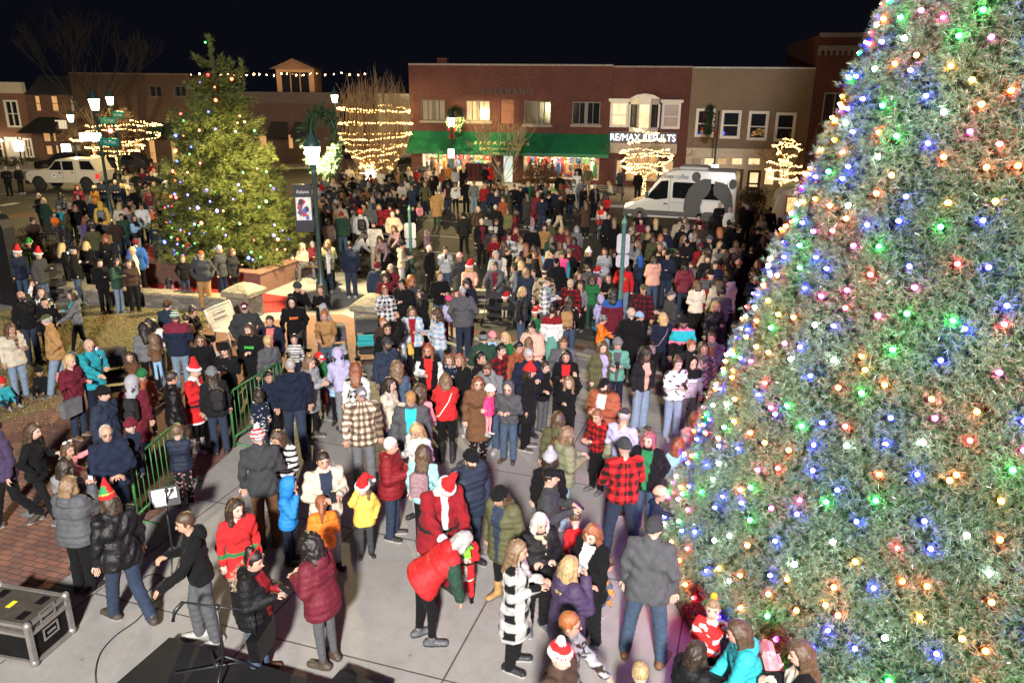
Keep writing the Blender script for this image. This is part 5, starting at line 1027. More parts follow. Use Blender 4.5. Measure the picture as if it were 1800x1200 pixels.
# dark bare trees against the sky
for px, py, top, sd in ((178, 300, 20, 3),):
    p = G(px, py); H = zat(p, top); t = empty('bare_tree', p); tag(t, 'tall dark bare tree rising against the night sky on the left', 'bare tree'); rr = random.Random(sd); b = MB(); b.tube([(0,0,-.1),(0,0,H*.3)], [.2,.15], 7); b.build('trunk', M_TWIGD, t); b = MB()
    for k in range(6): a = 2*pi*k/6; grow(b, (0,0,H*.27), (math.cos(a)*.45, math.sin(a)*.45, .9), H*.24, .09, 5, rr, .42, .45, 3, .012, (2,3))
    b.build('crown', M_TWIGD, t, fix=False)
def shrub(px, py, z0, rx, h, n, m, label, seed, lw=.05, name='shrub'):
    p = G(px, py, z0); t = empty(name, p); tag(t, label, 'shrub'); rng = np.random.default_rng(seed); rr = random.Random(seed); b = MB()
    for k in range(40): a = rr.uniform(0,6.28); grow(b, (rr.gauss(0,.08),rr.gauss(0,.08),0), (math.cos(a)*.6*rx/h,math.sin(a)*.6*rx/h,.9), h*.5, .012, 2, rr, .5, .3, 2, .005, (2,2))
    b.build('stem', M_TWIGD, t, fix=False)
    u = rng.normal(0,1,(n,3)); u /= np.linalg.norm(u,axis=1,keepdims=True); r = rng.uniform(.45,1.05,(n,1))**.6; C = u*r*np.array([rx,rx,h*.5])+np.array([0,0,h*.55]); C += .12*np.sin(C*7); C = C[C[:,2] > .02]
    tuftmesh('leaves', [tufts(None, C, u[:len(C)], 3, .11, lw, .9, rng, len(m))], m, t)
shrub(945, 345, .14, 1.15, 2.0, 2600, [needle('shrub_rust', (.20,.10,.045), .8, .2), needle('shrub_rust_dark', (.12,.06,.03), .8, .2)], 'rust brown leafy shrub in front of the green awning shop', 3)
shrub(603, 330, .16, .9, 1.7, 1500, [needle('shrub_pinkbrown', (.17,.09,.06), .8, .2), needle('shrub_brown', (.10,.055,.04), .8, .2)], 'reddish brown shrub left of the vase-shaped tree', 4)
shrub(1318, 395, .0, .75, 1.75, 1200, [needle('shrub_tan', (.20,.13,.06), .8, .2), needle('shrub_tan_dark', (.13,.085,.04), .8, .2)], 'tan dry shrub between the van and the food trailer', 5)
shrub(82, 462, .0, 1.1, 1.3, 1200, [needle('shrub_grey', (.10,.075,.05), .85, .2), needle('shrub_greydk', (.07,.05,.035), .85, .2)], 'thin brown twiggy shrub behind the notice board', 6, .02)
shrub(845, 366, .14, .8, .55, 700, [needle('shrub_low', (.15,.11,.06), .85, .2), needle('shrub_low2', (.09,.07,.04), .85, .2)], 'low dry grassy shrub bed at the kerb before the shop', 7, .02)
shrub(20, 292, .13, 2.2, .75, 900, [needle('hedge_green', (.03,.05,.02), .8, .2), needle('hedge_dark', (.02,.035,.015), .8, .2)], 'dark clipped hedge under the corner building windows', 8)
# roof-terrace string lights
pts = []; A_ = F2.uz(300,130,-3); B_ = F2.uz(650,128,-3)
for k in range(61):
    s = k/60; u = A_[0]+(B_[0]-A_[0])*s; z = A_[1]+(B_[1]-A_[1])*s-.18*math.sin(pi*((s*7)%1)); q = F2.A+F2.D*u-F2.N*3; pts.append((q.x, q.y, z))
warm_string((0,0,0), [pts], 'row of warm bulbs strung along the roof terrace', .62, .07, emit('roof_bulb', (1,.55,.25), 22))
# ------------------------------------------------------------------ people: continuous surfaces grown from joints
COLS = dict(k=(.007,.007,.008), bk=(.011,.011,.013), ch=(.038,.04,.044), dg=(.075,.078,.085), g=(.15,.155,.165), lg=(.32,.33,.35), w=(.66,.65,.63), cr=(.56,.50,.40), nv=(.011,.016,.034), nb=(.022,.032,.056), dn=(.05,.078,.125), ld=(.17,.23,.31), bl=(.03,.10,.36), rb=(.02,.20,.55), tl=(.02,.26,.32), tq=(.03,.42,.48), mint=(.28,.56,.55), lb=(.24,.40,.60), gr=(.02,.14,.05), dkg=(.025,.06,.04), sea=(.10,.27,.21), ol=(.085,.085,.04), lol=(.20,.21,.13), tan=(.33,.19,.075), kh=(.30,.20,.10), be=(.42,.34,.25), br=(.12,.06,.03), dbr=(.05,.03,.022), rust=(.26,.075,.035), red=(.52,.02,.022), drd=(.22,.012,.018), mar=(.12,.014,.025), pk=(.70,.25,.28), hp=(.75,.06,.22), mv=(.26,.16,.18), pu=(.14,.07,.26), lv=(.38,.36,.55), or_=(.80,.17,.02), am=(.45,.20,.04), ye=(.72,.44,.08), lye=(.62,.58,.20), co=(.60,.16,.13), sa=(.62,.33,.25), lgr=(.05,.45,.07), vi=(.06,.04,.09))
CNAME = dict(k='black', bk='black', ch='charcoal', dg='dark grey', g='grey', lg='light grey', w='white', cr='cream', nv='navy', nb='navy blue', dn='blue jean', ld='light blue jean', bl='blue', rb='bright blue', tl='teal blue', tq='turquoise', mint='mint', lb='light blue', gr='green', dkg='dark green', sea='sea green', ol='olive', lol='pale olive', tan='tan', kh='khaki', be='beige', br='brown', dbr='dark brown', rust='rust', red='red', drd='dark red', mar='maroon', pk='pink', hp='hot pink', mv='mauve', pu='purple', lv='lavender', or_='orange', am='amber', ye='yellow', lye='pale yellow', co='coral', sa='salmon', lgr='bright green', vi='dark violet')
HAIRC = dict(K=(.012,.010,.009), D=(.03,.019,.012), B=(.07,.04,.022), L=(.16,.10,.055), A=(.20,.07,.03), Y=(.40,.28,.13), G=(.30,.29,.28), W=(.58,.56,.54), R=(.30,.10,.03), P=(.28,.07,.09))
HNAME = dict(K='black', D='dark', B='brown', L='light brown', A='auburn', Y='blond', G='grey', W='white', R='red', P='pink-red')
SKINS = [(.50,.29,.21), (.55,.34,.26), (.46,.26,.18), (.58,.37,.29)]
def clothmat(name, rough, sheen, bscale, bstr, spec=.3):
    m, nt, bs = newmat(name); at = nt.nodes.new('ShaderNodeAttribute'); at.attribute_name = 'Col'; v = coords(nt)
    n = noise(nt, v, bscale, 4, .6); n2 = noise(nt, v, 220, 2)
    c = mixc(nt, .55, at.outputs['Color'], ramp(nt, n.outputs[0], [(.3, (.72,)*3), (.7, (1.18,)*3)]), 'MULTIPLY'); nt.links.new(c, bs.inputs['Base Color'])
    bs.inputs['Roughness'].default_value = rough; bs.inputs['Sheen Weight'].default_value = sheen; bs.inputs['Specular IOR Level'].default_value = spec
    bump(nt, bs, n.outputs[0], bstr, .035); return m
M_FAB = clothmat('fabric', .92, .02, 11, .7, .15); M_NYL = clothmat('quilted_nylon', .62, 0, 14, .7, .25); M_LEA = clothmat('leather', .48, 0, 16, .6, .35); M_SKIN = clothmat('skin', .55, .05, 9, .05, .35)
def hairmat():
    m, nt, bs = newmat('hair'); at = nt.nodes.new('ShaderNodeAttribute'); at.attribute_name = 'Col'; v = coords(nt, scale=(60,60,5)); n = noise(nt, v, 1.5, 3)
    c = mixc(nt, .8, at.outputs['Color'], ramp(nt, n.outputs[0], [(.3, (.35,)*3), (.7, (1.7,)*3)]), 'MULTIPLY'); nt.links.new(c, bs.inputs['Base Color']); bs.inputs['Roughness'].default_value = .42; bump(nt, bs, n.outputs[0], .6, .012); return m
M_HAIR = hairmat()
# --- implicit surface kernel
class Field:
    def __init__(s, lo, hi, res):
        s.lo = np.array(lo, np.float32)-2*res; s.res = res; s.n = np.maximum(4, np.ceil((np.array(hi)-np.array(lo))/res).astype(int)+5); s.F = np.full(s.n, 1.0, np.float32)
    def sub(s, a, b):
        i0 = np.clip(np.floor((np.array(a)-s.lo)/s.res).astype(int), 0, s.n-1); i1 = np.clip(np.ceil((np.array(b)-s.lo)/s.res).astype(int)+1, 1, s.n)
        if (i1 <= i0).any(): return None, None
        g = [s.lo[k]+s.res*np.arange(i0[k], i1[k], dtype=np.float32) for k in range(3)]
        return (slice(i0[0], i1[0]), slice(i0[1], i1[1]), slice(i0[2], i1[2])), (g[0][:,None,None], g[1][None,:,None], g[2][None,None,:])
    def put(s, sl, d, k):
        A = s.F[sl]
        if k > 0: h = np.clip(.5+.5*(A-d)/k, 0, 1); A = A*(1-h)+d*h-k*h*(1-h)
        else: A = np.minimum(A, d)
        s.F[sl] = A
    def cap(s, a, b, ra, rb, k=.03):
        a = np.asarray(a, np.float32); b = np.asarray(b, np.float32); m = max(ra, rb)+k+2*s.res; sl, g = s.sub(np.minimum(a, b)-m, np.maximum(a, b)+m)
        if sl is None: return
        ab = b-a; L = max(1e-6, float(ab@ab)); px, py, pz = g[0]-a[0], g[1]-a[1], g[2]-a[2]; t = np.clip((px*ab[0]+py*ab[1]+pz*ab[2])/L, 0, 1)
        s.put(sl, np.sqrt((px-t*ab[0])**2+(py-t*ab[1])**2+(pz-t*ab[2])**2)-(ra+(rb-ra)*t), k)
    def ell(s, c, r, Rm=None, k=.02):
        c = np.asarray(c, np.float32); m = max(r)+k+2*s.res; sl, g = s.sub(c-m, c+m)
        if sl is None: return
        p = [g[0]-c[0], g[1]-c[1], g[2]-c[2]]
        if Rm is not None: p = [Rm[0][i]*p[0]+Rm[1][i]*p[1]+Rm[2][i]*p[2] for i in range(3)]
        k0 = np.sqrt((p[0]/r[0])**2+(p[1]/r[1])**2+(p[2]/r[2])**2); k1 = np.sqrt((p[0]/r[0]**2)**2+(p[1]/r[1]**2)**2+(p[2]/r[2]**2)**2)+1e-6
        s.put(sl, k0*(k0-1)/k1, k)
    def grid(s): return [s.lo[k]+s.res*np.arange(s.n[k], dtype=np.float32) for k in range(3)]
    def pts(s): g = s.grid(); return g[0][:,None,None], g[1][None,:,None], g[2][None,None,:]
    def mesh(s):
        F = s.F; S = F < 0; n = F.shape
        if not S.any(): return None
        c = [S[i:n[0]-1+i, j:n[1]-1+j, k:n[2]-1+k] for i in (0,1) for j in (0,1) for k in (0,1)]
        cnt = sum(x.astype(np.int8) for x in c); act = np.argwhere((cnt > 0) & (cnt < 8)); idx = np.full((n[0]-1, n[1]-1, n[2]-1), -1, np.int32); idx[act[:,0],act[:,1],act[:,2]] = np.arange(len(act))
        cs = np.array([[i,j,k] for i in (0,1) for j in (0,1) for k in (0,1)]); val = np.stack([F[act[:,0]+o[0],act[:,1]+o[1],act[:,2]+o[2]] for o in cs], 1)
        P = np.zeros((len(act), 3), np.float32); N = np.zeros((len(act), 1), np.float32)
        for a, b in ((0,1),(2,3),(4,5),(6,7),(0,2),(1,3),(4,6),(5,7),(0,4),(1,5),(2,6),(3,7)):
            va, vb = val[:,a], val[:,b]; x = (va < 0) != (vb < 0); t = np.where(x, va/np.where(x, va-vb, 1), 0)[:,None]; q = cs[a]+(cs[b]-cs[a])*t; P += np.where(x[:,None], q, 0); N += x[:,None]
        P = (act+P/np.maximum(N, 1))*s.res+s.lo; Q = []
        for ax in range(3):
            sl0 = [slice(None)]*3; sl1 = [slice(None)]*3; sl0[ax] = slice(0, -1); sl1[ax] = slice(1, None); x = S[tuple(sl0)] != S[tuple(sl1)]; e = np.argwhere(x); u, v = (ax+1)%3, (ax+2)%3
            e = e[(e[:,u] > 0) & (e[:,v] > 0) & (e[:,u] < n[u]-1) & (e[:,v] < n[v]-1)]
            def at(du, dv): f = e.copy(); f[:,u] += du; f[:,v] += dv; return idx[f[:,0],f[:,1],f[:,2]]
            q = np.stack([at(-1,-1), at(0,-1), at(0,0), at(-1,0)], 1); fl = ~S[e[:,0],e[:,1],e[:,2]]; q[fl] = q[fl][:,::-1]; Q.append(q)
        return P, np.concatenate(Q)
def npmesh(name, V, Q, C, mats, mi=None, extra=None):
    """mesh from quads with a per-vertex colour; extra = [(verts, faces, colour, material index)]"""
    V = np.asarray(V, np.float32); faces = [Q]; T = []; cols = [C]; mis = [np.zeros(len(Q), np.int32) if mi is None else mi]; off = len(V); vs = [V]
    for ev, ef, ec, em in (extra or []):
        ev = np.asarray(ev, np.float32); ef = np.asarray(ef, np.int32); vs.append(ev); faces.append(ef+off); cols.append(np.tile(np.asarray(ec, np.float32), (len(ev), 1))); mis.append(np.full(len(ef), em, np.int32)); off += len(ev)
    V = np.concatenate(vs); Q = np.concatenate(faces); C = np.concatenate(cols); M = np.concatenate(mis)
    me = bpy.data.meshes.new(name); me.vertices.add(len(V)); me.vertices.foreach_set('co', V.ravel()); me.loops.add(4*len(Q)); me.loops.foreach_set('vertex_index', Q.astype(np.int32).ravel())
    me.polygons.add(len(Q)); me.polygons.foreach_set('loop_start', np.arange(0, 4*len(Q), 4, dtype=np.int32)); me.polygons.foreach_set('loop_total', np.full(len(Q), 4, np.int32)); me.polygons.foreach_set('use_smooth', np.ones(len(Q), bool)); me.polygons.foreach_set('material_index', M)
    for m in mats: me.materials.append(m)
    a = me.color_attributes.new('Col', 'FLOAT_COLOR', 'POINT'); a.data.foreach_set('color', np.concatenate([C, np.ones((len(C), 1), np.float32)], 1).astype(np.float32).ravel()); me.update(); return me
def uvball(c, r, n=8, m=6, Rm=None):
    v = []; f = []
    for i in range(m+1):
        p = math.pi*i/m-math.pi/2
        for j in range(n): t = 2*math.pi*j/n; v.append((r[0]*math.cos(p)*math.cos(t), r[1]*math.cos(p)*math.sin(t), r[2]*math.sin(p)))
    for i in range(m):
        for j in range(n): f.append((i*n+j, i*n+(j+1)%n, (i+1)*n+(j+1)%n, (i+1)*n+j))
    v = np.array(v); v = v @ Rm.T if Rm is not None else v; return v+np.asarray(c), f
def nptube(pts, rad, n=6):
    b = MB(); b.tube(pts, rad, n, cap=False); v = list(b.v); f = [q for q in b.f]; k = len(pts); c0 = len(v)
    return np.array(v), f
def rotX(a): c, s = math.cos(a), math.sin(a); return np.array([[1,0,0],[0,c,-s],[0,s,c]])
def rotZ(a): c, s = math.cos(a), math.sin(a); return np.array([[c,-s,0],[s,c,0],[0,0,1]])
def rotY(a): c, s = math.cos(a), math.sin(a); return np.array([[c,0,s],[0,1,0],[-s,0,c]])
ARMS = dict(d=((.25,.02,1.15),(.255,-.05,.91)), p=((.30,.07,1.16),(.215,-.09,.98)), f=((.245,-.02,1.14),(.09,-.29,1.22)), u=((.22,-.17,1.22),(.075,-.33,1.44)), U=((.30,-.06,1.60),(.20,-.14,1.86)), x=((.26,-.08,1.13),(-.03,-.215,1.17)), h=((.21,-.16,1.16),(.06,-.19,1.47)), r=((.22,-.24,1.27),(.17,-.50,1.22)), s=((.42,-.08,1.33),(.68,-.16,1.38)), b=((.26,.13,1.15),(.09,.19,1.0)), o=((.38,.09,1.16),(.21,-.04,1.0)), c=((.25,-.07,1.11),(.0,-.26,1.08)), l=((.22,-.20,1.13),(.15,-.42,1.0)), e=((.27,-.1,1.38),(.13,-.06,1.62)))
LEGS = dict(S=((.10,.0,.50),(.105,.03,.08),(.095,-.01,.50),(.10,.02,.08)), A=((.16,-.01,.50),(.21,.03,.08),(.16,.0,.50),(.20,.02,.08)), W=((.10,-.12,.52),(.10,-.22,.08),(.09,.04,.50),(.10,.30,.12)), V=((.09,.04,.50),(.10,.30,.12),(.10,-.12,.52),(.10,-.22,.08)), B=((.10,-.10,.51),(.12,-.08,.08),(.10,.02,.50),(.10,.06,.08)))
EYE, LIP = (.015,.012,.012), (.34,.12,.11)
def pattern(kind, base, P, zt, rng):
    n = len(P); C = np.tile(np.asarray(base, np.float32), (n, 1)); th = np.arctan2(P[:,0], -P[:,1])*.17; z = zt
    def sq(x, w): return (np.floor(x/w).astype(int) % 2) == 0
    if kind in ('buf','pl','wpl','bpl'):
        w = .062 if kind != 'bpl' else .11; a, b = sq(th, w), sq(z, w); d = {'buf': (.015,.012,.012), 'pl': (.60,.57,.52), 'wpl': (.66,.68,.70), 'bpl': (.02,.02,.022) if np.mean(base) > .2 else (.62,.62,.60)}[kind]; d = np.array(d); mid = np.asarray(base)*.45+d*.55
        C[a & b] = d; C[a ^ b] = mid if kind != 'buf' else np.asarray(base)*.42
    elif kind == 'tp':   # tan flannel
        a, b = sq(th, .05), sq(z, .05); C[a & b] = (.07,.05,.04); C[a ^ b] = (.22,.15,.10)
    elif kind == 'st': C[sq(z, .045)] = (.60,.60,.58)
    elif kind == 'hst': C[sq(z, .10)] = (.55,.55,.55)
    elif kind in ('leo','cow','fl','star','tie'):
        f = {'leo': 46, 'cow': 24, 'fl': 52, 'star': 60, 'tie': 11}[kind]; v = np.sin(P[:,0]*f+3*np.sin(z*f*.8))+np.sin(z*f*1.1+2.3*np.sin(P[:,0]*f*.7))+np.sin(P[:,1]*f*.9+1.7)
        d = {'leo': (.03,.02,.015), 'cow': (.03,.03,.05) if base[1] > .1 else (.62,.62,.60), 'fl': (.55,.35,.35), 'star': (.6,.6,.6), 'tie': (.75,.3,.3)}[kind]; C[v > (.75 if kind != 'star' else 1.25)] = d
    elif kind == 'cam': v = np.sin(P[:,0]*31+2*np.sin(z*22))+np.sin(z*27+P[:,1]*19); C[v > .4] = (.10,.07,.04); C[v < -.7] = (.28,.22,.15)
    elif kind == 'cb': C[z > np.median(z)+.13] = (.16,.02,.04)          # maroon yoke over navy
    elif kind == 'retro': C[(z > 1.22)] = (.02,.36,.40); C[(z > 1.17) & (z < 1.22)] = (.75,.16,.25); C[z > 1.45] = (.80,.13,.22)
    elif kind == 'frost': t = np.clip((z-.45)/.5, 0, 1)[:,None]; C[:] = (1-t)*np.array((.02,.28,.55))+t*np.array((.42,.38,.66))
    elif kind == 'sant': pass
    return C
class Fig: pass
def person_geo(sp):
    """all garments of one figure as (name, mesh) in the figure's own frame: facing -Y, feet on z = 0"""
    h = sp['h']; near = sp['near']; res = sp['res']; rng = np.random.default_rng(sp['seed']); g = sp.get('girth', 1.0)
    hh = .232 if h > 1.55 else .205+.027*max(0, (h-1.0))/.55 if h > 1.0 else .205*(.75+.25*h)
    sb = (h-hh)/1.518; hs = hh/.232; ch = h < 1.45; lw = sp['lean']
    hipz = .95*sb; wshift = 0.0
    sit = sp['legs'] in ('T', 'F', 'K'); drop = 0.0
    if sp['legs'] == 'T': drop = (.95-.50)*sb            # on a bench
    if sp['legs'] == 'F': drop = (.95-.17)*sb            # on the ground
    if sp['legs'] == 'K': drop = (.95-.52)*sb            # crouching
    Lr = rotX(R(lw)); hip = np.array([0, 0, hipz-drop])
    def T(p): q = np.array(p, float)*sb; q[2] -= drop; return Lr @ (q-hip)+hip if True else q
    def Ti(X, Y, Z): x, y, z = X, Y-hip[1], Z-hip[2]; c, s_ = math.cos(R(lw)), math.sin(R(lw)); return x, c*y+s_*z, -s_*y+c*z+hip[2]+drop     # back to the upright torso frame
    J = {}
    sx = g*(1.0 if not ch else .95); shx = .182*(.94+.06*g)*(.92 if sp['fem'] else 1.0)
    for side, code in ((-1, sp['arms'][0]), (1, sp['arms'][1])):           # -1 = the figure's right (image left when it faces us)
        e, w = ARMS[code]; kx = .92 if sp['fem'] else 1.0
        J['sh', side] = T((side*shx, 0.0, 1.405)); J['el', side] = T((side*e[0]*(.9+.1*g)*kx, e[1], e[2])); J['wr', side] = T((side*w[0]*(.9+.1*g)*kx, w[1]*(.9+.1*g), w[2]))
        if lw > 30 and code == 'd': J['el', side] = J['sh', side]+np.array([side*.04, -.03, -.27])*sb; J['wr', side] = J['el', side]+np.array([0, -.05, -.25])*sb
    if not sit:
        L = LEGS[sp['legs']]
        for side, (kn, an) in ((-1, L[0:2]), (1, L[2:4])):
            J['hp', side] = np.array([side*.088*sb*(.8+.2*g), 0, .90*sb]); J['kn', side] = np.array([side*kn[0], kn[1], kn[2]])*sb; J['an', side] = np.array([side*an[0], an[1], an[2]])*sb
    else:
        for side in (-1, 1):
            J['hp', side] = np.array([side*.09, 0, .93])*sb-np.array([0,0,drop])
            if sp['legs'] == 'T': J['kn', side] = J['hp', side]+np.array([side*.04, -.43, .0])*sb; J['an', side] = J['kn', side]+np.array([0, -.06, -.40])*sb
            elif sp['legs'] == 'F': J['kn', side] = J['hp', side]+np.array([side*.14, -.36, .16])*sb; J['an', side] = J['kn', side]+np.array([-side*.06, -.22, -.24])*sb
            else: J['kn', side] = J['hp', side]+np.array([side*.10, -.36, .05])*sb; J['an', side] = np.array([side*.10, -.10+.16*(side > 0), .08])*sb
    hy, hp_ = R(sp['hyaw']), R(sp['hpitch'])
    Hr = Lr @ rotZ(hy) @ rotX(hp_) if lw < 30 else rotX(R(lw*.6)) @ rotZ(hy) @ rotX(hp_)
    nk = T((0, .012, 1.455)); hc = nk+Hr @ (np.array([0, -.022, .165])*hs) - np.array([0,0,(.165*hs-.165*sb)*0])
    J['head'] = hc
    def Hd(p): return hc+Hr @ (np.array(p, float)*hs)
    allp = np.array([v for k, v in J.items()]); lo = allp.min(0)-.24*max(sb, .75); hi = allp.max(0)+.24*max(sb, .75); lo[2] = -.03; hi[2] = max(hi[2], hc[2]+.2)
    if sp['hat'][0] in ('sn', 'el'): hi[2] += .16
    out = []
    top, bot = sp['top'], sp['bot']; tk, tc, tp, tc2 = top; bk_, bc, bp = bot
    fit = {'j': .021, 'p': .046, 'h': .022, 'c': .028, 's': .018, 't': .008, 'v': .042, 'd': .016}[tk]
    hem = {'j': .80, 'p': .80, 'h': .86, 'c': .52, 's': .86, 't': .87, 'v': .82, 'd': .56}[tk]
    hem = sp.get('hem') or hem
    if sit: hem = max(hem, .82)
    def torso(f, o, k=.05):
        f.cap(T((-.070*sx,.0,.94)), T((.070*sx,.0,.94)), (.108*g+o)*sb, (.108*g+o)*sb, k*sb); f.cap(T((-.055*sx,-.012,1.08)), T((.055*sx,-.012,1.08)), (.108*g+o)*sb, (.108*g+o)*sb, k*sb)
        f.cap(T((-.085*sx,.0,1.27)), T((.085*sx,.0,1.27)), (.103*(.6+.4*g)+o)*sb, (.103*(.6+.4*g)+o)*sb, k*sb); f.cap(T((-shx+.03,.0,1.40)), T((shx-.03,.0,1.40)), (.060+o*.8)*sb, (.060+o*.8)*sb, k*sb)
        if sp['fem'] and not ch: f.cap(T((-.06,-.075,1.27)), T((.06,-.075,1.27)), (.062+o)*sb, (.062+o)*sb, .05*sb)
        f.cap(T((0,.015,1.40)), T((0,.0,1.47)), (.062+o*.3)*sb, (.052+o*.2)*sb, .03*sb)
    def arms(f, o, k=.035, upto=1.0):
        for s_ in (-1, 1):
            a, e, w = J['sh', s_], J['el', s_], J['wr', s_]; gg = .8+.2*g
            f.cap(a, e, (.055*gg+o)*sb, (.044*gg+o)*sb, k*sb); f.cap(e, e+(w-e)*upto, (.044*gg+o)*sb, (.034*gg+o*.8)*sb, .015*sb)
    def legs(f, o, upto=1.0, flare=0):
        for s_ in (-1, 1):
            a, kk, an = J['hp', s_], J['kn', s_], J['an', s_]; gg = .75+.25*g
            f.cap(a, kk, (.084*gg+o*.8)*sb, (.058*gg+o)*sb, .03*sb); f.cap(kk, kk+(an-kk)*upto, (.058*gg+o)*sb, (.038+o+flare)*sb, .012*sb)
    def finish(name, f, color, m, zt=True, pat=None, extra=None):
        r = f.mesh()
        if r is None: return
        V, Q = r; C = np.tile(np.asarray(color, np.float32), (len(V), 1)) if not callable(color) else color(V)
        out.append((name, npmesh(name, V, Q, C.astype(np.float32), [m], extra=extra)))
    skin = np.array(SKINS[sp['seed'] % 4])*rng.uniform(.9, 1.08)*sp.get('tone', 1.0)
    # ---- skin: one continuous body
    f = Field(lo, hi, res)
    f.ell(hc+Hr@np.array([0,.008,.012])*hs, (.077*hs,.097*hs,.104*hs), Hr, 0); f.ell(Hd((0,-.022,-.055)), (.058*hs,.066*hs,.062*hs), Hr, .03*hs)
    f.cap(nk-np.array([0,0,.06*sb]), Hd((0,.012,-.06)), .055*sb*(.9+.1*g), .05*hs, .025)
    if near:
        f.cap(Hd((0,-.088,.008)), Hd((0,-.108,-.026)), .010*hs, .016*hs, .012)
        for s_ in (-1, 1): f.ell(Hd((s_*.080,.012,-.012)), (.011*hs,.022*hs,.032*hs), Hr, .008)
    torso(f, -.012); arms(f, -.008, upto=.97); legs(f, -.012)
    ex = []
    for s_ in (-1, 1):
        e, w = J['el', s_], J['wr', s_]; d = (w-e)/max(1e-6, np.linalg.norm(w-e)); code = sp['arms'][0 if s_ < 0 else 1]
        if code == 'p': continue
        up = np.array([0, 0, 1.0]) if abs(d[2]) < .8 else np.array([0, -1.0, 0]); sd = np.cross(d, up); sd /= np.linalg.norm(sd); nn = np.cross(sd, d)
        curl = {'d': .5, 'r': .35, 's': .1, 'U': .15}.get(code, .9); pc = w+d*.045*sb
        f.ell(w+d*.04*sb, (.043*sb, .055*sb, .022*sb), np.stack([sd, d, nn], 1).T.T, .02*sb)
        if near:
            pd = -nn if code in ('f','u','c','x','h','l') else nn*0-sd*s_*0-np.array([0,-.0,0])+(-nn)
            for k in range(4):
                o = (k-1.5)*.019*sb; L_ = (.070,.080,.075,.058)[k]*sb; b0 = w+d*.075*sb+sd*o; a1 = curl*.6; a2 = curl*1.5
                p1 = b0+(d*math.cos(a1)+pd*math.sin(a1))*L_*.5; p2 = p1+(d*math.cos(a2)+pd*math.sin(a2))*L_*.5; v, q = nptube([b0-d*.02*sb, b0, p1, p2, p2+(p2-p1)*.12], np.array([.0085,.0092,.0082,.007,.002])*sb*1.1, 6); ex.append((v, q, skin, 0))
            tb = w+d*.03*sb+sd*s_*-.035*sb; t1 = tb+(d*.7+sd*s_*-.6+pd*.3)*.032*sb; t2 = t1+(d*.85+sd*s_*-.1+pd*.6)*.03*sb; v, q = nptube([tb, t1, t2, t2+(t2-t1)*.1], np.array([.012,.011,.009,.002])*sb, 6); ex.append((v, q, skin, 0))
    if near:
        hcz = sp['hairc'] if sp['hairc'] is not None else np.array((.05,.03,.02))
        for s_ in (-1, 1):
            v, q = uvball(Hd((s_*.032,-.083,.012)), (.015*hs,.007*hs,.0075*hs), 8, 5, Hr); ex.append((v, q, EYE, 0)); v, q = uvball(Hd((s_*.033,-.088,.034)), (.021*hs,.006*hs,.004*hs), 6, 4, Hr); ex.append((v, q, np.minimum(hcz*.8, .2), 0))
        v, q = uvball(Hd((0,-.089,-.062)), (.024*hs,.007*hs,.0065*hs), 8, 4, Hr); ex.append((v, q, LIP, 0))
    col = lambda V: np.tile(skin.astype(np.float32), (len(V), 1))
    finish('body', f, col, M_SKIN, extra=ex)
    # ---- trousers / skirt
    if bk_ != 'n':
        f = Field(lo, hi, res); o = {'t': .016, 'l': .003, 's': .022, 'k': .02, 'w': .03}[bk_]
        f.cap(np.array([-.06*sx,0,.95])*sb-np.array([0,0,drop]), np.array([.06*sx,0,.95])*sb-np.array([0,0,drop]), (.108*g+min(o,.002))*sb, (.108*g+min(o,.002))*sb, .03)
        if bk_ == 'k': f.cap((0,0,.9*sb), (0,.02,.30*sb), .15*sb, .23*sb, .05)
        else: legs(f, o, {'t': 1.0, 'l': 1.0, 's': .12, 'w': .98}[bk_], .028 if bk_ == 'w' else (.012 if bk_ == 't' else 0))
        X, Y, Z = f.pts()
        if near and bk_ in 'tw': f.F += (.0045*np.sin(Z*70+9*X+4*np.sin(X*23))*np.clip(1.6-np.abs(Z/sb-.30)*5, .25, 1)).astype(np.float32)
        colf = (lambda V: pattern(bp, bc, V, V[:,2]/sb, rng)) if bp else bc
        finish({'k': 'skirt', 's': 'shorts', 'l': 'leggings'}.get(bk_, 'trousers'), f, colf, M_FAB)
    # ---- shoes
    sc_ = sp['shoec']; sole = sp['sole']
    for s_ in (-1, 1):
        f = Field(J['an', s_]-np.array([.22,.30,.2]), J['an', s_]+np.array([.22,.25,.42]), res)
        an, kn = J['an', s_], J['kn', s_]; fd = np.array([s_*.22, -1, 0.]); fd /= np.linalg.norm(fd); base = an.copy(); base[2] = max(an[2]-.045*sb, .036*sb)
        if sp['legs'] in 'WV' and an[1] > .15*sb: base[2] = an[2]-.03*sb; fd = fd+np.array([0,0,-.35])
        f.cap(base-fd*.065*sb, base+fd*.175*sb, .050*sb, .047*sb, .02); f.cap(base, an+np.array([0,0,.03*sb]), .052*sb, .052*sb, .02)
        if sp['boots']: f.cap(an, an+(kn-an)*(.35 if sp['boots'] == 1 else .75), .055*sb, .06*sb, .02)
        finish('shoe', f, (lambda V: np.where((V[:,2] < .028*sb)[:,None], np.asarray(sole), np.asarray(sc_))), M_LEA)
    # ---- top
    f = Field(lo, hi, res); torso(f, fit); upto = .45 if tk == 't' else (.96 if tk != 'v' else .96)
    arms(f, fit*(.8 if tk != 'v' else .3), .04, upto)
    hemz = hem
    if hem < .86 and not sit:
        wd_ = .030 if tk in 'jphv' else .065
        f.cap(T((-.05*sx,0,.94)), np.array([-.06*sx*sb,.0,(hem+.06)*sb]), (.112*g+fit)*sb, (.112*g+fit+wd_*.6)*sb, .05*sb); f.cap(T((.05*sx,0,.94)), np.array([.06*sx*sb,.0,(hem+.06)*sb]), (.112*g+fit)*sb, (.112*g+fit+wd_*.6)*sb, .05*sb)
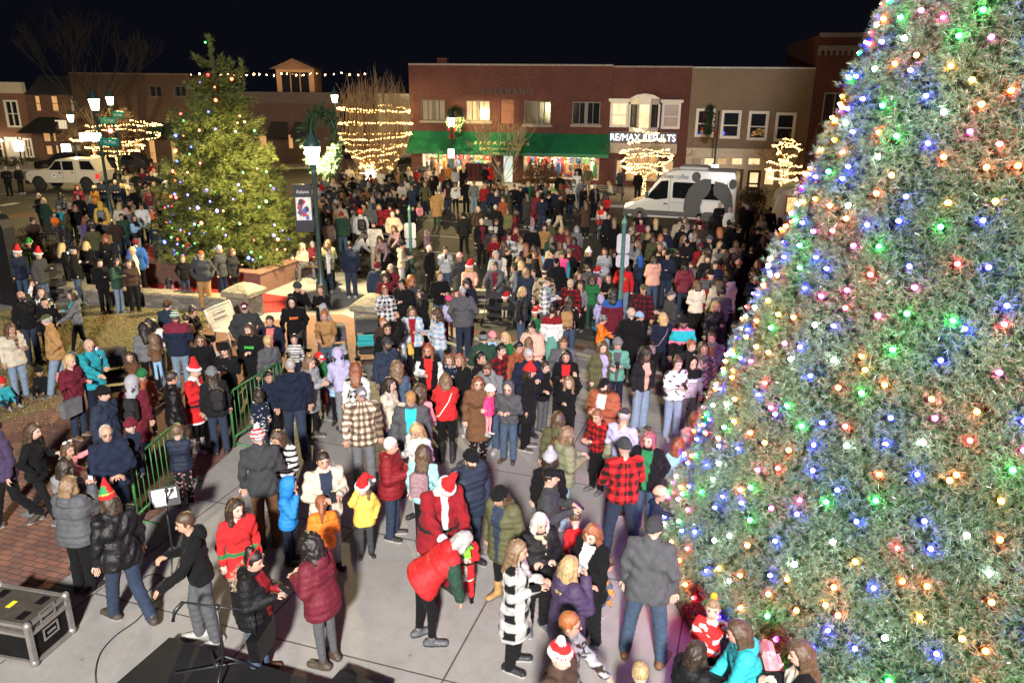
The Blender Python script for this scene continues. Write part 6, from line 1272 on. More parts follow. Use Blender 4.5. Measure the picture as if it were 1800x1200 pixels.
    if tk in 'jpc': f.cap(T((-.02,.0,1.45)), T((.02,.0,1.475)), .078*sb, .075*sb, .02)
    if tk in 'hp' and sp['hat'][0] != 'hd': f.ell(T((0,.095,1.44)), (.115*sb,.075*sb,.085*sb), Lr, .03)
    X, Y, Z = f.pts(); x_, y_, zt = Ti(X, Y, Z)
    if tk in 'pv': f.F -= (.0135*(np.abs(np.sin(zt/sb*math.pi/.085))**.5-.6)*(1 if near else .8)).astype(np.float32)
    elif near: f.F += (.0075*np.sin(zt/sb*38+11*x_+3*np.sin(x_*17+y_*9))+.004*np.sin(x_*40+zt*21+y_*33)).astype(np.float32)
    hm = (hemz*sb-zt) if lw < 30 else (max(hemz, .84)*sb-zt)
    armmask = np.abs(x_) > .235*sb*g
    f.F = np.where(armmask & (zt < (hemz+.25)*sb), f.F, np.maximum(f.F, hm.astype(np.float32)))
    def topcol(V):
        xt, yt, z = Ti(V[:,0], V[:,1], V[:,2]); z = z/sb; P = np.stack([xt, yt, z], 1); C = pattern(tp, tc, P, z, rng) if tp else np.tile(np.asarray(tc, np.float32), (len(V), 1))
        if tk == 'v' or tp == 'slv' or sp.get('slv') is not None:
            dm = np.full(len(V), 9.0)
            for s_ in (-1, 1):
                for a, b in ((J['sh', s_]+(J['el', s_]-J['sh', s_])*.25, J['el', s_]), (J['el', s_], J['wr', s_])):
                    ab = b-a; t = np.clip(((V-a)@ab)/max(1e-6, ab@ab), 0, 1); dm = np.minimum(dm, np.linalg.norm(V-a-t[:,None]*ab, axis=1))
            sl = dm < (.066+fit*1.05)*sb; C[sl] = np.asarray(sp.get('slv') if sp.get('slv') is not None else tc)
        if tc2 is not None:                       # shirt showing down the open front
            fr = (np.abs(xt) < (.030+.055*np.clip((z-.85)/.55, 0, 1))*sb) & (yt < -.02*sb) & (z < 1.46) & (z > hem+.03)
            C[fr] = np.asarray(tc2)
        if sp.get('trim'):
            C[(z < hem+.05)] = (.70,.68,.66); C[(z > 1.455) & (np.abs(xt) < .10*sb)] = (.70,.68,.66); C[(np.abs(xt) < .04*sb) & (yt < 0)] = (.70,.68,.66); C[(np.abs(z-.99) < .025) & (z > hem+.05)] = (.015,.015,.015)
            for s_ in (-1, 1): C[np.linalg.norm(V-J['wr', s_], axis=1) < .075*sb] = (.70,.68,.66)
        if sp.get('yoke') is not None: C[z > 1.30] = np.asarray(sp['yoke'])
        if sp.get('belt') is not None: C[np.abs(z-1.02) < .028] = np.asarray(sp['belt'])
        return C
    finish({'p': 'puffer_jacket', 'v': 'vest', 'h': 'hoodie', 'c': 'coat', 's': 'sweater', 't': 'shirt', 'd': 'dress'}.get(tk, 'jacket'), f, topcol, M_NYL if tk in 'pv' else (M_LEA if sp.get('leather') else M_FAB))
    # ---- hair
    hk, hat = sp['hair'], sp['hat'][0]; hcz = sp['hairc']; hres = min(res, .018)
    if hk not in ('0',) and hcz is not None:
        f = Field(hc-np.array([.24,.30,.52])*hs, hc+np.array([.24,.26,.28])*hs, hres); big = {'c': .035}.get(hk, 0)
        f.ell(Hd((0,.016,.020)), ((.088+big)*hs,(.105+big)*hs,(.113+big)*hs), Hr, 0)
        X, Y, Z = f.pts(); q = [X-hc[0], Y-hc[1], Z-hc[2]]; xx, yy, zz = [(Hr[0][i]*q[0]+Hr[1][i]*q[1]+Hr[2][i]*q[2])/hs for i in range(3)]
        line = .052-.02*np.clip((np.abs(xx)-.03)/.05, 0, 1)
        face = np.minimum(np.minimum(line-zz, 1), -.036-yy)            # >0 in front of and below the hairline
        cut = np.minimum(zz*-1+line, -yy-.030)
        low = -.045-zz if hk in ('s','r') else -.12-zz
        f.F = np.maximum(f.F, (np.maximum(cut, low)*hs).astype(np.float32))
        if hk == 'r': f.F = np.maximum(f.F, (np.minimum(zz-.045, .03-yy)*hs).astype(np.float32)*1.0)
        if hk in ('l','m','c'):
            Ln = {'l': -.30, 'm': -.13, 'c': -.20}[hk]; w = {'l': .075, 'm': .07, 'c': .095}[hk]
            f.cap(Hd((-.03,.055,-.02)), Hd((-.035,.085,Ln)), w*hs, w*.72*hs, .03); f.cap(Hd((.03,.055,-.02)), Hd((.035,.085,Ln)), w*hs, w*.72*hs, .03)
            for s_ in (-1, 1): f.cap(Hd((s_*.074,.0,.03)), Hd((s_*.088,-.015,Ln*.62)), .028*hs, .034*hs, .03); f.cap(Hd((s_*.088,-.015,Ln*.62)), Hd((s_*.075,-.035,Ln*.95)), .034*hs, .018*hs, .02)
            if near: f.F += (.006*np.sin(xx*95+4*np.sin(zz*30))+.004*np.sin(yy*80+zz*25)).astype(np.float32)
        if hk == 'b': f.ell(Hd((0,.07,.115)), (.05*hs,.05*hs,.045*hs), Hr, .015)
        if hk == 'y': f.cap(Hd((0,.10,.04)), Hd((.01,.15,-.06)), .032*hs, .036*hs, .02); f.cap(Hd((.01,.15,-.06)), Hd((.015,.13,-.24)), .036*hs, .014*hs, .02)
        if hk == 'c' and near: f.F += (.016*np.sin(xx*60)*np.sin(yy*57+1)*np.sin(zz*63)).astype(np.float32)
        if hat in ('bn','bp','cp','sn','el','hd'): f.F = np.maximum(f.F, ((zz-.055 if hat != 'hd' else np.minimum(-yy*1-.0, zz+5)*0+(zz-.04))*hs).astype(np.float32)) if hat != 'hd' or hk in 'lmc' else f.F
        if not (hat == 'hd' and hk in ('s','b','y','r')): finish('hair', f, hcz, M_HAIR)
    if sp.get('beard'):
        f = Field(hc-np.array([.13,.16,.2])*hs, hc+np.array([.13,.12,.05])*hs, hres); f.ell(Hd((0,-.036,-.075)), (.066*hs,.066*hs,.058*hs), Hr, 0); f.cap(Hd((-.068,-.015,-.02)), Hd((-.05,-.04,-.07)), .014*hs, .018*hs, .02); f.cap(Hd((.068,-.015,-.02)), Hd((.05,-.04,-.07)), .014*hs, .018*hs, .02); f.cap(Hd((-.026,-.090,-.045)), Hd((.026,-.090,-.045)), .009*hs, .009*hs, .008)
        X, Y, Z = f.pts(); q = [X-hc[0], Y-hc[1], Z-hc[2]]; xx, yy, zz = [(Hr[0][i]*q[0]+Hr[1][i]*q[1]+Hr[2][i]*q[2])/hs for i in range(3)]
        f.F = np.maximum(f.F, (np.minimum(.010-np.sqrt(xx**2*.35+(zz+.063)**2), -yy-.05)*hs).astype(np.float32)); finish('beard', f, hcz if hcz is not None else (.06,.04,.03), M_HAIR)
    # ---- headgear
    hcol = sp['hat'][1]; hc2 = sp['hat'][2]
    if hat not in ('-', '') :
        f = Field(hc-np.array([.30,.34,.26])*hs, hc+np.array([.30,.30,.46])*hs, hres); X, Y, Z = f.pts(); q = [X-hc[0], Y-hc[1], Z-hc[2]]; xx, yy, zz = [(Hr[0][i]*q[0]+Hr[1][i]*q[1]+Hr[2][i]*q[2])/hs for i in range(3)]
        def local(V): return ((V-hc) @ Hr)/hs
        nm = 'hat'; cf = hcol; mm = M_FAB; white = np.array((.72,.70,.68))
        if hat in ('bn', 'bp'):
            nm = 'beanie'; f.ell(Hd((0,.016,.035)), (.093*hs,.112*hs,.118*hs), Hr, 0); f.F = np.maximum(f.F, ((.028-zz-.25*np.maximum(yy, 0))*hs).astype(np.float32))
            f2 = np.abs(np.sqrt((xx/.097)**2+((yy-.014)/.114)**2)-1)*.1-.009; f.F = np.minimum(f.F, (np.maximum(f2, np.abs(zz-.045+.25*np.maximum(yy,0))-.030)*hs).astype(np.float32))
            if hat == 'bp': f.ell(Hd((0,.02,.165)), (.042*hs,.042*hs,.040*hs), Hr, 0)
            def cf(V):
                l = local(V); C = np.tile(np.asarray(hcol, np.float32), (len(V), 1))
                if hat == 'bp': C[l[:,2] > .142] = np.asarray(hc2 if hc2 is not None else hcol)
                if hc2 is not None and sp['hat'][3] == 'st': C[(np.floor((l[:,2]+.02)/.026).astype(int) % 2 == 0)] = np.asarray(hc2)
                if hc2 is not None and sp['hat'][3] == 'band': C[l[:,2] < .085] = np.asarray(hc2)
                return C
        elif hat in ('cp', 'cb'):
            nm = 'cap'; s_ = 1 if hat == 'cb' else -1; f.ell(Hd((0,.010,.030)), (.088*hs,.106*hs,.100*hs), Hr, 0); f.F = np.maximum(f.F, ((.036-zz)*hs).astype(np.float32)); f.ell(Hd((0,s_*.118,.042)), (.070*hs,.072*hs,.011*hs), Hr @ rotX(R(-9*s_)), .008)
            def cf(V):
                l = local(V); C = np.tile(np.asarray(hcol, np.float32), (len(V), 1))
                if hc2 is not None: C[(l[:,1]*-s_ < -.07) & (l[:,2] > .055) & (l[:,1]*s_ < .125) & (np.abs(l[:,0]) < .045)] = np.asarray(hc2)
                return C
        elif hat == 'sn':
            nm = 'santa_hat'; f.ell(Hd((0,.014,.035)), (.090*hs,.106*hs,.11*hs), Hr, 0); f.F = np.maximum(f.F, ((.03-zz)*hs).astype(np.float32)); f.cap(Hd((0,.02,.12)), Hd((.05,.06,.20)), .075*hs, .045*hs, .03); f.cap(Hd((.05,.06,.20)), Hd((.14,.10,.13)), .045*hs, .02*hs, .02); f.cap(Hd((.14,.10,.13)), Hd((.155,.11,.08)), .02*hs, .018*hs, .02)
            f2 = np.sqrt((np.sqrt(xx**2+((yy-.012)*.86)**2)-.092)**2+(zz-.045)**2)-.026; f.F = np.minimum(f.F, (f2*hs).astype(np.float32)); f.ell(Hd((.16,.11,.065)), (.034*hs,)*3, None, 0)
            def cf(V): l = local(V); C = np.tile(np.asarray(hcol, np.float32), (len(V), 1)); C[(l[:,2] < .074) & (np.abs(l[:,0]) < .13)] = white; C[np.linalg.norm(l-np.array([.16,.11,.065]), axis=1) < .045] = white; return C
        elif hat == 'el':
            nm = 'elf_hat'; f.ell(Hd((0,.014,.035)), (.092*hs,.108*hs,.11*hs), Hr, 0); f.F = np.maximum(f.F, ((.03-zz)*hs).astype(np.float32)); f.cap(Hd((0,.02,.11)), Hd((0,.05,.30)), .08*hs, .012*hs, .03)
            def cf(V): l = local(V); C = np.tile(np.asarray(hcol, np.float32), (len(V), 1)); C[(l[:,0] > .03) & (l[:,2] > .10) & (l[:,2] < .2)] = np.asarray((.03,.22,.07)); C[(l[:,2] > .098) & (l[:,2] < .112)] = np.asarray((.55,.42,.1)); return C
        elif hat == 'hd':
            nm = 'hood'; f.ell(Hd((0,.022,.012)), (.112*hs,.128*hs,.135*hs), Hr, 0); f.cap(Hd((0,.03,-.10)), T((0,.03,1.42)), .105*hs, .12*sb, .04); fc = np.sqrt((xx/.074)**2+((zz-.0)/.112)**2)-1
            f.F = np.maximum(f.F, (np.minimum(-fc*.08, -yy-.01)*hs).astype(np.float32)); mm = M_NYL if tk in 'pv' else M_FAB; cf = np.asarray(hcol)
        elif hat == 'hb':
            nm = 'headband'; f2 = np.sqrt((np.sqrt(xx**2+(zz-.01)**2)-.118)**2+(yy-.01)**2)-.013; f.F = np.minimum(f.F, np.maximum(f2*hs, (-.0-zz)*hs).astype(np.float32))
            for s_ in (-1, 1): f.cap(Hd((s_*.05,.01,.115)), Hd((s_*.085,.01,.20)), .014*hs, .008*hs, .01); f.cap(Hd((s_*.07,.01,.16)), Hd((s_*.11,.01,.17)), .010*hs, .006*hs, .005)
        elif hat == 'star':
            nm = 'headband'; f2 = np.sqrt((np.sqrt(xx**2+(zz-.01)**2)-.112)**2+(yy-.0)**2)-.013; f.F = np.minimum(f.F, np.maximum(f2*hs, (-.0-zz)*hs).astype(np.float32)); f.ell(Hd((0,0,.165)), (.045*hs,.02*hs,.045*hs), Hr, 0); cf = lambda V: np.where((local(V)[:,2] > .13)[:,None], np.array((.6,.33,.03)), np.asarray(hcol))
        elif hat == 'bow': nm = 'hair_bow'; f.ell(Hd((-.045,.03,.12)), (.05*hs,.02*hs,.03*hs), Hr, 0); f.ell(Hd((.045,.03,.12)), (.05*hs,.02*hs,.03*hs), Hr, .005)
        finish(nm, f, cf, mm)
    return out, J, dict(sb=sb, hs=hs, T=T, Hd=Hd, Hr=Hr, hc=hc)
# ------------------------------------------------------------------ who stands where: kind, head pixel[,height[,yaw]]  top  bottom  hair  hat  arms+legs+lean  extras
PEOPLE = '''
M-12,750,1.75,300 j.vi t.k sD - ddW
F60,757,1.66,75 j.k l.k lB - pfW5 paper
G121,789,.95,60 p.pk l.pk mB bow.w rsS z.62
F117,818,1.66,150 j.g t.ld mD - ccS
F122,852,1.66,150 p.dg t.k mL - uuS girth1.15 ph
M190,880,1.80,215 j.k t.nb mD el.red ddV girth1.15 leather
M325,918,1.78,285 h.k t.dg sB - flB5 girth1.05
F415,893,1.66,25 s.red t.k lD hb.br ddS hem.66 belt.gr
F447,985,1.64,70 p.k t.dn bK hb.red ffS boots.br shirt.drd ph tote.k fur
F545,958,1.66,235 p.mar l.dg cK - ffS8 hem.74
K510,852,1.32,75 p.rb t.nv sD hd.rb hpS
G565,880,1.30,190 p.or_ l.g yA - ffS ph
M568,813,1.80,20 j.cr t.lg sD - ffS shirt.nb ph
M453,768,1.82,185 j.ch t.br sG bp.red.w.st fdS
F487,770,1.66,330 j.k:st t.dn lB - ffS hp25
G637,858,1.22,10 p.ye t.ch lL sn.red epS
F688,783,1.62,75 p.drd t.nb sW - ffS red ph girth1.15
G743,795,1.58,165 j.mint l.k lB - ddS bpk.mv
F731,757,1.66,320 j.w t.lg lY - fdS hp25
M787,860,1.86,25 c.drd t.drd sW sn.red rlS14 santa trim glove hp30 hem.62 girth1.25
F815,950,1.66,100 p.red l.k mG - dfB52 slv.dkg girth1.2 shoes.dg hp10
K818,934,1.10,350 j.red t.red sL - xxS santa trim shoes.k boots1 hem.55
F878,872,1.70,325 p.ol l.k mB bn.k ddS boots.tan shirt.nb hp20 hem.66
M828,806,1.80,35 p.nb t.nb sB bn.k ppS beard hp20 girth1.1
F912,967,1.68,75 c.k:bpl t.k lL - ffS hem.5 girth1.05
F950,919,1.64,20 p.k t.k mW - xxS scarf.be hem.62
F1003,995,1.64,115 p.vi l.k lY - hfS hem.66 girth1.15
F1040,938,1.68,315 c.k t.k mA - xxS hem.7 hp20 shirt.w
M968,838,1.80,80 s.ch t.k sD cp.k ffS girth1.12 ph
K1012,915,1.20,190 s.red t.bl sB - llB50
K1066,985,1.15,80 p.am t.dn sB - llK20
M1150,928,1.84,165 j.dg t.dn 0 bn.ch ddA girth1.2 boots.br
M1097,785,1.84,195 s.red:buf t.nb 0 bn.ch xxA girth1.1
F1140,772,1.68,345 j.k t.dn mP - ppS shirt.gr girth1.15
G1193,782,1.30,150 j.mint l.k:fl mA - fdS boots.tan
F1223,735,1.62,195 c.mv t.k mB - ffS fuzzy
K1161,868,1.0,80 h.nv t.lg sB bn.sa rdS
F998,763,1.66,110 p.lol t.ld mL - ffS sling.k
F981,735,1.66,190 h.ol t.dn lB - ddS bpk.br
F967,806,1.60,175 j.k t.k mD bp.lg.lg ddS
K1052,735,1.50,320 h.red:buf t.k sA - ffS
K1083,768,1.25,350 p.lol t.k sL - ffS
M1097,726,1.76,150 t.lv t.g sG cp.ch ffS
M986,1152,1.76,60 j.dbr t.k sG bp.red.w.band ddS girth1.15 text
F1003,1096,1.64,75 c.lg:leo t.k sR - plS gl hem.72
K1125,1182,1.20,190 p.rb t.k sY - llS30
F1226,1146,1.62,130 p.k t.k mD - rfK hem.8
G1253,1068,1.32,350 s.red:cow t.k sL star.gr fsS headup
F1296,1110,1.58,275 p.tq t.ch lB - llB18 bpk.pk
F1407,1148,1.64,275 c.k t.k lB - ffS shirt.cr
M37,520,1.80,40 s.k t.nb sD - dpS beard hp-25 bald
F73,514,1.62,10 s.w:cow t.k lD - UdS hp-25
K78,532,1.55,25 h.k t.k sD cp.k dpS hp-30
F126,518,1.66,290 h.g l.k mD - flW shirt.tq
F17,580,1.68,35 j.cr t.ld lB - dfS scarf.tan girth1.05
M80,562,1.78,285 j.tan t.ld sG cp.ol dpV girth1.15
M157,608,1.80,40 j.tl t.nv r - rfS bald bpk.tl
F124,634,1.66,55 s.mar t.nb yY - dfS boots.br tote.g
K69,655,1.05,0 j.k t.k sD bn.k llF
K92,640,.9,10 p.pk t.pk mB - llF
K6,668,1.05,40 p.tl t.nv sB bn.red llF
M182,692,1.80,65 j.nb t.nv sD bn.k ddS girth1.15
M187,762,1.78,20 j.nv t.nv r - ccS gl bald
K229,748,.92,340 j.nv t.nv sD bn.mar llS z.72
F233,672,1.66,170 c.mar t.nv mD hd.lg ddS bpk.k
K250,660,1.30,355 j.rust t.dn sB bn.gr ddS
M303,664,1.78,105 j.k t.dn sD - dpS leather girth1.1
F342,652,1.68,70 c.red l.k sL sn.red ffS trim hem.62 boots1
F372,657,1.64,195 j.bk t.nb lD bn.g ddS bpk.k
K312,757,1.38,175 v.nv t.k:fl sL - rrS slv.lg
K472,664,1.38,20 j.nv t.k sK - ddS
G455,690,1.15,185 d.nv:star l.nv mD - ddS
M510,642,1.84,190 h.nv t.nb sG - ddV girth1.15
F545,637,1.66,60 p.lg l.k lL - ffS hem.62
K562,630,1.45,40 h.gr s.mar sB cp.red.w ffS
G590,650,1.28,0 h.lb l.k mL - fdS
F592,620,1.66,200 h.lv t.g mD hd.lv rlB25
F395,614,1.62,345 s.k t.k lB bn.k ffS emb.w
F352,598,1.66,5 j.k t.k mB - ddS gl shirt.k
M437,579,1.80,345 h.k w.k mB - dfS beard emb.lgr
F470,600,1.64,210 j.dg t.ch sY - fdS
M430,541,1.84,10 j.ch t.kh sG cp.mar.w ppS girth1.15
F474,564,1.68,350 j.nv t.dn sD - ddS shirt.co girth1.1
M513,532,1.76,10 h.k t.ch sD hd.k dpS emb.or_
M523,505,1.80,40 j.k t.ld sD bn.ch dhS
G563,509,1.55,0 s.k t.k lB - ffS emb.w cloth
F570,555,1.66,5 h.tan t.dn bR - rrS
K517,596,1.20,350 s.dg:st t.nv sD - ddS
M340,548,1.78,70 s.k s.k bD - xxT6
M295,536,1.78,150 j.nb t.kh sD cp.br dfS
M308,557,1.78,175 j.nv:cb t.ld sD bn.gr.w.st ffS girth1.1
K326,560,.9,200 p.br t.br sD - xxS z.75
F253,574,1.64,200 s.g l.k lK - cdS
F262,570,1.66,330 s.w:st t.ld lK - ccS hp20
K270,597,.95,200 p.br t.lb cL - ccS z.4
G228,627,1.12,0 j.br:leo l.k lB - ddS
K50,430,1.35,20 j.k t.k sD sn.lgr ddS
M68,448,1.76,60 j.ch t.dn sG sn.red dfS girth1.15
F31,444,1.70,40 j.nv t.dn mG sn.red ddS
F110,434,1.62,130 j.k t.k lY - ddS lights
M129,440,1.76,95 j.k t.dn sG cp.k dfS emb.w girth1.15
F152,431,1.62,170 j.k t.k mY - ddS
F186,420,1.64,5 j.k t.k cA - flS
F175,462,1.60,40 j.k t.k yK - ffS ph
F205,461,1.64,70 j.dkg t.ld lK - fdS
F225,462,1.60,20 s.dbr:leo t.k mD - ddS
M232,441,1.80,285 s.cr t.nv sY - fdS
M238,428,1.78,195 j.bl t.k sD bn.mar ddV
F150,386,1.64,85 s.pu t.nv lA - rrS
M58,388,1.78,60 j.dbr t.dbr sD - ffS ph
M67,345,1.78,320 j.k t.k sG - drS
F76,353,1.66,330 c.dkg t.dkg mY - ddS
M104,368,1.76,190 j.tl t.dn sL cp.lg ccS
K95,377,.95,20 j.or_ t.pu sD - xxS z.7
F106,344,1.66,180 j.dg t.k mD - ddS
F114,360,1.66,170 p.dg t.k mD - ddS lights
F136,331,1.66,20 h.mar t.k mD hd.mar ddS
M137,347,1.76,0 j.k t.k sL hd.k ddS
F132,366,1.64,15 s.k t.g mA - ddS
M176,360,1.76,185 j.ye t.be sD hd.ye ddS bpk.g
M178,320,1.80,20 j.nv t.nv sD - xxS police girth1.15
M202,321,1.80,10 j.nv t.nv sG - xxS police girth1.15
F166,331,1.64,150 j.am t.dbr mD bn.be ddS
M222,371,1.76,40 v.g t.k sG cp.sa ddS slv.g
M212,382,1.70,20 j.dkg t.nb sD - ddS
F236,383,1.62,60 v.k l.be lB - frS slv.lb
M248,363,1.78,10 h.w l.k sK - fdS
F267,369,1.60,330 h.or_ t.dn yA - ddS
M276,380,1.74,160 j.k t.dn sD - ddA
F246,322,1.66,10 j.k t.k mD bn.k ddS
F234,334,1.64,40 j.k t.k mY - ddS
F262,333,1.64,190 j.mar t.g lB - ddS bpk.mar
F271,324,1.64,180 j.ol t.k mL - ddS
M292,321,1.74,300 j.g t.k sG cp.w ddS
F304,328,1.64,180 j.mar t.k mD - ddS
F220,304,1.66,180 j.cr t.ld mB - ddS
M238,306,1.76,190 j.k t.k sD - ddS
F250,300,1.64,170 j.mar t.k mL - ddS
F270,300,1.64,10 j.cr t.k mY - ddS
M283,302,1.78,200 j.nv t.dn sD - ddS
F266,289,1.64,0 j.drd t.k mD - ddS
F297,308,1.64,180 j.k t.k mD - ddS
M9,297,1.76,20 j.k t.k sG - ffS
F31,295,1.66,40 j.k t.k mG - ddS
M-3,372,1.80,60 j.mar t.k sD - ddS
K321,455,1.38,15 j.k t.nb sL - ppS
K329,437,1.30,0 s.drd t.k sD sn.red ddS
M353,448,1.80,5 s.ch t.tan sG cp.rust ppS girth1.1
M386,438,1.80,60 j.ch t.nv sG - ddS
F408,444,1.64,60 j.bk t.k mB - dfS girth1.15
G297,493,1.05,170 p.pk s.pk lK - ddF
K514,453,1.0,10 s.drd:buf t.dbr sK - llT z.1
F530,434,1.64,330 h.be t.dg mL hd.be xxT
F549,430,1.66,20 j.mar t.g sW - flT
F574,431,1.66,330 p.lol t.nb mB - ccS
K578,440,.85,60 h.w t.w sL - xxS z.7
F677,511,1.64,5 j.k:wpl t.k sA - fdS girth1.2 gl emb.g
M706,499,1.74,340 h.k t.k sK - ffS gl ph
F723,494,1.64,10 j.ch t.k cR - ddS gl
F740,516,1.66,285 c.k t.k lK - ffS hem.5
F724,548,1.68,5 j.lb:pl t.k mB - dfS girth1.3 shirt.drd
F767,553,1.66,300 j.lb:pl t.ld cB - ffS girth1.25
M813,512,1.83,182 j.dg t.nb sG - ppS girth1.15
F821,499,1.66,350 j.nv t.nb cK - ddS
G788,527,1.18,200 p.lv l.mar mB bn.hp ddS
M773,485,1.78,25 s.k t.dn sL - ffS gl
M681,578,1.76,20 j.k t.k sD - dUS gl
K673,566,1.30,20 j.dbr t.k sR - ddS
K704,590,1.22,270 s.lb:pl t.dn sK - ddS bpk.ye dk
M680,604,1.78,40 s.nb t.nv sD cp.ch ddS girth1.2 beard dk
F752,615,1.70,0 j.k t.k lA hb.drd fdS shirt.red gl slv.w girth1.05
G790,632,.95,350 d.nv:star l.nv mL hb.drd ccS z.68
F808,632,1.64,330 c.k l.k lL hb.drd ccS hem.5 boots2
F783,667,1.66,185 s.red l.k mL - uuS girth1.1 boots2 sling.w
F698,648,1.64,185 j.dn t.dn cL - ffS girth1.1
F686,675,1.64,65 j.cr t.dn mD - dfS
M722,701,1.82,0 j.dg t.lg sB cp.tan ddS shirt.tq girth1.15
F738,690,1.62,165 j.pk t.dn cB - ffS girth1.15 sling.am
M635,693,1.85,10 j.cr:tp t.g sB cp.g.w ddS girth1.05
F625,647,1.64,190 d.k:wpl l.nv lA - ddS boots.tan slv.w hem.5
K711,652,1.1,330 h.drd t.k sD - ddS
M849,594,1.76,190 j.dkg t.ch sD bn.k.g.band ccS
K866,592,.85,20 j.lb t.w sL bn.pk xxS z.72
G888,593,1.35,320 d.gr l.gr mY - ddS
F846,628,1.62,60 j.k t.k yK - ddS
M881,615,1.74,55 s.drd:buf t.k sK - ddS
M911,612,1.72,50 j.rust t.k sK - ddS
F935,578,1.66,345 p.sa t.k bK - ccS sling.k girth1.15
K929,600,.8,190 h.be:leo t.be mL - xxS z.6
M930,624,1.78,20 j.nv t.nb sG - dfS gl shirt.k girth1.1
M857,648,1.78,330 j.g t.dn sB - cfS gl beard hp25
F840,673,1.66,10 c.br t.k:fl mA - dfS gl hem.5
K862,687,.92,60 p.hp l.pk sL bn.w ddS z.62
K893,682,1.56,345 h.dg t.dn sD hd.dg ffS gl
F932,652,1.66,75 c.k t.k mD bp.red.red dfS hem.6
K958,645,1.45,60 j.k t.dg sD - ppS
F995,626,1.66,0 j.k t.k mK - ffS shirt.red ph girth1.2
G1000,672,1.35,350 j.k t.k lL - fUS
M990,603,1.78,10 j.dg t.k sB - ddS
F1060,610,1.66,35 c.ol t.nb lB - dfS hem.66 shirt.lv
K1086,605,1.62,0 j.sea t.nv sD bn.g ffS shirt.dg ph
M1062,677,1.74,335 p.rust t.k mD cp.k ffS shirt.w girth1.1 beard
F1135,623,1.68,35 h.bk w.ld cK - ddS shirt.sa gl dk
M1109,552,1.78,175 j.k t.k sG bn.be ddS girth1.15
K1125,557,1.30,60 h.g t.k sB bn.lb ddS
K1060,562,1.22,90 p.or_ t.dn sB bn.lg.k.st flS
F971,545,1.66,180 s.w k.sea bD - ddS yoke.drd
F1002,528,1.66,165 s.k:fl t.dn lD - ffS slv.k bpk.tan
G1056,525,1.18,170 d.lv:frost l.tl mB hd.lv ddS hem.3
F1078,517,1.68,185 c.mar t.ld cK - ddS hem.6 yoke.bl
M1131,508,1.78,345 s.mar:buf t.k sL cp.ol ddS girth1.1
M1180,520,1.78,290 c.ch t.k sG cp.dg ffS gl girth1.1
F1166,558,1.66,195 j.nv t.k mY - dfV sling.mv
M1202,567,1.76,10 j.k:retro t.k sD bn.k dfV beard dk
K1040,489,1.5,180 j.gr t.dkg mB - ddS
M1003,499,1.78,340 s.drd:buf t.k sL cp.be ddS beard
G1020,500,1.4,330 s.g t.k lB - ddS
M960,497,1.80,70 j.dg:wpl t.dg sG cp.dbr ffS shirt.mint gl
F920,512,1.64,75 v.ch t.dn mY - dfS slv.k
M957,480,1.78,185 h.be:cam t.k sD cb.w ddS girth1.15
F925,478,1.66,180 j.nb t.nv mL - ccS
K938,480,.9,350 h.g t.k sB - xxS z.65
K943,548,1.0,330 d.gr l.gr sL sn.red ddS
K888,524,.8,350 j.ol t.be sL sn.red llT z.25
M870,468,1.78,340 j.dg t.k sB - rrB10 shirt.mar
F825,470,1.66,5 h.sa t.k lY sn.red lrB
K822,493,.9,350 j.k t.k sB sn.red xxS
F810,453,1.62,185 c.ch t.pk mB bn.pk ddS
F783,440,1.66,5 h.lg t.dn sD - uuS ph
M755,437,1.78,60 j.k t.k 0 - ddS bald beard
K752,410,1.35,60 h.mv t.ch sD hd.mv fdS
M663,468,1.76,190 h.nb t.nb sD bn.mar ddS girth1.1
F687,472,1.64,350 j.mar t.k mB cp.be ddS
F677,487,1.62,10 s.mar t.k cD - ddS
M708,430,1.76,85 h.be t.lg sD bn.k ffS ph
F640,413,1.66,110 j.lg t.nv lK - rrB35
M614,431,1.80,185 j.nv t.nb sK - ddS girth1.15
M657,396,1.80,0 s.cr t.be sD - ddS beard girth1.1
F692,402,1.66,320 s.mv t.k lB - rrB30
F667,421,1.60,330 s.mv t.k mB - rlB40
F576,427,1.64,180 h.lol t.k mL - ccS
F577,389,1.64,190 j.be t.ol mB - dfS
M600,378,1.78,190 j.dkg t.dn sL bn.drd ddS girth1.1
M633,374,1.80,190 j.lg t.k sD bn.red ddS bpk.k
M685,362,1.80,190 s.drd:buf t.be sD bn.k ddS girth1.1
F666,364,1.64,340 j.drd t.k mL - ffS
M650,362,1.76,185 h.dg t.k sD hd.dg ddS
F640,347,1.62,170 j.nb t.k mL bn.rust ddS
F624,345,1.64,180 j.pu t.k mB bn.lg ddS
F613,350,1.64,190 j.lg t.k mL - ddS
F605,343,1.64,60 j.be t.k mY - ddS
M599,352,1.76,200 j.dbr t.k sD - ddS girth1.1
F595,345,1.64,150 j.cr t.k mB - ddS
M580,330,1.78,180 j.nv t.dg sD - ddS
F597,330,1.62,190 j.br t.k mB - ddS
M613,328,1.78,180 j.nv t.k sD - ddS
M620,316,1.78,170 j.k t.k sD bn.k ddS
M640,312,1.78,190 j.dg t.k sD - ddS
F648,324,1.64,185 c.ch t.k mW - ddS
F586,318,1.64,170 j.be t.k mY - ddS
F570,313,1.64,190 j.g t.k mY - ddS
F561,320,1.64,20 j.red t.k mD - ddS
F614,314,1.64,0 j.cr t.k mY - ddS
F627,305,1.62,10 j.cr t.k mL bn.ye ddS
F635,302,1.62,340 j.be t.k mB - ddS
F606,310,1.62,340 j.ch t.k mD - ddS
F686,342,1.64,0 c.k t.k lD - ffS
M724,331,1.76,180 j.nb t.k sL - uuS ph
F703,332,1.60,300 s.mv t.k lL - ffT z.1
F709,347,1.60,20 j.k t.k mD - ffS
M685,303,1.76,185 c.k t.k sW - ddS
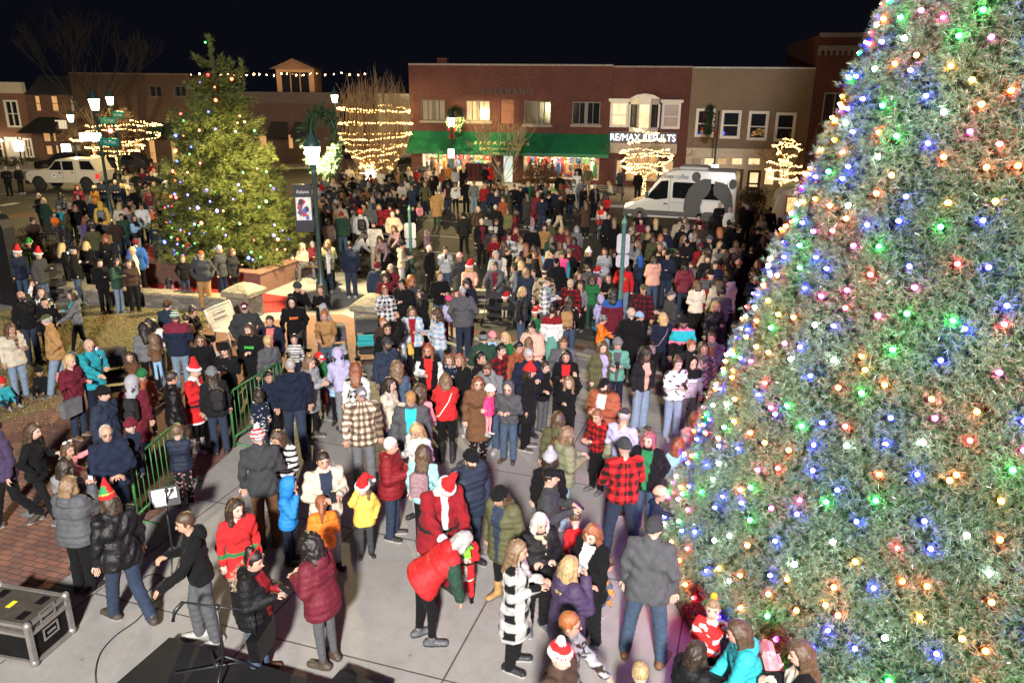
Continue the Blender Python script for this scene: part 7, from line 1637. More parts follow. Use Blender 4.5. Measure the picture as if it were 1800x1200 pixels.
M699,298,1.80,180 j.ol t.k sL cp.be dfS girth1.1
F718,297,1.64,180 j.cr t.k mY - ddS
M712,317,1.72,180 j.cr t.k sD - ddS
F722,313,1.66,190 j.dkg t.k lK - ddS
M742,289,1.80,180 j.ch t.k sD - ddS girth1.1
K734,310,1.15,0 j.red t.k mB - ddS
F763,296,1.64,200 j.cr t.nv mD - ddS
F778,300,1.64,170 s.rust t.ld lB - ddS
M788,293,1.76,190 h.am t.k sD - ddS
F800,298,1.62,190 j.lg t.k mD - ddS
F814,294,1.66,180 c.k t.k lY - ddS
M812,289,1.76,20 j.be t.k sD - ddS
F748,316,1.62,10 j.dbr t.k lL - dfW
F759,313,1.64,350 j.k t.k lD - ddV
M767,339,1.78,0 c.tan t.dkg sB - ddV
F788,326,1.60,180 v.k t.nb mD - ddS slv.pk
F800,325,1.64,180 h.w l.k lL - ddS
M819,320,1.76,180 h.k t.k sD - ddS
M833,322,1.74,180 h.g t.ld sL - ddS
M852,294,1.76,200 j.k t.ch sD cp.k ffS
M860,293,1.74,190 j.red t.k sD - ddS
M877,288,1.80,20 j.dg t.g sG - ddS
K737,360,1.10,190 p.pk l.dg mL - ddS
K726,366,1.15,340 j.k t.k sB - ddS
M815,379,1.74,190 j.k t.k sD bn.k ddV
M841,368,1.72,40 j.dbr t.k r - ddS bald
M865,335,1.76,190 j.nv t.dn sD - ddS
M873,327,1.76,180 j.k t.k sB - ddS
F882,337,1.64,170 j.dkg t.k mD - ddS
F890,331,1.64,10 s.be:st t.k lB - ddS
M904,329,1.80,0 j.k t.nv sD - ddS girth1.05
M915,332,1.76,40 j.k t.nv sD - ddS
F929,323,1.62,170 j.gr t.k mY - ddS
F943,324,1.66,180 c.dbr t.mar lB - ddS
F953,321,1.64,190 c.k t.k mB - ddS
F968,331,1.64,0 j.k t.k mY - ddS
M985,309,1.78,170 j.k t.k sD - ddS girth1.1
M986,327,1.74,190 h.br t.k sD hd.br ddS
F997,320,1.64,180 c.drd l.k mD - ddS
F1009,319,1.64,185 h.w t.be lB - ddA
M1014,305,1.78,350 s.w t.k sG - ddS
M1023,318,1.74,180 h.g t.ld sD - ddS
F1017,293,1.64,10 j.k t.k lB - ddS
M1034,296,1.78,10 s.ol t.kh sK - ddS
F1027,331,1.64,30 c.k t.k lK - ffS
M1046,328,1.80,30 j.k t.k sG - ddS shirt.g
F1070,322,1.64,300 j.cr t.dg mY - xxT14 z.1
M1091,300,1.78,50 j.nb t.k r - ddV bald
M1122,304,1.78,190 j.k t.k sD - ddS
K1067,346,1.25,180 j.red t.k mD - ddS
F1058,364,1.66,330 v.red t.ld lD - ffS slv.w
F1030,357,1.68,200 c.dbr t.k lB - ffS
M1070,380,1.76,40 j.bk t.k sB - ddS
F1080,387,1.66,190 c.k t.br lL - ddS hem.45
F927,343,1.66,190 c.ch:leo t.nb lB cp.k dfS hem.45
F951,360,1.5,90 j.mar t.mv mD - rrB45
M965,345,1.76,70 j.k t.nb sD - rdB20
M985,346,1.78,90 j.k t.be sK - ddW
M980,338,1.78,270 j.nv t.k sK - ddV
F973,336,1.62,0 j.nv t.k mY bn.lgr ddS
F884,351,1.62,350 j.rust t.k mA - ddS
M871,365,1.78,190 j.k t.k sG - ddS girth1.1
F908,373,1.64,90 c.mar t.mar mD - ddS
F893,371,1.62,160 j.ol t.k mB - ddS
M855,380,1.72,190 j.dg t.k sD bn.k ddS
M847,390,1.80,20 j.k t.k sG - ddS shirt.mar
M873,390,1.78,330 j.k t.k sB cp.br ffS shirt.lg
F863,404,1.58,180 j.ch t.k mD bn.cr ddS
F907,405,1.64,350 j.mar t.k lA - ffS
M896,416,1.76,0 j.w:bpl t.k sD - ffS girth1.1
F869,418,1.62,5 s.drd t.ld lR cp.g ffS
M935,403,1.80,185 j.k t.k r - ddS girth1.15 bald
F957,400,1.66,0 j.tan t.k mD - ddS
M965,391,1.78,320 j.ol t.be sB cp.w ddS
F996,408,1.64,185 j.br t.k mA - ddS
F971,417,1.64,185 j.dkg t.k lL - ddS
K985,429,1.45,180 j.nv t.k mA - ddS
F997,420,1.62,190 j.lg t.ld lA - ddS
F1009,423,1.64,180 h.mar l.k lD - ddS
F985,446,1.64,350 v.hp t.nv sK bn.ol ddS slv.tl
F1035,444,1.64,60 j.k t.k mL bp.w.w ddS
F1063,442,1.64,0 j.lg t.g lB - ffS
K1081,447,1.2,330 j.k t.k sD - ddS
F914,423,1.62,40 h.cr t.k sL - ffS
F926,434,1.62,180 j.nv t.k lA - ddS
F938,436,1.62,190 j.am t.k mD - ddS
K946,442,1.45,180 h.lb t.k mB - ddS
M893,441,1.70,60 v.k t.g sD - dfS slv.cr
F872,449,1.60,5 h.lg t.k mB hd.lg ddS
G906,460,1.45,185 j.k l.g mK bn.k ddS bpk.vi
F886,430,1.60,190 s.ch t.k lB - ddS
F1113,392,1.64,70 j.be:leo t.dbr mD - ffS
F1127,389,1.66,0 j.mar t.k sD - xxS
M1124,377,1.76,20 j.k t.k sK - ddS
M1139,403,1.78,20 j.ol t.ch sG - ffS
F1153,389,1.62,185 c.k t.k lY - ddS
M1170,406,1.76,190 j.nv t.k sL - ddS
F1161,417,1.62,190 j.lg:cow t.k mR - ddS
K1171,419,1.50,20 t.lye s.rb mA - ddS
M1195,388,1.78,180 j.be t.be sD - ddS girth1.1
F1204,387,1.64,310 j.mv t.k mL - ffS
M1200,402,1.74,170 j.k t.k sD - ddS
F1200,421,1.62,60 j.dg t.k lL - ffS
M1208,427,1.78,350 j.k t.k sD cp.k ffS bag.w
F1222,412,1.64,180 j.g t.k lL - ddS
M1228,381,1.80,320 s.drd:buf t.k sD cp.k ddS girth1.1
F1221,398,1.64,20 j.k t.k mD - ddS
M1248,421,1.78,70 c.bk t.k sG bn.dg ffS shirt.w
F1231,434,1.66,190 c.drd t.drd mD bn.mar ddS
F1265,407,1.66,190 c.k t.k cR - ddS
F1265,430,1.64,350 j.be t.pk lY - uuS ph
F1294,429,1.60,0 j.be:leo t.k mL - fhS
M1289,396,1.76,190 j.k t.k sD cp.ol ddS
M1299,404,1.76,60 c.k t.k sD - ddS
K1308,434,1.35,180 j.nb t.nv sL - ddS
F1325,407,1.68,0 c.k t.k mD - ffS emb.w
F1343,420,1.66,190 c.k t.k lB - ddS
M1266,361,1.78,30 c.k t.k r - ffS bald girth1.15
F1283,369,1.66,10 j.w t.k sG - ddS
M1309,359,1.78,60 j.k t.k sG cp.ch ddS
M1314,365,1.78,190 j.k t.k sG - ddS
F1337,372,1.62,180 j.br t.k mB - ddS
F1340,383,1.62,320 j.cr t.k lY - ffS
M1354,369,1.76,180 j.nv t.dn sK - ddS scarf.drd
M1347,415,1.72,20 j.nb t.nb sD - ddS girth1.1
F1370,388,1.64,190 c.k t.k lK - ddS
F1379,404,1.64,340 c.dg t.k mB - ffS
M1390,394,1.76,170 j.k t.k sB - ddS
F1399,396,1.62,180 j.k t.k mD - ddS
M1364,447,1.76,60 j.k t.k sD bn.k ffB20
F1332,464,1.62,330 j.k:fl t.nb mA - ffS girth1.1
M1299,464,1.82,185 h.k t.k sD bn.red.w.st dUS girth1.05
G1284,489,1.25,190 s.ye:tie t.lb mB - ddS
M1270,511,1.66,175 h.g t.ch sK - ffS girth1.05
F1262,470,1.66,185 j.ol t.k mA - ddS
F1246,480,1.64,190 p.drd t.nb sB - ffS
F1214,467,1.60,10 j.rust t.br lB - xxT
K1188,463,1.0,0 j.k t.ld sK - llT
K1178,465,.95,330 j.red t.ld sL - llT
F1152,455,1.64,200 p.sa t.dn mD - ffS
K1125,456,1.35,200 j.nb t.nv sB hd.bl ddS
K1174,481,1.1,195 p.lg l.mv mD - ddS
F1226,500,1.66,195 j.cr t.k mB - ffS hem.84
F1258,538,1.68,20 j.k t.k mY - dfS leather boots2
M1305,580,1.74,75 j.k t.dn sG bn.lv llK25
M1251,593,1.78,345 c.g t.ld sD - dfS shirt.tan ph
K1216,608,1.6,40 j.bk t.k sA - ddS
F1237,612,1.64,350 j.dg:fl t.k lD - ddS
F1193,637,1.66,25 s.w:cow t.ld bB - ffS gl ph girth1.15
K1216,640,1.58,20 h.lg t.dg sD hd.k ddS yoke.k emb.w
M1287,630,1.74,25 j.k t.k sG cp.lg ddS
M1268,694,1.72,190 h.lb t.dn sG cp.w llB25 girth1.1
M1097,468,1.74,350 s.red t.ld sD bn.k fdS emb.lgr
F1070,488,1.60,330 s.k t.k mD - ffS
K1030,470,1.3,40 j.k t.k mD - ddS
M1035,474,1.74,190 j.dg t.k sK - rrB25
K1048,480,1.1,0 j.pk t.k sB sn.red ddS
F1018,486,1.6,20 j.k t.k lB - ddS
F1380,430,1.62,300 j.k t.k mB - ddS
M1375,470,1.74,190 j.dg t.k sD - ddS
F1352,455,1.62,20 j.nv t.k lD - ddS
M1322,440,1.74,190 j.k t.k sD - ddS
F1277,445,1.62,180 j.k t.k lB - ddS
M1188,445,1.74,185 j.k t.nv sD - ddS
F1147,420,1.62,190 j.ol t.k mB - ddS
F1240,446,1.60,180 j.dbr t.k lB - ddS
M553,360,1.76,190 j.k t.k sD - ddS
F548,345,1.62,180 j.mar t.k mL - ddS
F560,372,1.62,190 j.dg t.k mD - ddS
M562,340,1.74,180 j.g t.k sG - ddS
F588,362,1.62,180 j.mar t.k mB - ddS
F545,328,1.62,190 j.be t.k mB - ddS
M610,362,1.74,190 j.k t.k sD - ddS
F622,358,1.62,20 j.drd t.k mD - ddS
F672,330,1.62,190 j.k t.k mD - ddS
F666,344,1.6,0 j.k t.k lB - ddS
M658,332,1.74,180 j.dg t.k sD - ddS
'''.strip().split('\n')
# ------------------------------------------------------------------ build the crowd
GAR = dict(j='jacket', p='puffer jacket', h='hoodie', c='long coat', s='sweater', t='t-shirt', v='vest', d='dress')
BOT = dict(t='trousers', l='leggings', s='shorts', k='long skirt', w='wide trousers')
PATN = dict(buf='checked', pl='plaid', wpl='plaid', bpl='block checked', tp='tan plaid', st='striped', hst='stripe trimmed', leo='leopard print', cow='patterned', fl='floral', star='star dotted', tie='tie-dye', cam='camouflage', cb='two-tone', retro='multicolour retro', frost='ombre')
HATN = dict(bn='beanie', bp='bobble hat', cp='cap', cb='backwards cap', sn='santa hat', el='pointed elf hat', hd='hood up', hb='antler headband', star='star headband', bow='hair bow')
LAND = [(60,1100,'by the flight case'),(290,880,'by the music stand'),(1210,950,'beside the huge lit tree'),(1290,1120,'below the huge lit tree'),(1250,640,'left of the huge lit tree'),(1330,480,'behind the huge lit tree'),(1200,340,'beside the silver van'),(1390,380,'by the food trailer'),(800,300,'outside the green awning shop'),(985,310,'outside the shop door'),(1120,305,'under the glowing white letters'),(660,315,'by the vase-shaped lit tree'),(350,450,'before the lit evergreen'),(540,430,'on the bench right of the evergreen'),(250,400,'left of the lit evergreen'),(120,470,'behind the low stone wall'),(130,560,'on the lawn'),(70,650,'on the lawn edge'),(200,720,'on the brick paving'),(370,570,'by the white bench'),(450,650,'at the green barrier'),(590,620,'beside the grey stroller'),(650,560,'by the black stroller'),(690,500,'by the stone pillar'),(720,420,'by the mid-street sign post'),(1088,480,'by the right-hand sign post'),(110,330,'near the white pickup'),(200,330,'by the street sign lamp'),(820,600,'on the square'),(900,470,'in the crowded road'),(980,370,'on the open road'),(640,380,'in the left crowd'),(560,340,'behind the wreathed lamp'),(880,1000,'in the front group'),(780,900,'in the middle foreground'),(560,900,'on the front concrete'),(750,700,'mid-square'),(1100,700,'right of mid-square'),(1180,440,'in the dense right crowd'),(20,300,'by the far left kerb'),(890,520,'by the double stroller'),(990,560,'at the plaza kerb')]
def parse(line, i):
    k = line[0]; t = line[1:].split(); q = [float(x) for x in t[0].split(',')]; rr = random.Random(i*7+1)
    sp = dict(kind=k, px=q[0], py=q[1], h=q[2] if len(q) > 2 else {'M': 1.77, 'F': 1.65}.get(k, 1.25), yaw=q[3] if len(q) > 3 else 0, fem=k in 'FG', seed=i, i=i)
    def col(c): return np.array(COLS[c])*rr.uniform(.85, 1.18)
    a, _, sh = t[1].partition('/'); a, _, pat = a.partition(':'); kd, cc = a.split('.'); sp['top'] = [kd, col(cc), pat or None, None]; sp['tname'] = (kd, cc, pat)
    a, _, pat = t[2].partition(':'); kd, cc = a.split('.'); sp['bot'] = [kd, col(cc), pat or None]; sp['bname'] = (kd, cc, pat)
    hr = t[3]; sp['hair'] = hr[0]; sp['hairc'] = np.array(HAIRC[hr[1] if len(hr) > 1 else 'G'])*rr.uniform(.8, 1.25) if hr[0] != '0' else np.array((.10,.09,.08)); sp['hname'] = hr
    ht = t[4].split('.'); sp['hat'] = [ht[0], np.array(COLS[ht[1]]) if len(ht) > 1 else None, np.array(COLS[ht[2]]) if len(ht) > 2 else None, ht[3] if len(ht) > 3 else '']; sp['hatname'] = ht
    if ht[0] == 'hd' and ht[1] == sp['tname'][1]: sp['hat'][1] = sp['top'][1]
    ps = t[5]; sp['arms'] = ps[:2]; sp['legs'] = ps[2]; sp['lean'] = float(ps[3:] or rr.uniform(-1, 3)); sp['ex'] = t[6:]; sp['hpitch'] = rr.uniform(2, 12); sp['hyaw'] = rr.uniform(-16, 16); sp['boots'] = 0
    sp['z'] = 0.0; sp['girth'] = rr.uniform(.86, 1.06)*(1.0 if sp['h'] > 1.5 else .98); sp['shoec'] = [(.03,.025,.022),(.06,.045,.035),(.02,.02,.022),(.35,.34,.33),(.10,.10,.11)][rr.randrange(5)]; sp['sole'] = (.45,.44,.42) if rr.random() < .5 else sp['shoec']; sp['tone'] = .36 if 'dk' in sp['ex'] else 1.0
    for e in sp['ex']:
        if e.startswith('girth'): sp['girth'] = float(e[5:])
        elif e.startswith('hp'): sp['hpitch'] = float(e[2:])
        elif e.startswith('hem.') or e.startswith('hem'): sp['hem'] = float(e[3:])
        elif e.startswith('slv.'): sp['slv'] = col(e[4:])
        elif e.startswith('yoke.'): sp['yoke'] = col(e[5:])
        elif e.startswith('belt.'): sp['belt'] = col(e[5:])
        elif e.startswith('shirt.'): sp['top'][3] = col(e[6:])
        elif e.startswith('shoes.'): sp['shoec'] = col(e[6:])
        elif e.startswith('boots.'): sp['shoec'] = col(e[6:]); sp['boots'] = 1
        elif e in ('boots1', 'boots2'): sp['boots'] = int(e[-1])
        elif e[0] == 'z' and e[1] in '.0123456789': sp['z'] = float(e[1:])
        elif e in ('beard', 'trim', 'leather'): sp[e] = True
        elif e == 'bald': sp['hair'] = 'r' if sp['hair'] != '0' else '0'
    sp['near'] = sp['py'] > 470; sp['res'] = .0175 if sp['py'] > 600 else .021 if sp['py'] > 480 else .027 if sp['py'] > 400 else .032
    return sp
_rf = random.Random(77); _hd = [tuple(float(x) for x in l[1:].split()[0].split(',')[:2]) for l in PEOPLE]
for (x0, y0, x1, y1, n) in ((205,286,312,335,16),(540,305,700,385,26),(1245,385,1405,500,24),(890,400,1015,470,12),(80,335,300,400,14),(690,295,800,330,10),(840,318,1030,350,14),(1105,385,1250,470,12),(600,290,690,320,8)):
    k = 0; tries = 0
    while k < n and tries < 400:
        tries += 1; x, y = _rf.uniform(x0, x1), _rf.uniform(y0, y1)
        if min(abs(x-a)+.8*abs(y-b) for a, b in _hd) < 8: continue
        _hd.append((x, y)); k += 1; sx_ = _rf.choice('MF'); PEOPLE.append(f"{sx_}{x:.0f},{y:.0f},{_rf.uniform(1.56,1.84):.2f},{_rf.choice([180,180,190,170,0,20,340,90,270])} {_rf.choice('jjjhcsp')}.{_rf.choice(['k','bk','ch','nv','nv','dg','mar','drd','dbr','be','cr','ol','k','k','g','tan'])} t.{_rf.choice(['k','nv','nb','dn','ch'])} {_rf.choice('sss') if sx_ == 'M' else _rf.choice('lmmb')}{_rf.choice('KDDBLGY')} {_rf.choice(['-','-','-','bn.k','cp.k','bn.ch','-'])} {_rf.choice(['dd','df','ff','dd','pp'])}S")
SPS = [parse(l, i) for i, l in enumerate(PEOPLE)]
def describe(sp):
    kd, cc, pat = sp['tname']; bk, bc, bp = sp['bname']; ex = sp['ex']; c = CNAME[cc]
    who = {'K': 'child', 'G': 'child'}.get(sp['kind'], 'person') if sp['h'] < 1.4 else 'person'
    if 'santa' in ex and sp['h'] > 1.5: return 'person in full red Santa suit with furry green gloves bending over a child', True
    if 'santa' in ex: return 'small child in a red and white Santa suit with black boots', True
    if 'police' in ex: pass
    top = (c+' ' if pat not in ('retro','frost','tie') else '')+(PATN[pat]+' ' if pat else '')+GAR[kd]
    d = [f'{who} in {top}']; hat = sp['hatname']
    if hat[0] == 'hd': d.append('hood up')
    elif hat[0] != '-': d.append(('' if hat[0] in ('bow',) else CNAME[hat[1]]+' ')+HATN[hat[0]])
    h = sp['hname']; L = {'l': 'long', 'm': 'shoulder-length', 'c': 'curly', 'b': 'tied-up', 'y': 'ponytailed', 's': 'short', 'r': ''}.get(h[0], '')
    if hat[0] in ('-', 'hb', 'star', 'bow') and h[0] in 'lmcby' and len(h) > 1: d.append(f'{L} {HNAME[h[1]]} hair')
    elif hat[0] == '-' and ('bald' in ex or h[0] in '0r'): d.append('balding head')
    elif hat[0] == '-' and len(h) > 1: d.append(f'short {HNAME[h[1]]} hair')
    if 'beard' in ex and len(d) < 3: d.append('beard')
    for e in ex:
        if e.startswith('bpk.'): d.append(CNAME[e[4:]]+' backpack'); break
        if e.startswith('tote.'): d.append(CNAME[e[5:]]+' tote bag'); break
    bot = CNAME[bc]+' '+(PATN[bp]+' ' if bp else '')+('jeans' if bk == 't' and bc in ('dn','ld') else BOT[bk]); bot = bot.replace('jean jeans', 'jeans')
    s = d[0]
    vis = sp['z'] == 0 and (sp['py'] > 500 or bk in 'skl')
    if len(d) > 1: s += ' with '+' and '.join(d[1:3])
    elif vis: s += ' and '+bot
    return s, False
def landmark(sp): return min(LAND, key=lambda l: (l[0]-sp['px'])**2+(1.6*(l[1]-sp['py']))**2)[2]
def wc(s): return len(s.split())
LAB = {}
def make_labels():
    base = [describe(s) for s in SPS]; full = []
    pose = {'u': 'taking a photo', 'U': 'raising one hand', 'x': 'arms crossed', 'c': 'cradling a child', 'h': 'hand at face', 's': 'arm stretched out'}
    for s, (b, done) in zip(SPS, base):
        if done: full.append(b); continue
        st = ''
        if s['z'] >= .35: st = 'carried'
        elif s['legs'] in 'TF': st = 'sitting'
        elif s['legs'] == 'K': st = 'crouching'
        elif s['lean'] >= 18: st = 'bending'
        elif s['legs'] in 'WV': st = 'walking'
        elif 160 <= s['yaw']%360 <= 215: st = 'back turned'
        l = b; lm = landmark(s)
        if st and wc(l)+wc(st)+wc(lm) <= 16: l += ', '+st
        if wc(l)+wc(lm) <= 16: l += ' '+lm
        full.append(l)
    for rnd in range(3):
        seen = {}
        for i, l in enumerate(full): seen.setdefault(l, []).append(i)
        for l, ids in seen.items():
            if len(ids) == 1: continue
            ids.sort(key=lambda i: SPS[i]['px'])
            for r, i in enumerate(ids):
                s = SPS[i]; near = sorted((k for k in range(len(SPS)) if k != i and k not in ids), key=lambda k: (SPS[k]['px']-s['px'])**2+(SPS[k]['py']-s['py'])**2)[rnd]
                nb = SPS[near]; kd, cc, pat = nb['tname']; side = 'right' if nb['px'] < s['px'] else 'left'
                b0, dn = base[i]; b0 = b0.split(' and ')[0]; full[i] = ' '.join(f"{b0}, just {side} of the {CNAME[cc]} {GAR[kd]}".split()[:16])
    return full
LABELS = make_labels()
# --- bags, phones
M_BAGC = {}
def bagmat(c):
    if c not in M_BAGC: M_BAGC[c] = mat('bag_'+c.replace('_', ''), COLS[c], .6, var=.2, scale=20, bmp=.2)
    return M_BAGC[c]
M_PHONE = mat('phone_black', (.02,.02,.022), .25, bmp=0); M_SCREEN = emit('phone_screen', (.75,.82,1), 1.2, (.02,.02,.02))
placed = []; MIN = 0.40
def place_root(sp, Rz, head):
    zc = sp['z']+head[2]; g = G(sp['px'], sp['py'], zc); off = Rz @ np.array(head); return np.array([g.x-off[0], g.y-off[1], sp['z']])
geos = []
for sp in SPS:
    parts, J, info = person_geo(sp); az = math.atan2(G(sp['px'], sp['py'], 1.5).x, G(sp['px'], sp['py'], 1.5).y)
    yaw = R(sp['yaw'])-az*.6; Rz = rotZ(yaw); pos = place_root(sp, Rz, J['head']); geos.append((sp, parts, J, info, yaw, pos))
# keep bodies from standing inside one another (carried children stay with their carriers)
P = np.array([g[5][:2] for g in geos]); free = np.array([g[0]['z'] == 0 for g in geos])
for it in range(14):
    for i in range(len(P)):
        d = P-P[i]; dist = np.hypot(d[:,0], d[:,1]); rad = MIN*(.5+.5*min(1, geos[i][0]['h']/1.6))
        for j in np.argwhere((dist < rad) & (np.arange(len(P)) > i))[:,0]:
            if not (free[i] and free[j]): continue
            v = d[j]/max(dist[j], 1e-3); m = (rad-dist[j])*.25; ri, rj = P[i]/np.linalg.norm(P[i]), P[j]/np.linalg.norm(P[j])
            s = 1 if v@rj >= 0 else -1; P[j] += v*m*.4+rj*s*m; P[i] -= v*m*.4+ri*s*m
order = sorted(range(len(geos)), key=lambda k: -P[k][1]); DIST = set(k for k in order if geos[k][0]['z'] == 0 and not geos[k][0]['ex'])
DIST = set([k for k in order if k in DIST][:max(0, len(geos)-312)]); CR = dict(v=[], q=[], c=[], m=[], mats=[], off=0)
def to_crowd(parts, W):
    for nm, me in parts:
        n = len(me.vertices); co = np.empty(n*3, np.float32); me.vertices.foreach_get('co', co); co = co.reshape(-1, 3) @ np.array(W.to_3x3()).T.astype(np.float32)+np.array(W.translation, np.float32)
        q = np.empty(len(me.loops), np.int32); me.loops.foreach_get('vertex_index', q); c = np.empty(n*4, np.float32); me.color_attributes['Col'].data.foreach_get('color', c); mm = me.materials[0]
        if mm not in CR['mats']: CR['mats'].append(mm)
        CR['v'].append(co); CR['q'].append(q.reshape(-1, 4)+CR['off']); CR['c'].append(c.reshape(-1, 4)[:, :3]); CR['m'].append(np.full(len(q)//4, CR['mats'].index(mm), np.int32)); CR['off'] += n; bpy.data.meshes.remove(me)
for k, (sp, parts, J, info, yaw, pos) in enumerate(geos):
    pos = np.array([P[k][0], P[k][1], pos[2]])
    if k in DIST: to_crowd(parts, Matrix.Translation(pos) @ Matrix.Rotation(yaw, 4, 'Z')); sp['pos'] = pos; continue
    t = empty('person', pos, yaw); tag(t, LABELS[k], 'person', 'people in the crowd'); sp['root'] = t; sp['pos'] = pos
    for nm, me in parts: link(nm, me, t)
    sb, hs, T, Hd, Hr = info['sb'], info['hs'], info['T'], info['Hd'], info['Hr']; W = Matrix.Translation(pos) @ Matrix.Rotation(yaw, 4, 'Z'); short = ' '.join(LABELS[k].split(' with ')[0].split(',')[0].split()[:8]); short = short.replace('person in ', 'person in '); lm = landmark(sp)
    for e in sp['ex']:
        if e == 'gl' and sp['py'] > 480:
            b = MB()
            for s_ in (-1, 1): c = [tuple(Hd((s_*.033+.024*math.cos(a), -.094+.004*abs(math.cos(a)), .010+.019*math.sin(a)))) for a in [2*math.pi*q/10 for q in range(11)]]; b.tube(c, .0028, 4); b.tube([tuple(Hd((s_*.057,-.09,.014))), tuple(Hd((s_*.082,.01,.014)))], .0028, 4)
            b.build('glasses', M_BLACK, t)
        if e.startswith('scarf.'):
            f = Field(T((0,0,1.43))-.25, T((0,0,1.43))+.25, .018); Xs = [2*math.pi*q/10 for q in range(11)]
            for a0, a1 in zip(Xs[:-1], Xs[1:]): f.cap(T((.085*math.cos(a0), .085*math.sin(a0), 1.465-.02*math.sin(a0)*-1)), T((.085*math.cos(a1), .085*math.sin(a1), 1.465+.02*math.sin(a1))), .034*sb, .034*sb, .01)
            f.cap(T((.03,-.13,1.43)), T((.035,-.165,1.22)), .035*sb, .03*sb, .01); V, Q = f.mesh(); link('scarf', npmesh('scarf', V, Q, pattern('leo' if e[6:] == 'be' else 'tp', COLS[e[6:]], V, V[:,2], RNG).astype(np.float32), [M_FAB]), t)
        if e.startswith('emb.'):
            ec = COLS[e[4:]]; yb = -.142*sp['girth']-.012; b = MB(); rr = random.Random(k)
            for q in range(5): x = -.075+.0375*q; M4 = None; w = rr.uniform(.012,.016); hh_ = rr.uniform(.022,.03); p = [T((x-w, yb, 1.27-hh_)), T((x+w, yb, 1.27-hh_)), T((x+w, yb, 1.27+hh_)), T((x-w, yb, 1.27+hh_))]; pb = [T((x-w, yb+.05, 1.27-hh_)), T((x+w, yb+.05, 1.27-hh_)), T((x+w, yb+.05, 1.27+hh_)), T((x-w, yb+.05, 1.27+hh_))]; b.add([tuple(v) for v in p+pb], [(0,1,2,3),(4,7,6,5),(0,4,5,1),(1,5,6,2),(2,6,7,3),(3,7,4,0)])
            b.build('chest_print', mat('print_'+e[4:].replace('_',''), ec, .7, bmp=0), t)
        if e == 'fur':
            n_ = 240; a = RNG.uniform(0, 2*math.pi, n_); Cc = np.stack([.17*np.cos(a)+RNG.normal(0,.02,n_), .10+.10*np.sin(a)+RNG.normal(0,.02,n_), 1.42+.06*np.cos(a)+RNG.normal(0,.015,n_)], 1); Cc = np.array([T(c) for c in Cc]); D = RNG.normal(0,1,(n_,3)); tuftmesh('fur_trim', [tufts(None, Cc, D, 9, .05, .006, .5, RNG, 2)], [mat('fur_tan', (.30,.21,.13), .9, bmp=0), mat('fur_light', (.45,.36,.26), .9, bmp=0)], t)
        if e == 'lights':
            b = MB()
            for q in range(7): a = math.pi*(q/6)+math.pi; p = T((.13*math.cos(a), -.07+.10*math.sin(a), 1.40-.03*math.sin(a)*0)); b.cur = q % 3; b.ball(tuple(p), .022, 6, 4)
            b.build('light_necklace', [emit('neck_blue', (.05,.2,1), 8), emit('neck_green', (.05,1,.2), 6), emit('neck_amber', (1,.5,.05), 6)], t)
        if e == 'glove':
            Wg = mat('furry_green', (.18,.62,.03), .8, scale=30, bmp=.6)
            for s_ in (-1, 1):
                f = Field(J['wr', s_]-.2, J['wr', s_]+.2, .014); d = J['wr', s_]-J['el', s_]; d /= np.linalg.norm(d); w = J['wr', s_]+d*.03; sd = np.cross(d, [0,0,1.]); sd /= np.linalg.norm(sd); f.ell(w+d*.02, (.062,.075,.042), None, 0)
                for q in range(4): f.cap(w+d*.05+sd*(q-1.5)*.026, w+d*.15+sd*(q-1.5)*.034-np.array([0,0,.02]), .017, .013, .01)
                f.cap(w-sd*s_*.03, w+d*.05-sd*s_*.09, .018, .014, .01); V, Q = f.mesh(); o = link('glove', npmesh('glove', V, Q, np.tile(np.array([(.20,.62,.04)], np.float32), (len(V), 1)), [M_FAB]), t)
    def top_thing(name, label, cat, grp=None): q = empty(name, pos, yaw); tag(q, label, cat, grp); return q
    for e in sp['ex']:
        if e.startswith('bpk.'):
            q = top_thing('backpack', f"{CNAME[e[4:]]} backpack on the back of the {short[:60]}", 'backpack', 'backpacks worn in the crowd'); b = MB(); yb = .135*sp['girth']+.04
            Mx = Matrix.Translation(Vector(T((0, yb+.075, 1.20)))) @ Matrix(Hr.tolist()).to_4x4() if False else Matrix.Translation(Vector(T((0, yb+.075, 1.20)))) @ Matrix.Rotation(R(sp['lean']), 4, 'X'); w, hh_ = .15*sb, .21*sb; b.bbox((-w,-.075*sb,-hh_),(w,.075*sb,hh_), .05*sb, Mx); b.build('body', bagmat(e[4:]), q)
            b = MB(); b.bbox((-w*.72,.07*sb,-hh_*.8),(w*.72,.115*sb,hh_*.05), .03*sb, Mx); b.build('pocket', bagmat(e[4:]), q)
            b = MB()
            for s_ in (-1, 1): b.tube([tuple(T((s_*.09, yb, 1.38))), tuple(T((s_*.10, .02, 1.475))), tuple(T((s_*.105, -.13*sp['girth']-.02, 1.36))), tuple(T((s_*.12, -.12*sp['girth'], 1.15))), tuple(T((s_*.13, yb, 1.06)))], .014*sb, 5)
            b.build('strap', M_BLACK, q)
        if e.startswith('tote.') or e.startswith('bag.'):
            c = e.split('.')[1]; q = top_thing('handbag', f"{CNAME[c]} tote bag carried by the {short[:60]}", 'bag', 'bags carried in the crowd'); w = J['el', -1]; b = MB(); z = w[2]-.38; b.prism([(w[0]-.20, z-.14),(w[0]+.16, z-.14),(w[0]+.20, z+.16),(w[0]-.24, z+.16)], w[1]-.20, w[1]-.08); b.build('body', mat('tote_leather_'+c, COLS[c], .35, bmp=.1), q); b = MB(); b.tube([(w[0]-.14, w[1]-.14, z+.15),(w[0]-.10, w[1]-.10, z+.36),(w[0]+.06, w[1]-.10, z+.36),(w[0]+.10, w[1]-.14, z+.15)], .009, 5); b.build('handle', M_BLACK, q)
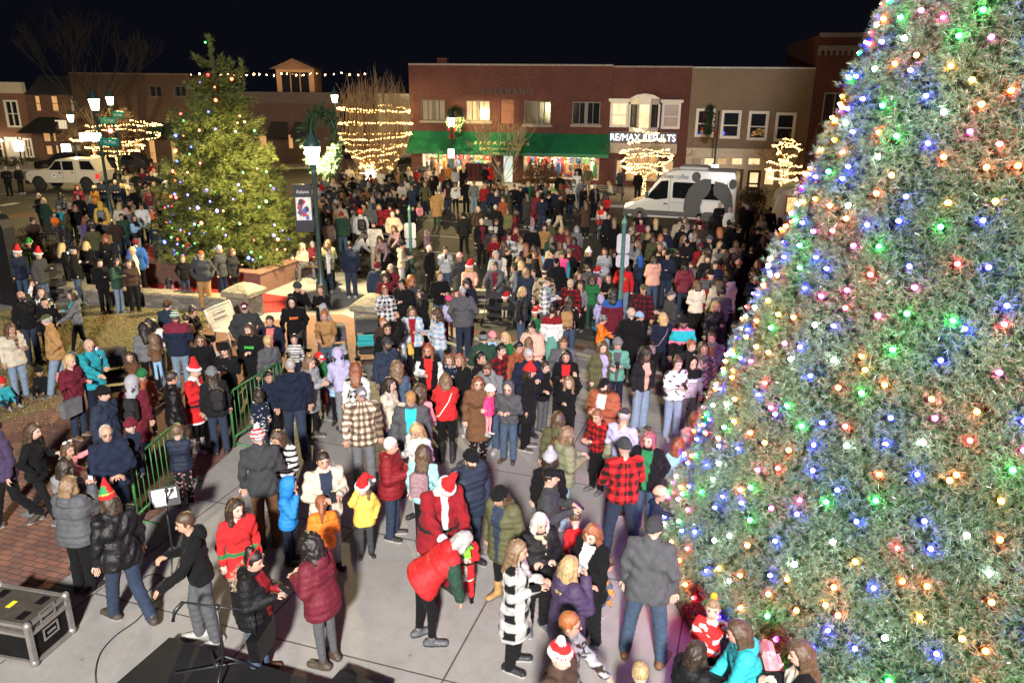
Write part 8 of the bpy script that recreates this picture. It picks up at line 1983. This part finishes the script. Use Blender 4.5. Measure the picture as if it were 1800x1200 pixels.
        if e.startswith('sling.'):
            c = e[6:]; q = top_thing('shoulder_bag', f"{CNAME[c]} shoulder bag slung on the {short[:60]}", 'bag', 'bags carried in the crowd'); g_ = .135*sp['girth']+.035; pts = [tuple(T((-.13, 0, 1.45))), tuple(T((-.05, -g_, 1.28))), tuple(T((.14, -g_*.8, .98))), tuple(T((.23, 0, .93))), tuple(T((.14, g_, 1.0))), tuple(T((-.04, g_, 1.28))), tuple(T((-.13, 0.02, 1.45)))]; b = MB(); b.tube(pts, .011, 5); b.build('strap', bagmat(c), q); b = MB(); c0 = T((.24, .04, .88)); b.bbox((c0[0]-.05, c0[1]-.12, c0[2]-.09), (c0[0]+.05, c0[1]+.12, c0[2]+.08), .025); b.build('body', bagmat(c), q)
        if e == 'ph':
            q = top_thing('phone', f"phone held by the {short[:70]}", 'phone', 'phones held in the crowd'); w = (J['wr', -1]+J['wr', 1])/2 if sp['arms'] in ('ff', 'uu') else J['wr', 1 if sp['arms'][1] in 'fu' else -1]; c = w+np.array([0, -.09, .05])*sb; tilt = Matrix.Translation(Vector(c)) @ Matrix.Rotation(R(-50 if 'f' in sp['arms'] else 0), 4, 'X'); b = MB(); b.bbox((-.037,-.005,-.075),(.037,.005,.075), .004, tilt); b.build('case', M_PHONE, q); b = MB(); b.box((-.033,.0055,-.07),(.033,.0065,.07), tilt); b.build('screen', M_SCREEN, q)
        if e == 'paper': q = top_thing('paper_sheet', f"white paper sheet held by the {short[:60]}", 'paper'); c = J['wr', 1]; b = MB(); b.box((c[0]-.10,c[1]-.2,c[2]-.06),(c[0]+.11,c[1]-.06,c[2]-.057), None); b.build('sheet', M_PAP, q)
        if e == 'cloth': q = top_thing('folded_coat', f"grey coat draped over the arm of the {short[:50]}", 'coat'); c = J['wr', 1]; f = Field(c-np.array([.25,.2,.6]), c+np.array([.25,.2,.15]), .02); f.cap(c+np.array([0,-.02,.02]), c+np.array([.08,-.02,-.42]), .07, .12, .03); f.cap(c+np.array([-.05,-.05,.0]), c+np.array([-.02,-.05,-.3]), .06, .08, .03); V, Q = f.mesh(); link('cloth', npmesh('cloth', V, Q, np.tile(np.array([(.33,.33,.36)], np.float32), (len(V), 1)), [M_FAB]), q)
        if e == 'text':
            hc = info['hc']
            for qi, ch in enumerate('MARYLAND'):
                a = R(-62+qi*17.5); p = Hd((math.sin(a)*.106, .014-math.cos(a)*.124, .055)); o = text('beanie_letter', ch, .042, mat('letter_red', (.45,.02,.02), .8, bmp=0), t, tuple(p), rot=(R(90), 0, a), extrude=.004)
                o.rotation_euler = (Matrix(Hr.tolist()) @ Matrix.Rotation(a, 3, 'Z') @ Matrix.Rotation(R(90), 3, 'X')).to_euler()
if CR['v']: tag(link('crowd', npmesh('crowd', np.concatenate(CR['v']), np.concatenate(CR['q']), np.concatenate(CR['c']), CR['mats'], np.concatenate(CR['m']))), 'far part of the standing crowd in the street and before the shops', 'crowd', kind='stuff')
# ------------------------------------------------------------------ strollers
def stroller(px, py, yaw, seatc, canopyc, label, wide=False, glow=None):
    p = G(px, py); t = empty('stroller', p, yaw); tag(t, label, 'stroller', 'strollers in the crowd'); w = .42 if wide else .26; b = MB()
    for s_ in (-1, 1): b.tube([(s_*w,.42,1.0),(s_*w,.30,.85),(s_*w,-.30,.30),(s_*w,-.42,.14)], .015, 6); b.tube([(s_*w,.36,.14),(s_*w,.0,.56)], .014, 6)
    b.tube([(-w,.42,1.0),(w,.42,1.0)], .018, 6); b.tube([(-w,.36,.14),(w,.36,.14)], .012, 5); b.tube([(-w,-.42,.14),(w,-.42,.14)], .012, 5); b.build('frame', mat('stroller_frame', (.04,.04,.042), .4, metal=.4), t)
    for s_ in (-1, 1):
        for y, r in ((.36,.14),(-.42,.12)): q = MB(); q.lathe([(r*.6,-.02),(r,-.022),(r,.022),(r*.6,.02)], (0,0,0), 14); o = q.build('wheel', mat('tyre', (.02,.02,.021), .85), t); o.rotation_euler = (0, R(90), 0); o.location = (s_*(w+.03), y, r)
    f = Field((-w-.05,-.35,.3), (w+.05,.4,.95), .022); f.cap((-w*.75,-.18,.48), (w*.75,-.18,.48), .07, .07, .05); f.cap((-w*.75,.05,.46), (w*.75,.05,.46), .07, .07, .06); f.cap((-w*.7,.22,.78), (w*.7,.22,.78), .05, .05, .08); f.cap((-w*.7,.10,.55), (w*.7,.10,.55), .06, .06, .08); V, Q = f.mesh(); link('seat', npmesh('seat', V, Q, np.tile(np.array([seatc], np.float32), (len(V), 1)), [M_FAB]), t)
    b = MB(); n = 7; vs = []
    for a in range(n+1): th = R(8+112*a/n); vs += [(-w*1.02, .22-.36*math.cos(th)*-1*-1+.02, .68+.36*math.sin(th)), (w*1.02, .22-.36*math.cos(th)+.02, .68+.36*math.sin(th))]
    b.add(vs, [(2*a, 2*a+1, 2*a+3, 2*a+2) for a in range(n)], True)
    for s_ in (0, 1): b.add([vs[2*a+s_] for a in range(n+1)]+[((-w if s_ == 0 else w)*1.02, .2, .68)], [(a, a+1, n+1) for a in range(n)])
    b.build('canopy', mat('canopy_'+str(round(canopyc[0]*100)), canopyc, .8, scale=15), t, fix=False); b = MB(); b.bbox((-w*.85,-.2,.2),(w*.85,.3,.34), .03); b.build('basket', M_BLACK, t)
    if glow: b = MB(); b.tube([(-w*1.06, .24-.37*math.cos(R(a)), .69+.38*math.sin(R(a))) for a in range(10, 121, 14)], .016, 5); b.build('light_strip', emit('violet_strip', (.42,.25,1), 6), t)
stroller(648, 632, R(10), (.03,.30,.33), (.03,.03,.033), 'black stroller with turquoise seat beside the stone pillar')
stroller(592, 650, R(20), (.30,.30,.33), (.06,.06,.065), 'grey hooded stroller in front of the person in the tan hoodie')
stroller(880, 568, R(-12), (.02,.02,.022), (.02,.02,.022), 'wide black double stroller with a santa-hatted child', True)
stroller(208, 700, R(25), (.03,.03,.035), (.03,.03,.035), 'black stroller edged with a glowing violet strip on the brick paving', False, True)
stroller(103, 525, R(35), (.03,.03,.035), (.03,.03,.035), 'black stroller with a glowing violet hoop behind the low wall', False, True)
stroller(1205, 530, R(-30), (.10,.10,.11), (.12,.12,.13), 'grey stroller under a clear rain cover on the right')
stroller(1058, 425, R(200), (.05,.05,.05), (.05,.05,.05), 'dark stroller pushed across the open road')
stroller(690, 455, R(160), (.03,.03,.03), (.04,.04,.04), 'black stroller below the leaning people in mauve')
K_BABY = None
# bench with a reclining person on the far pavement
for px, py, yw, lb in ((1072,352,F1.rz+R(175),'dark slatted bench outside the narrow red brick office'),(537,488,R(-20),'dark bench holding three sitting people right of the evergreen'),(705,350,R(10),'dark bench by the vase-shaped lit tree')):
    p = G(px, py, .0 if py > 400 else .14); t = empty('park_bench', p, yw); tag(t, lb, 'bench'); b = MB()
    for k in range(4): b.box((-.85,-.22+.12*k,.43),(.85,-.13+.12*k,.46))
    b.build('seat', mat('bench_wood', (.08,.05,.03), .6), t); b = MB()
    for k in range(3): b.box((-.85,.26+.02*k,.52+.12*k),(.85,.285+.02*k,.61+.12*k))
    b.build('backrest', mat('bench_wood', (.08,.05,.03), .6), t)
    for x in (-.7,.7): q = MB(); q.tube([(x,-.2,0),(x,-.18,.43)], .022); q.tube([(x,.3,0),(x,.24,.45),(x,.33,.85)], .022); q.build('leg', M_BLACK, t)
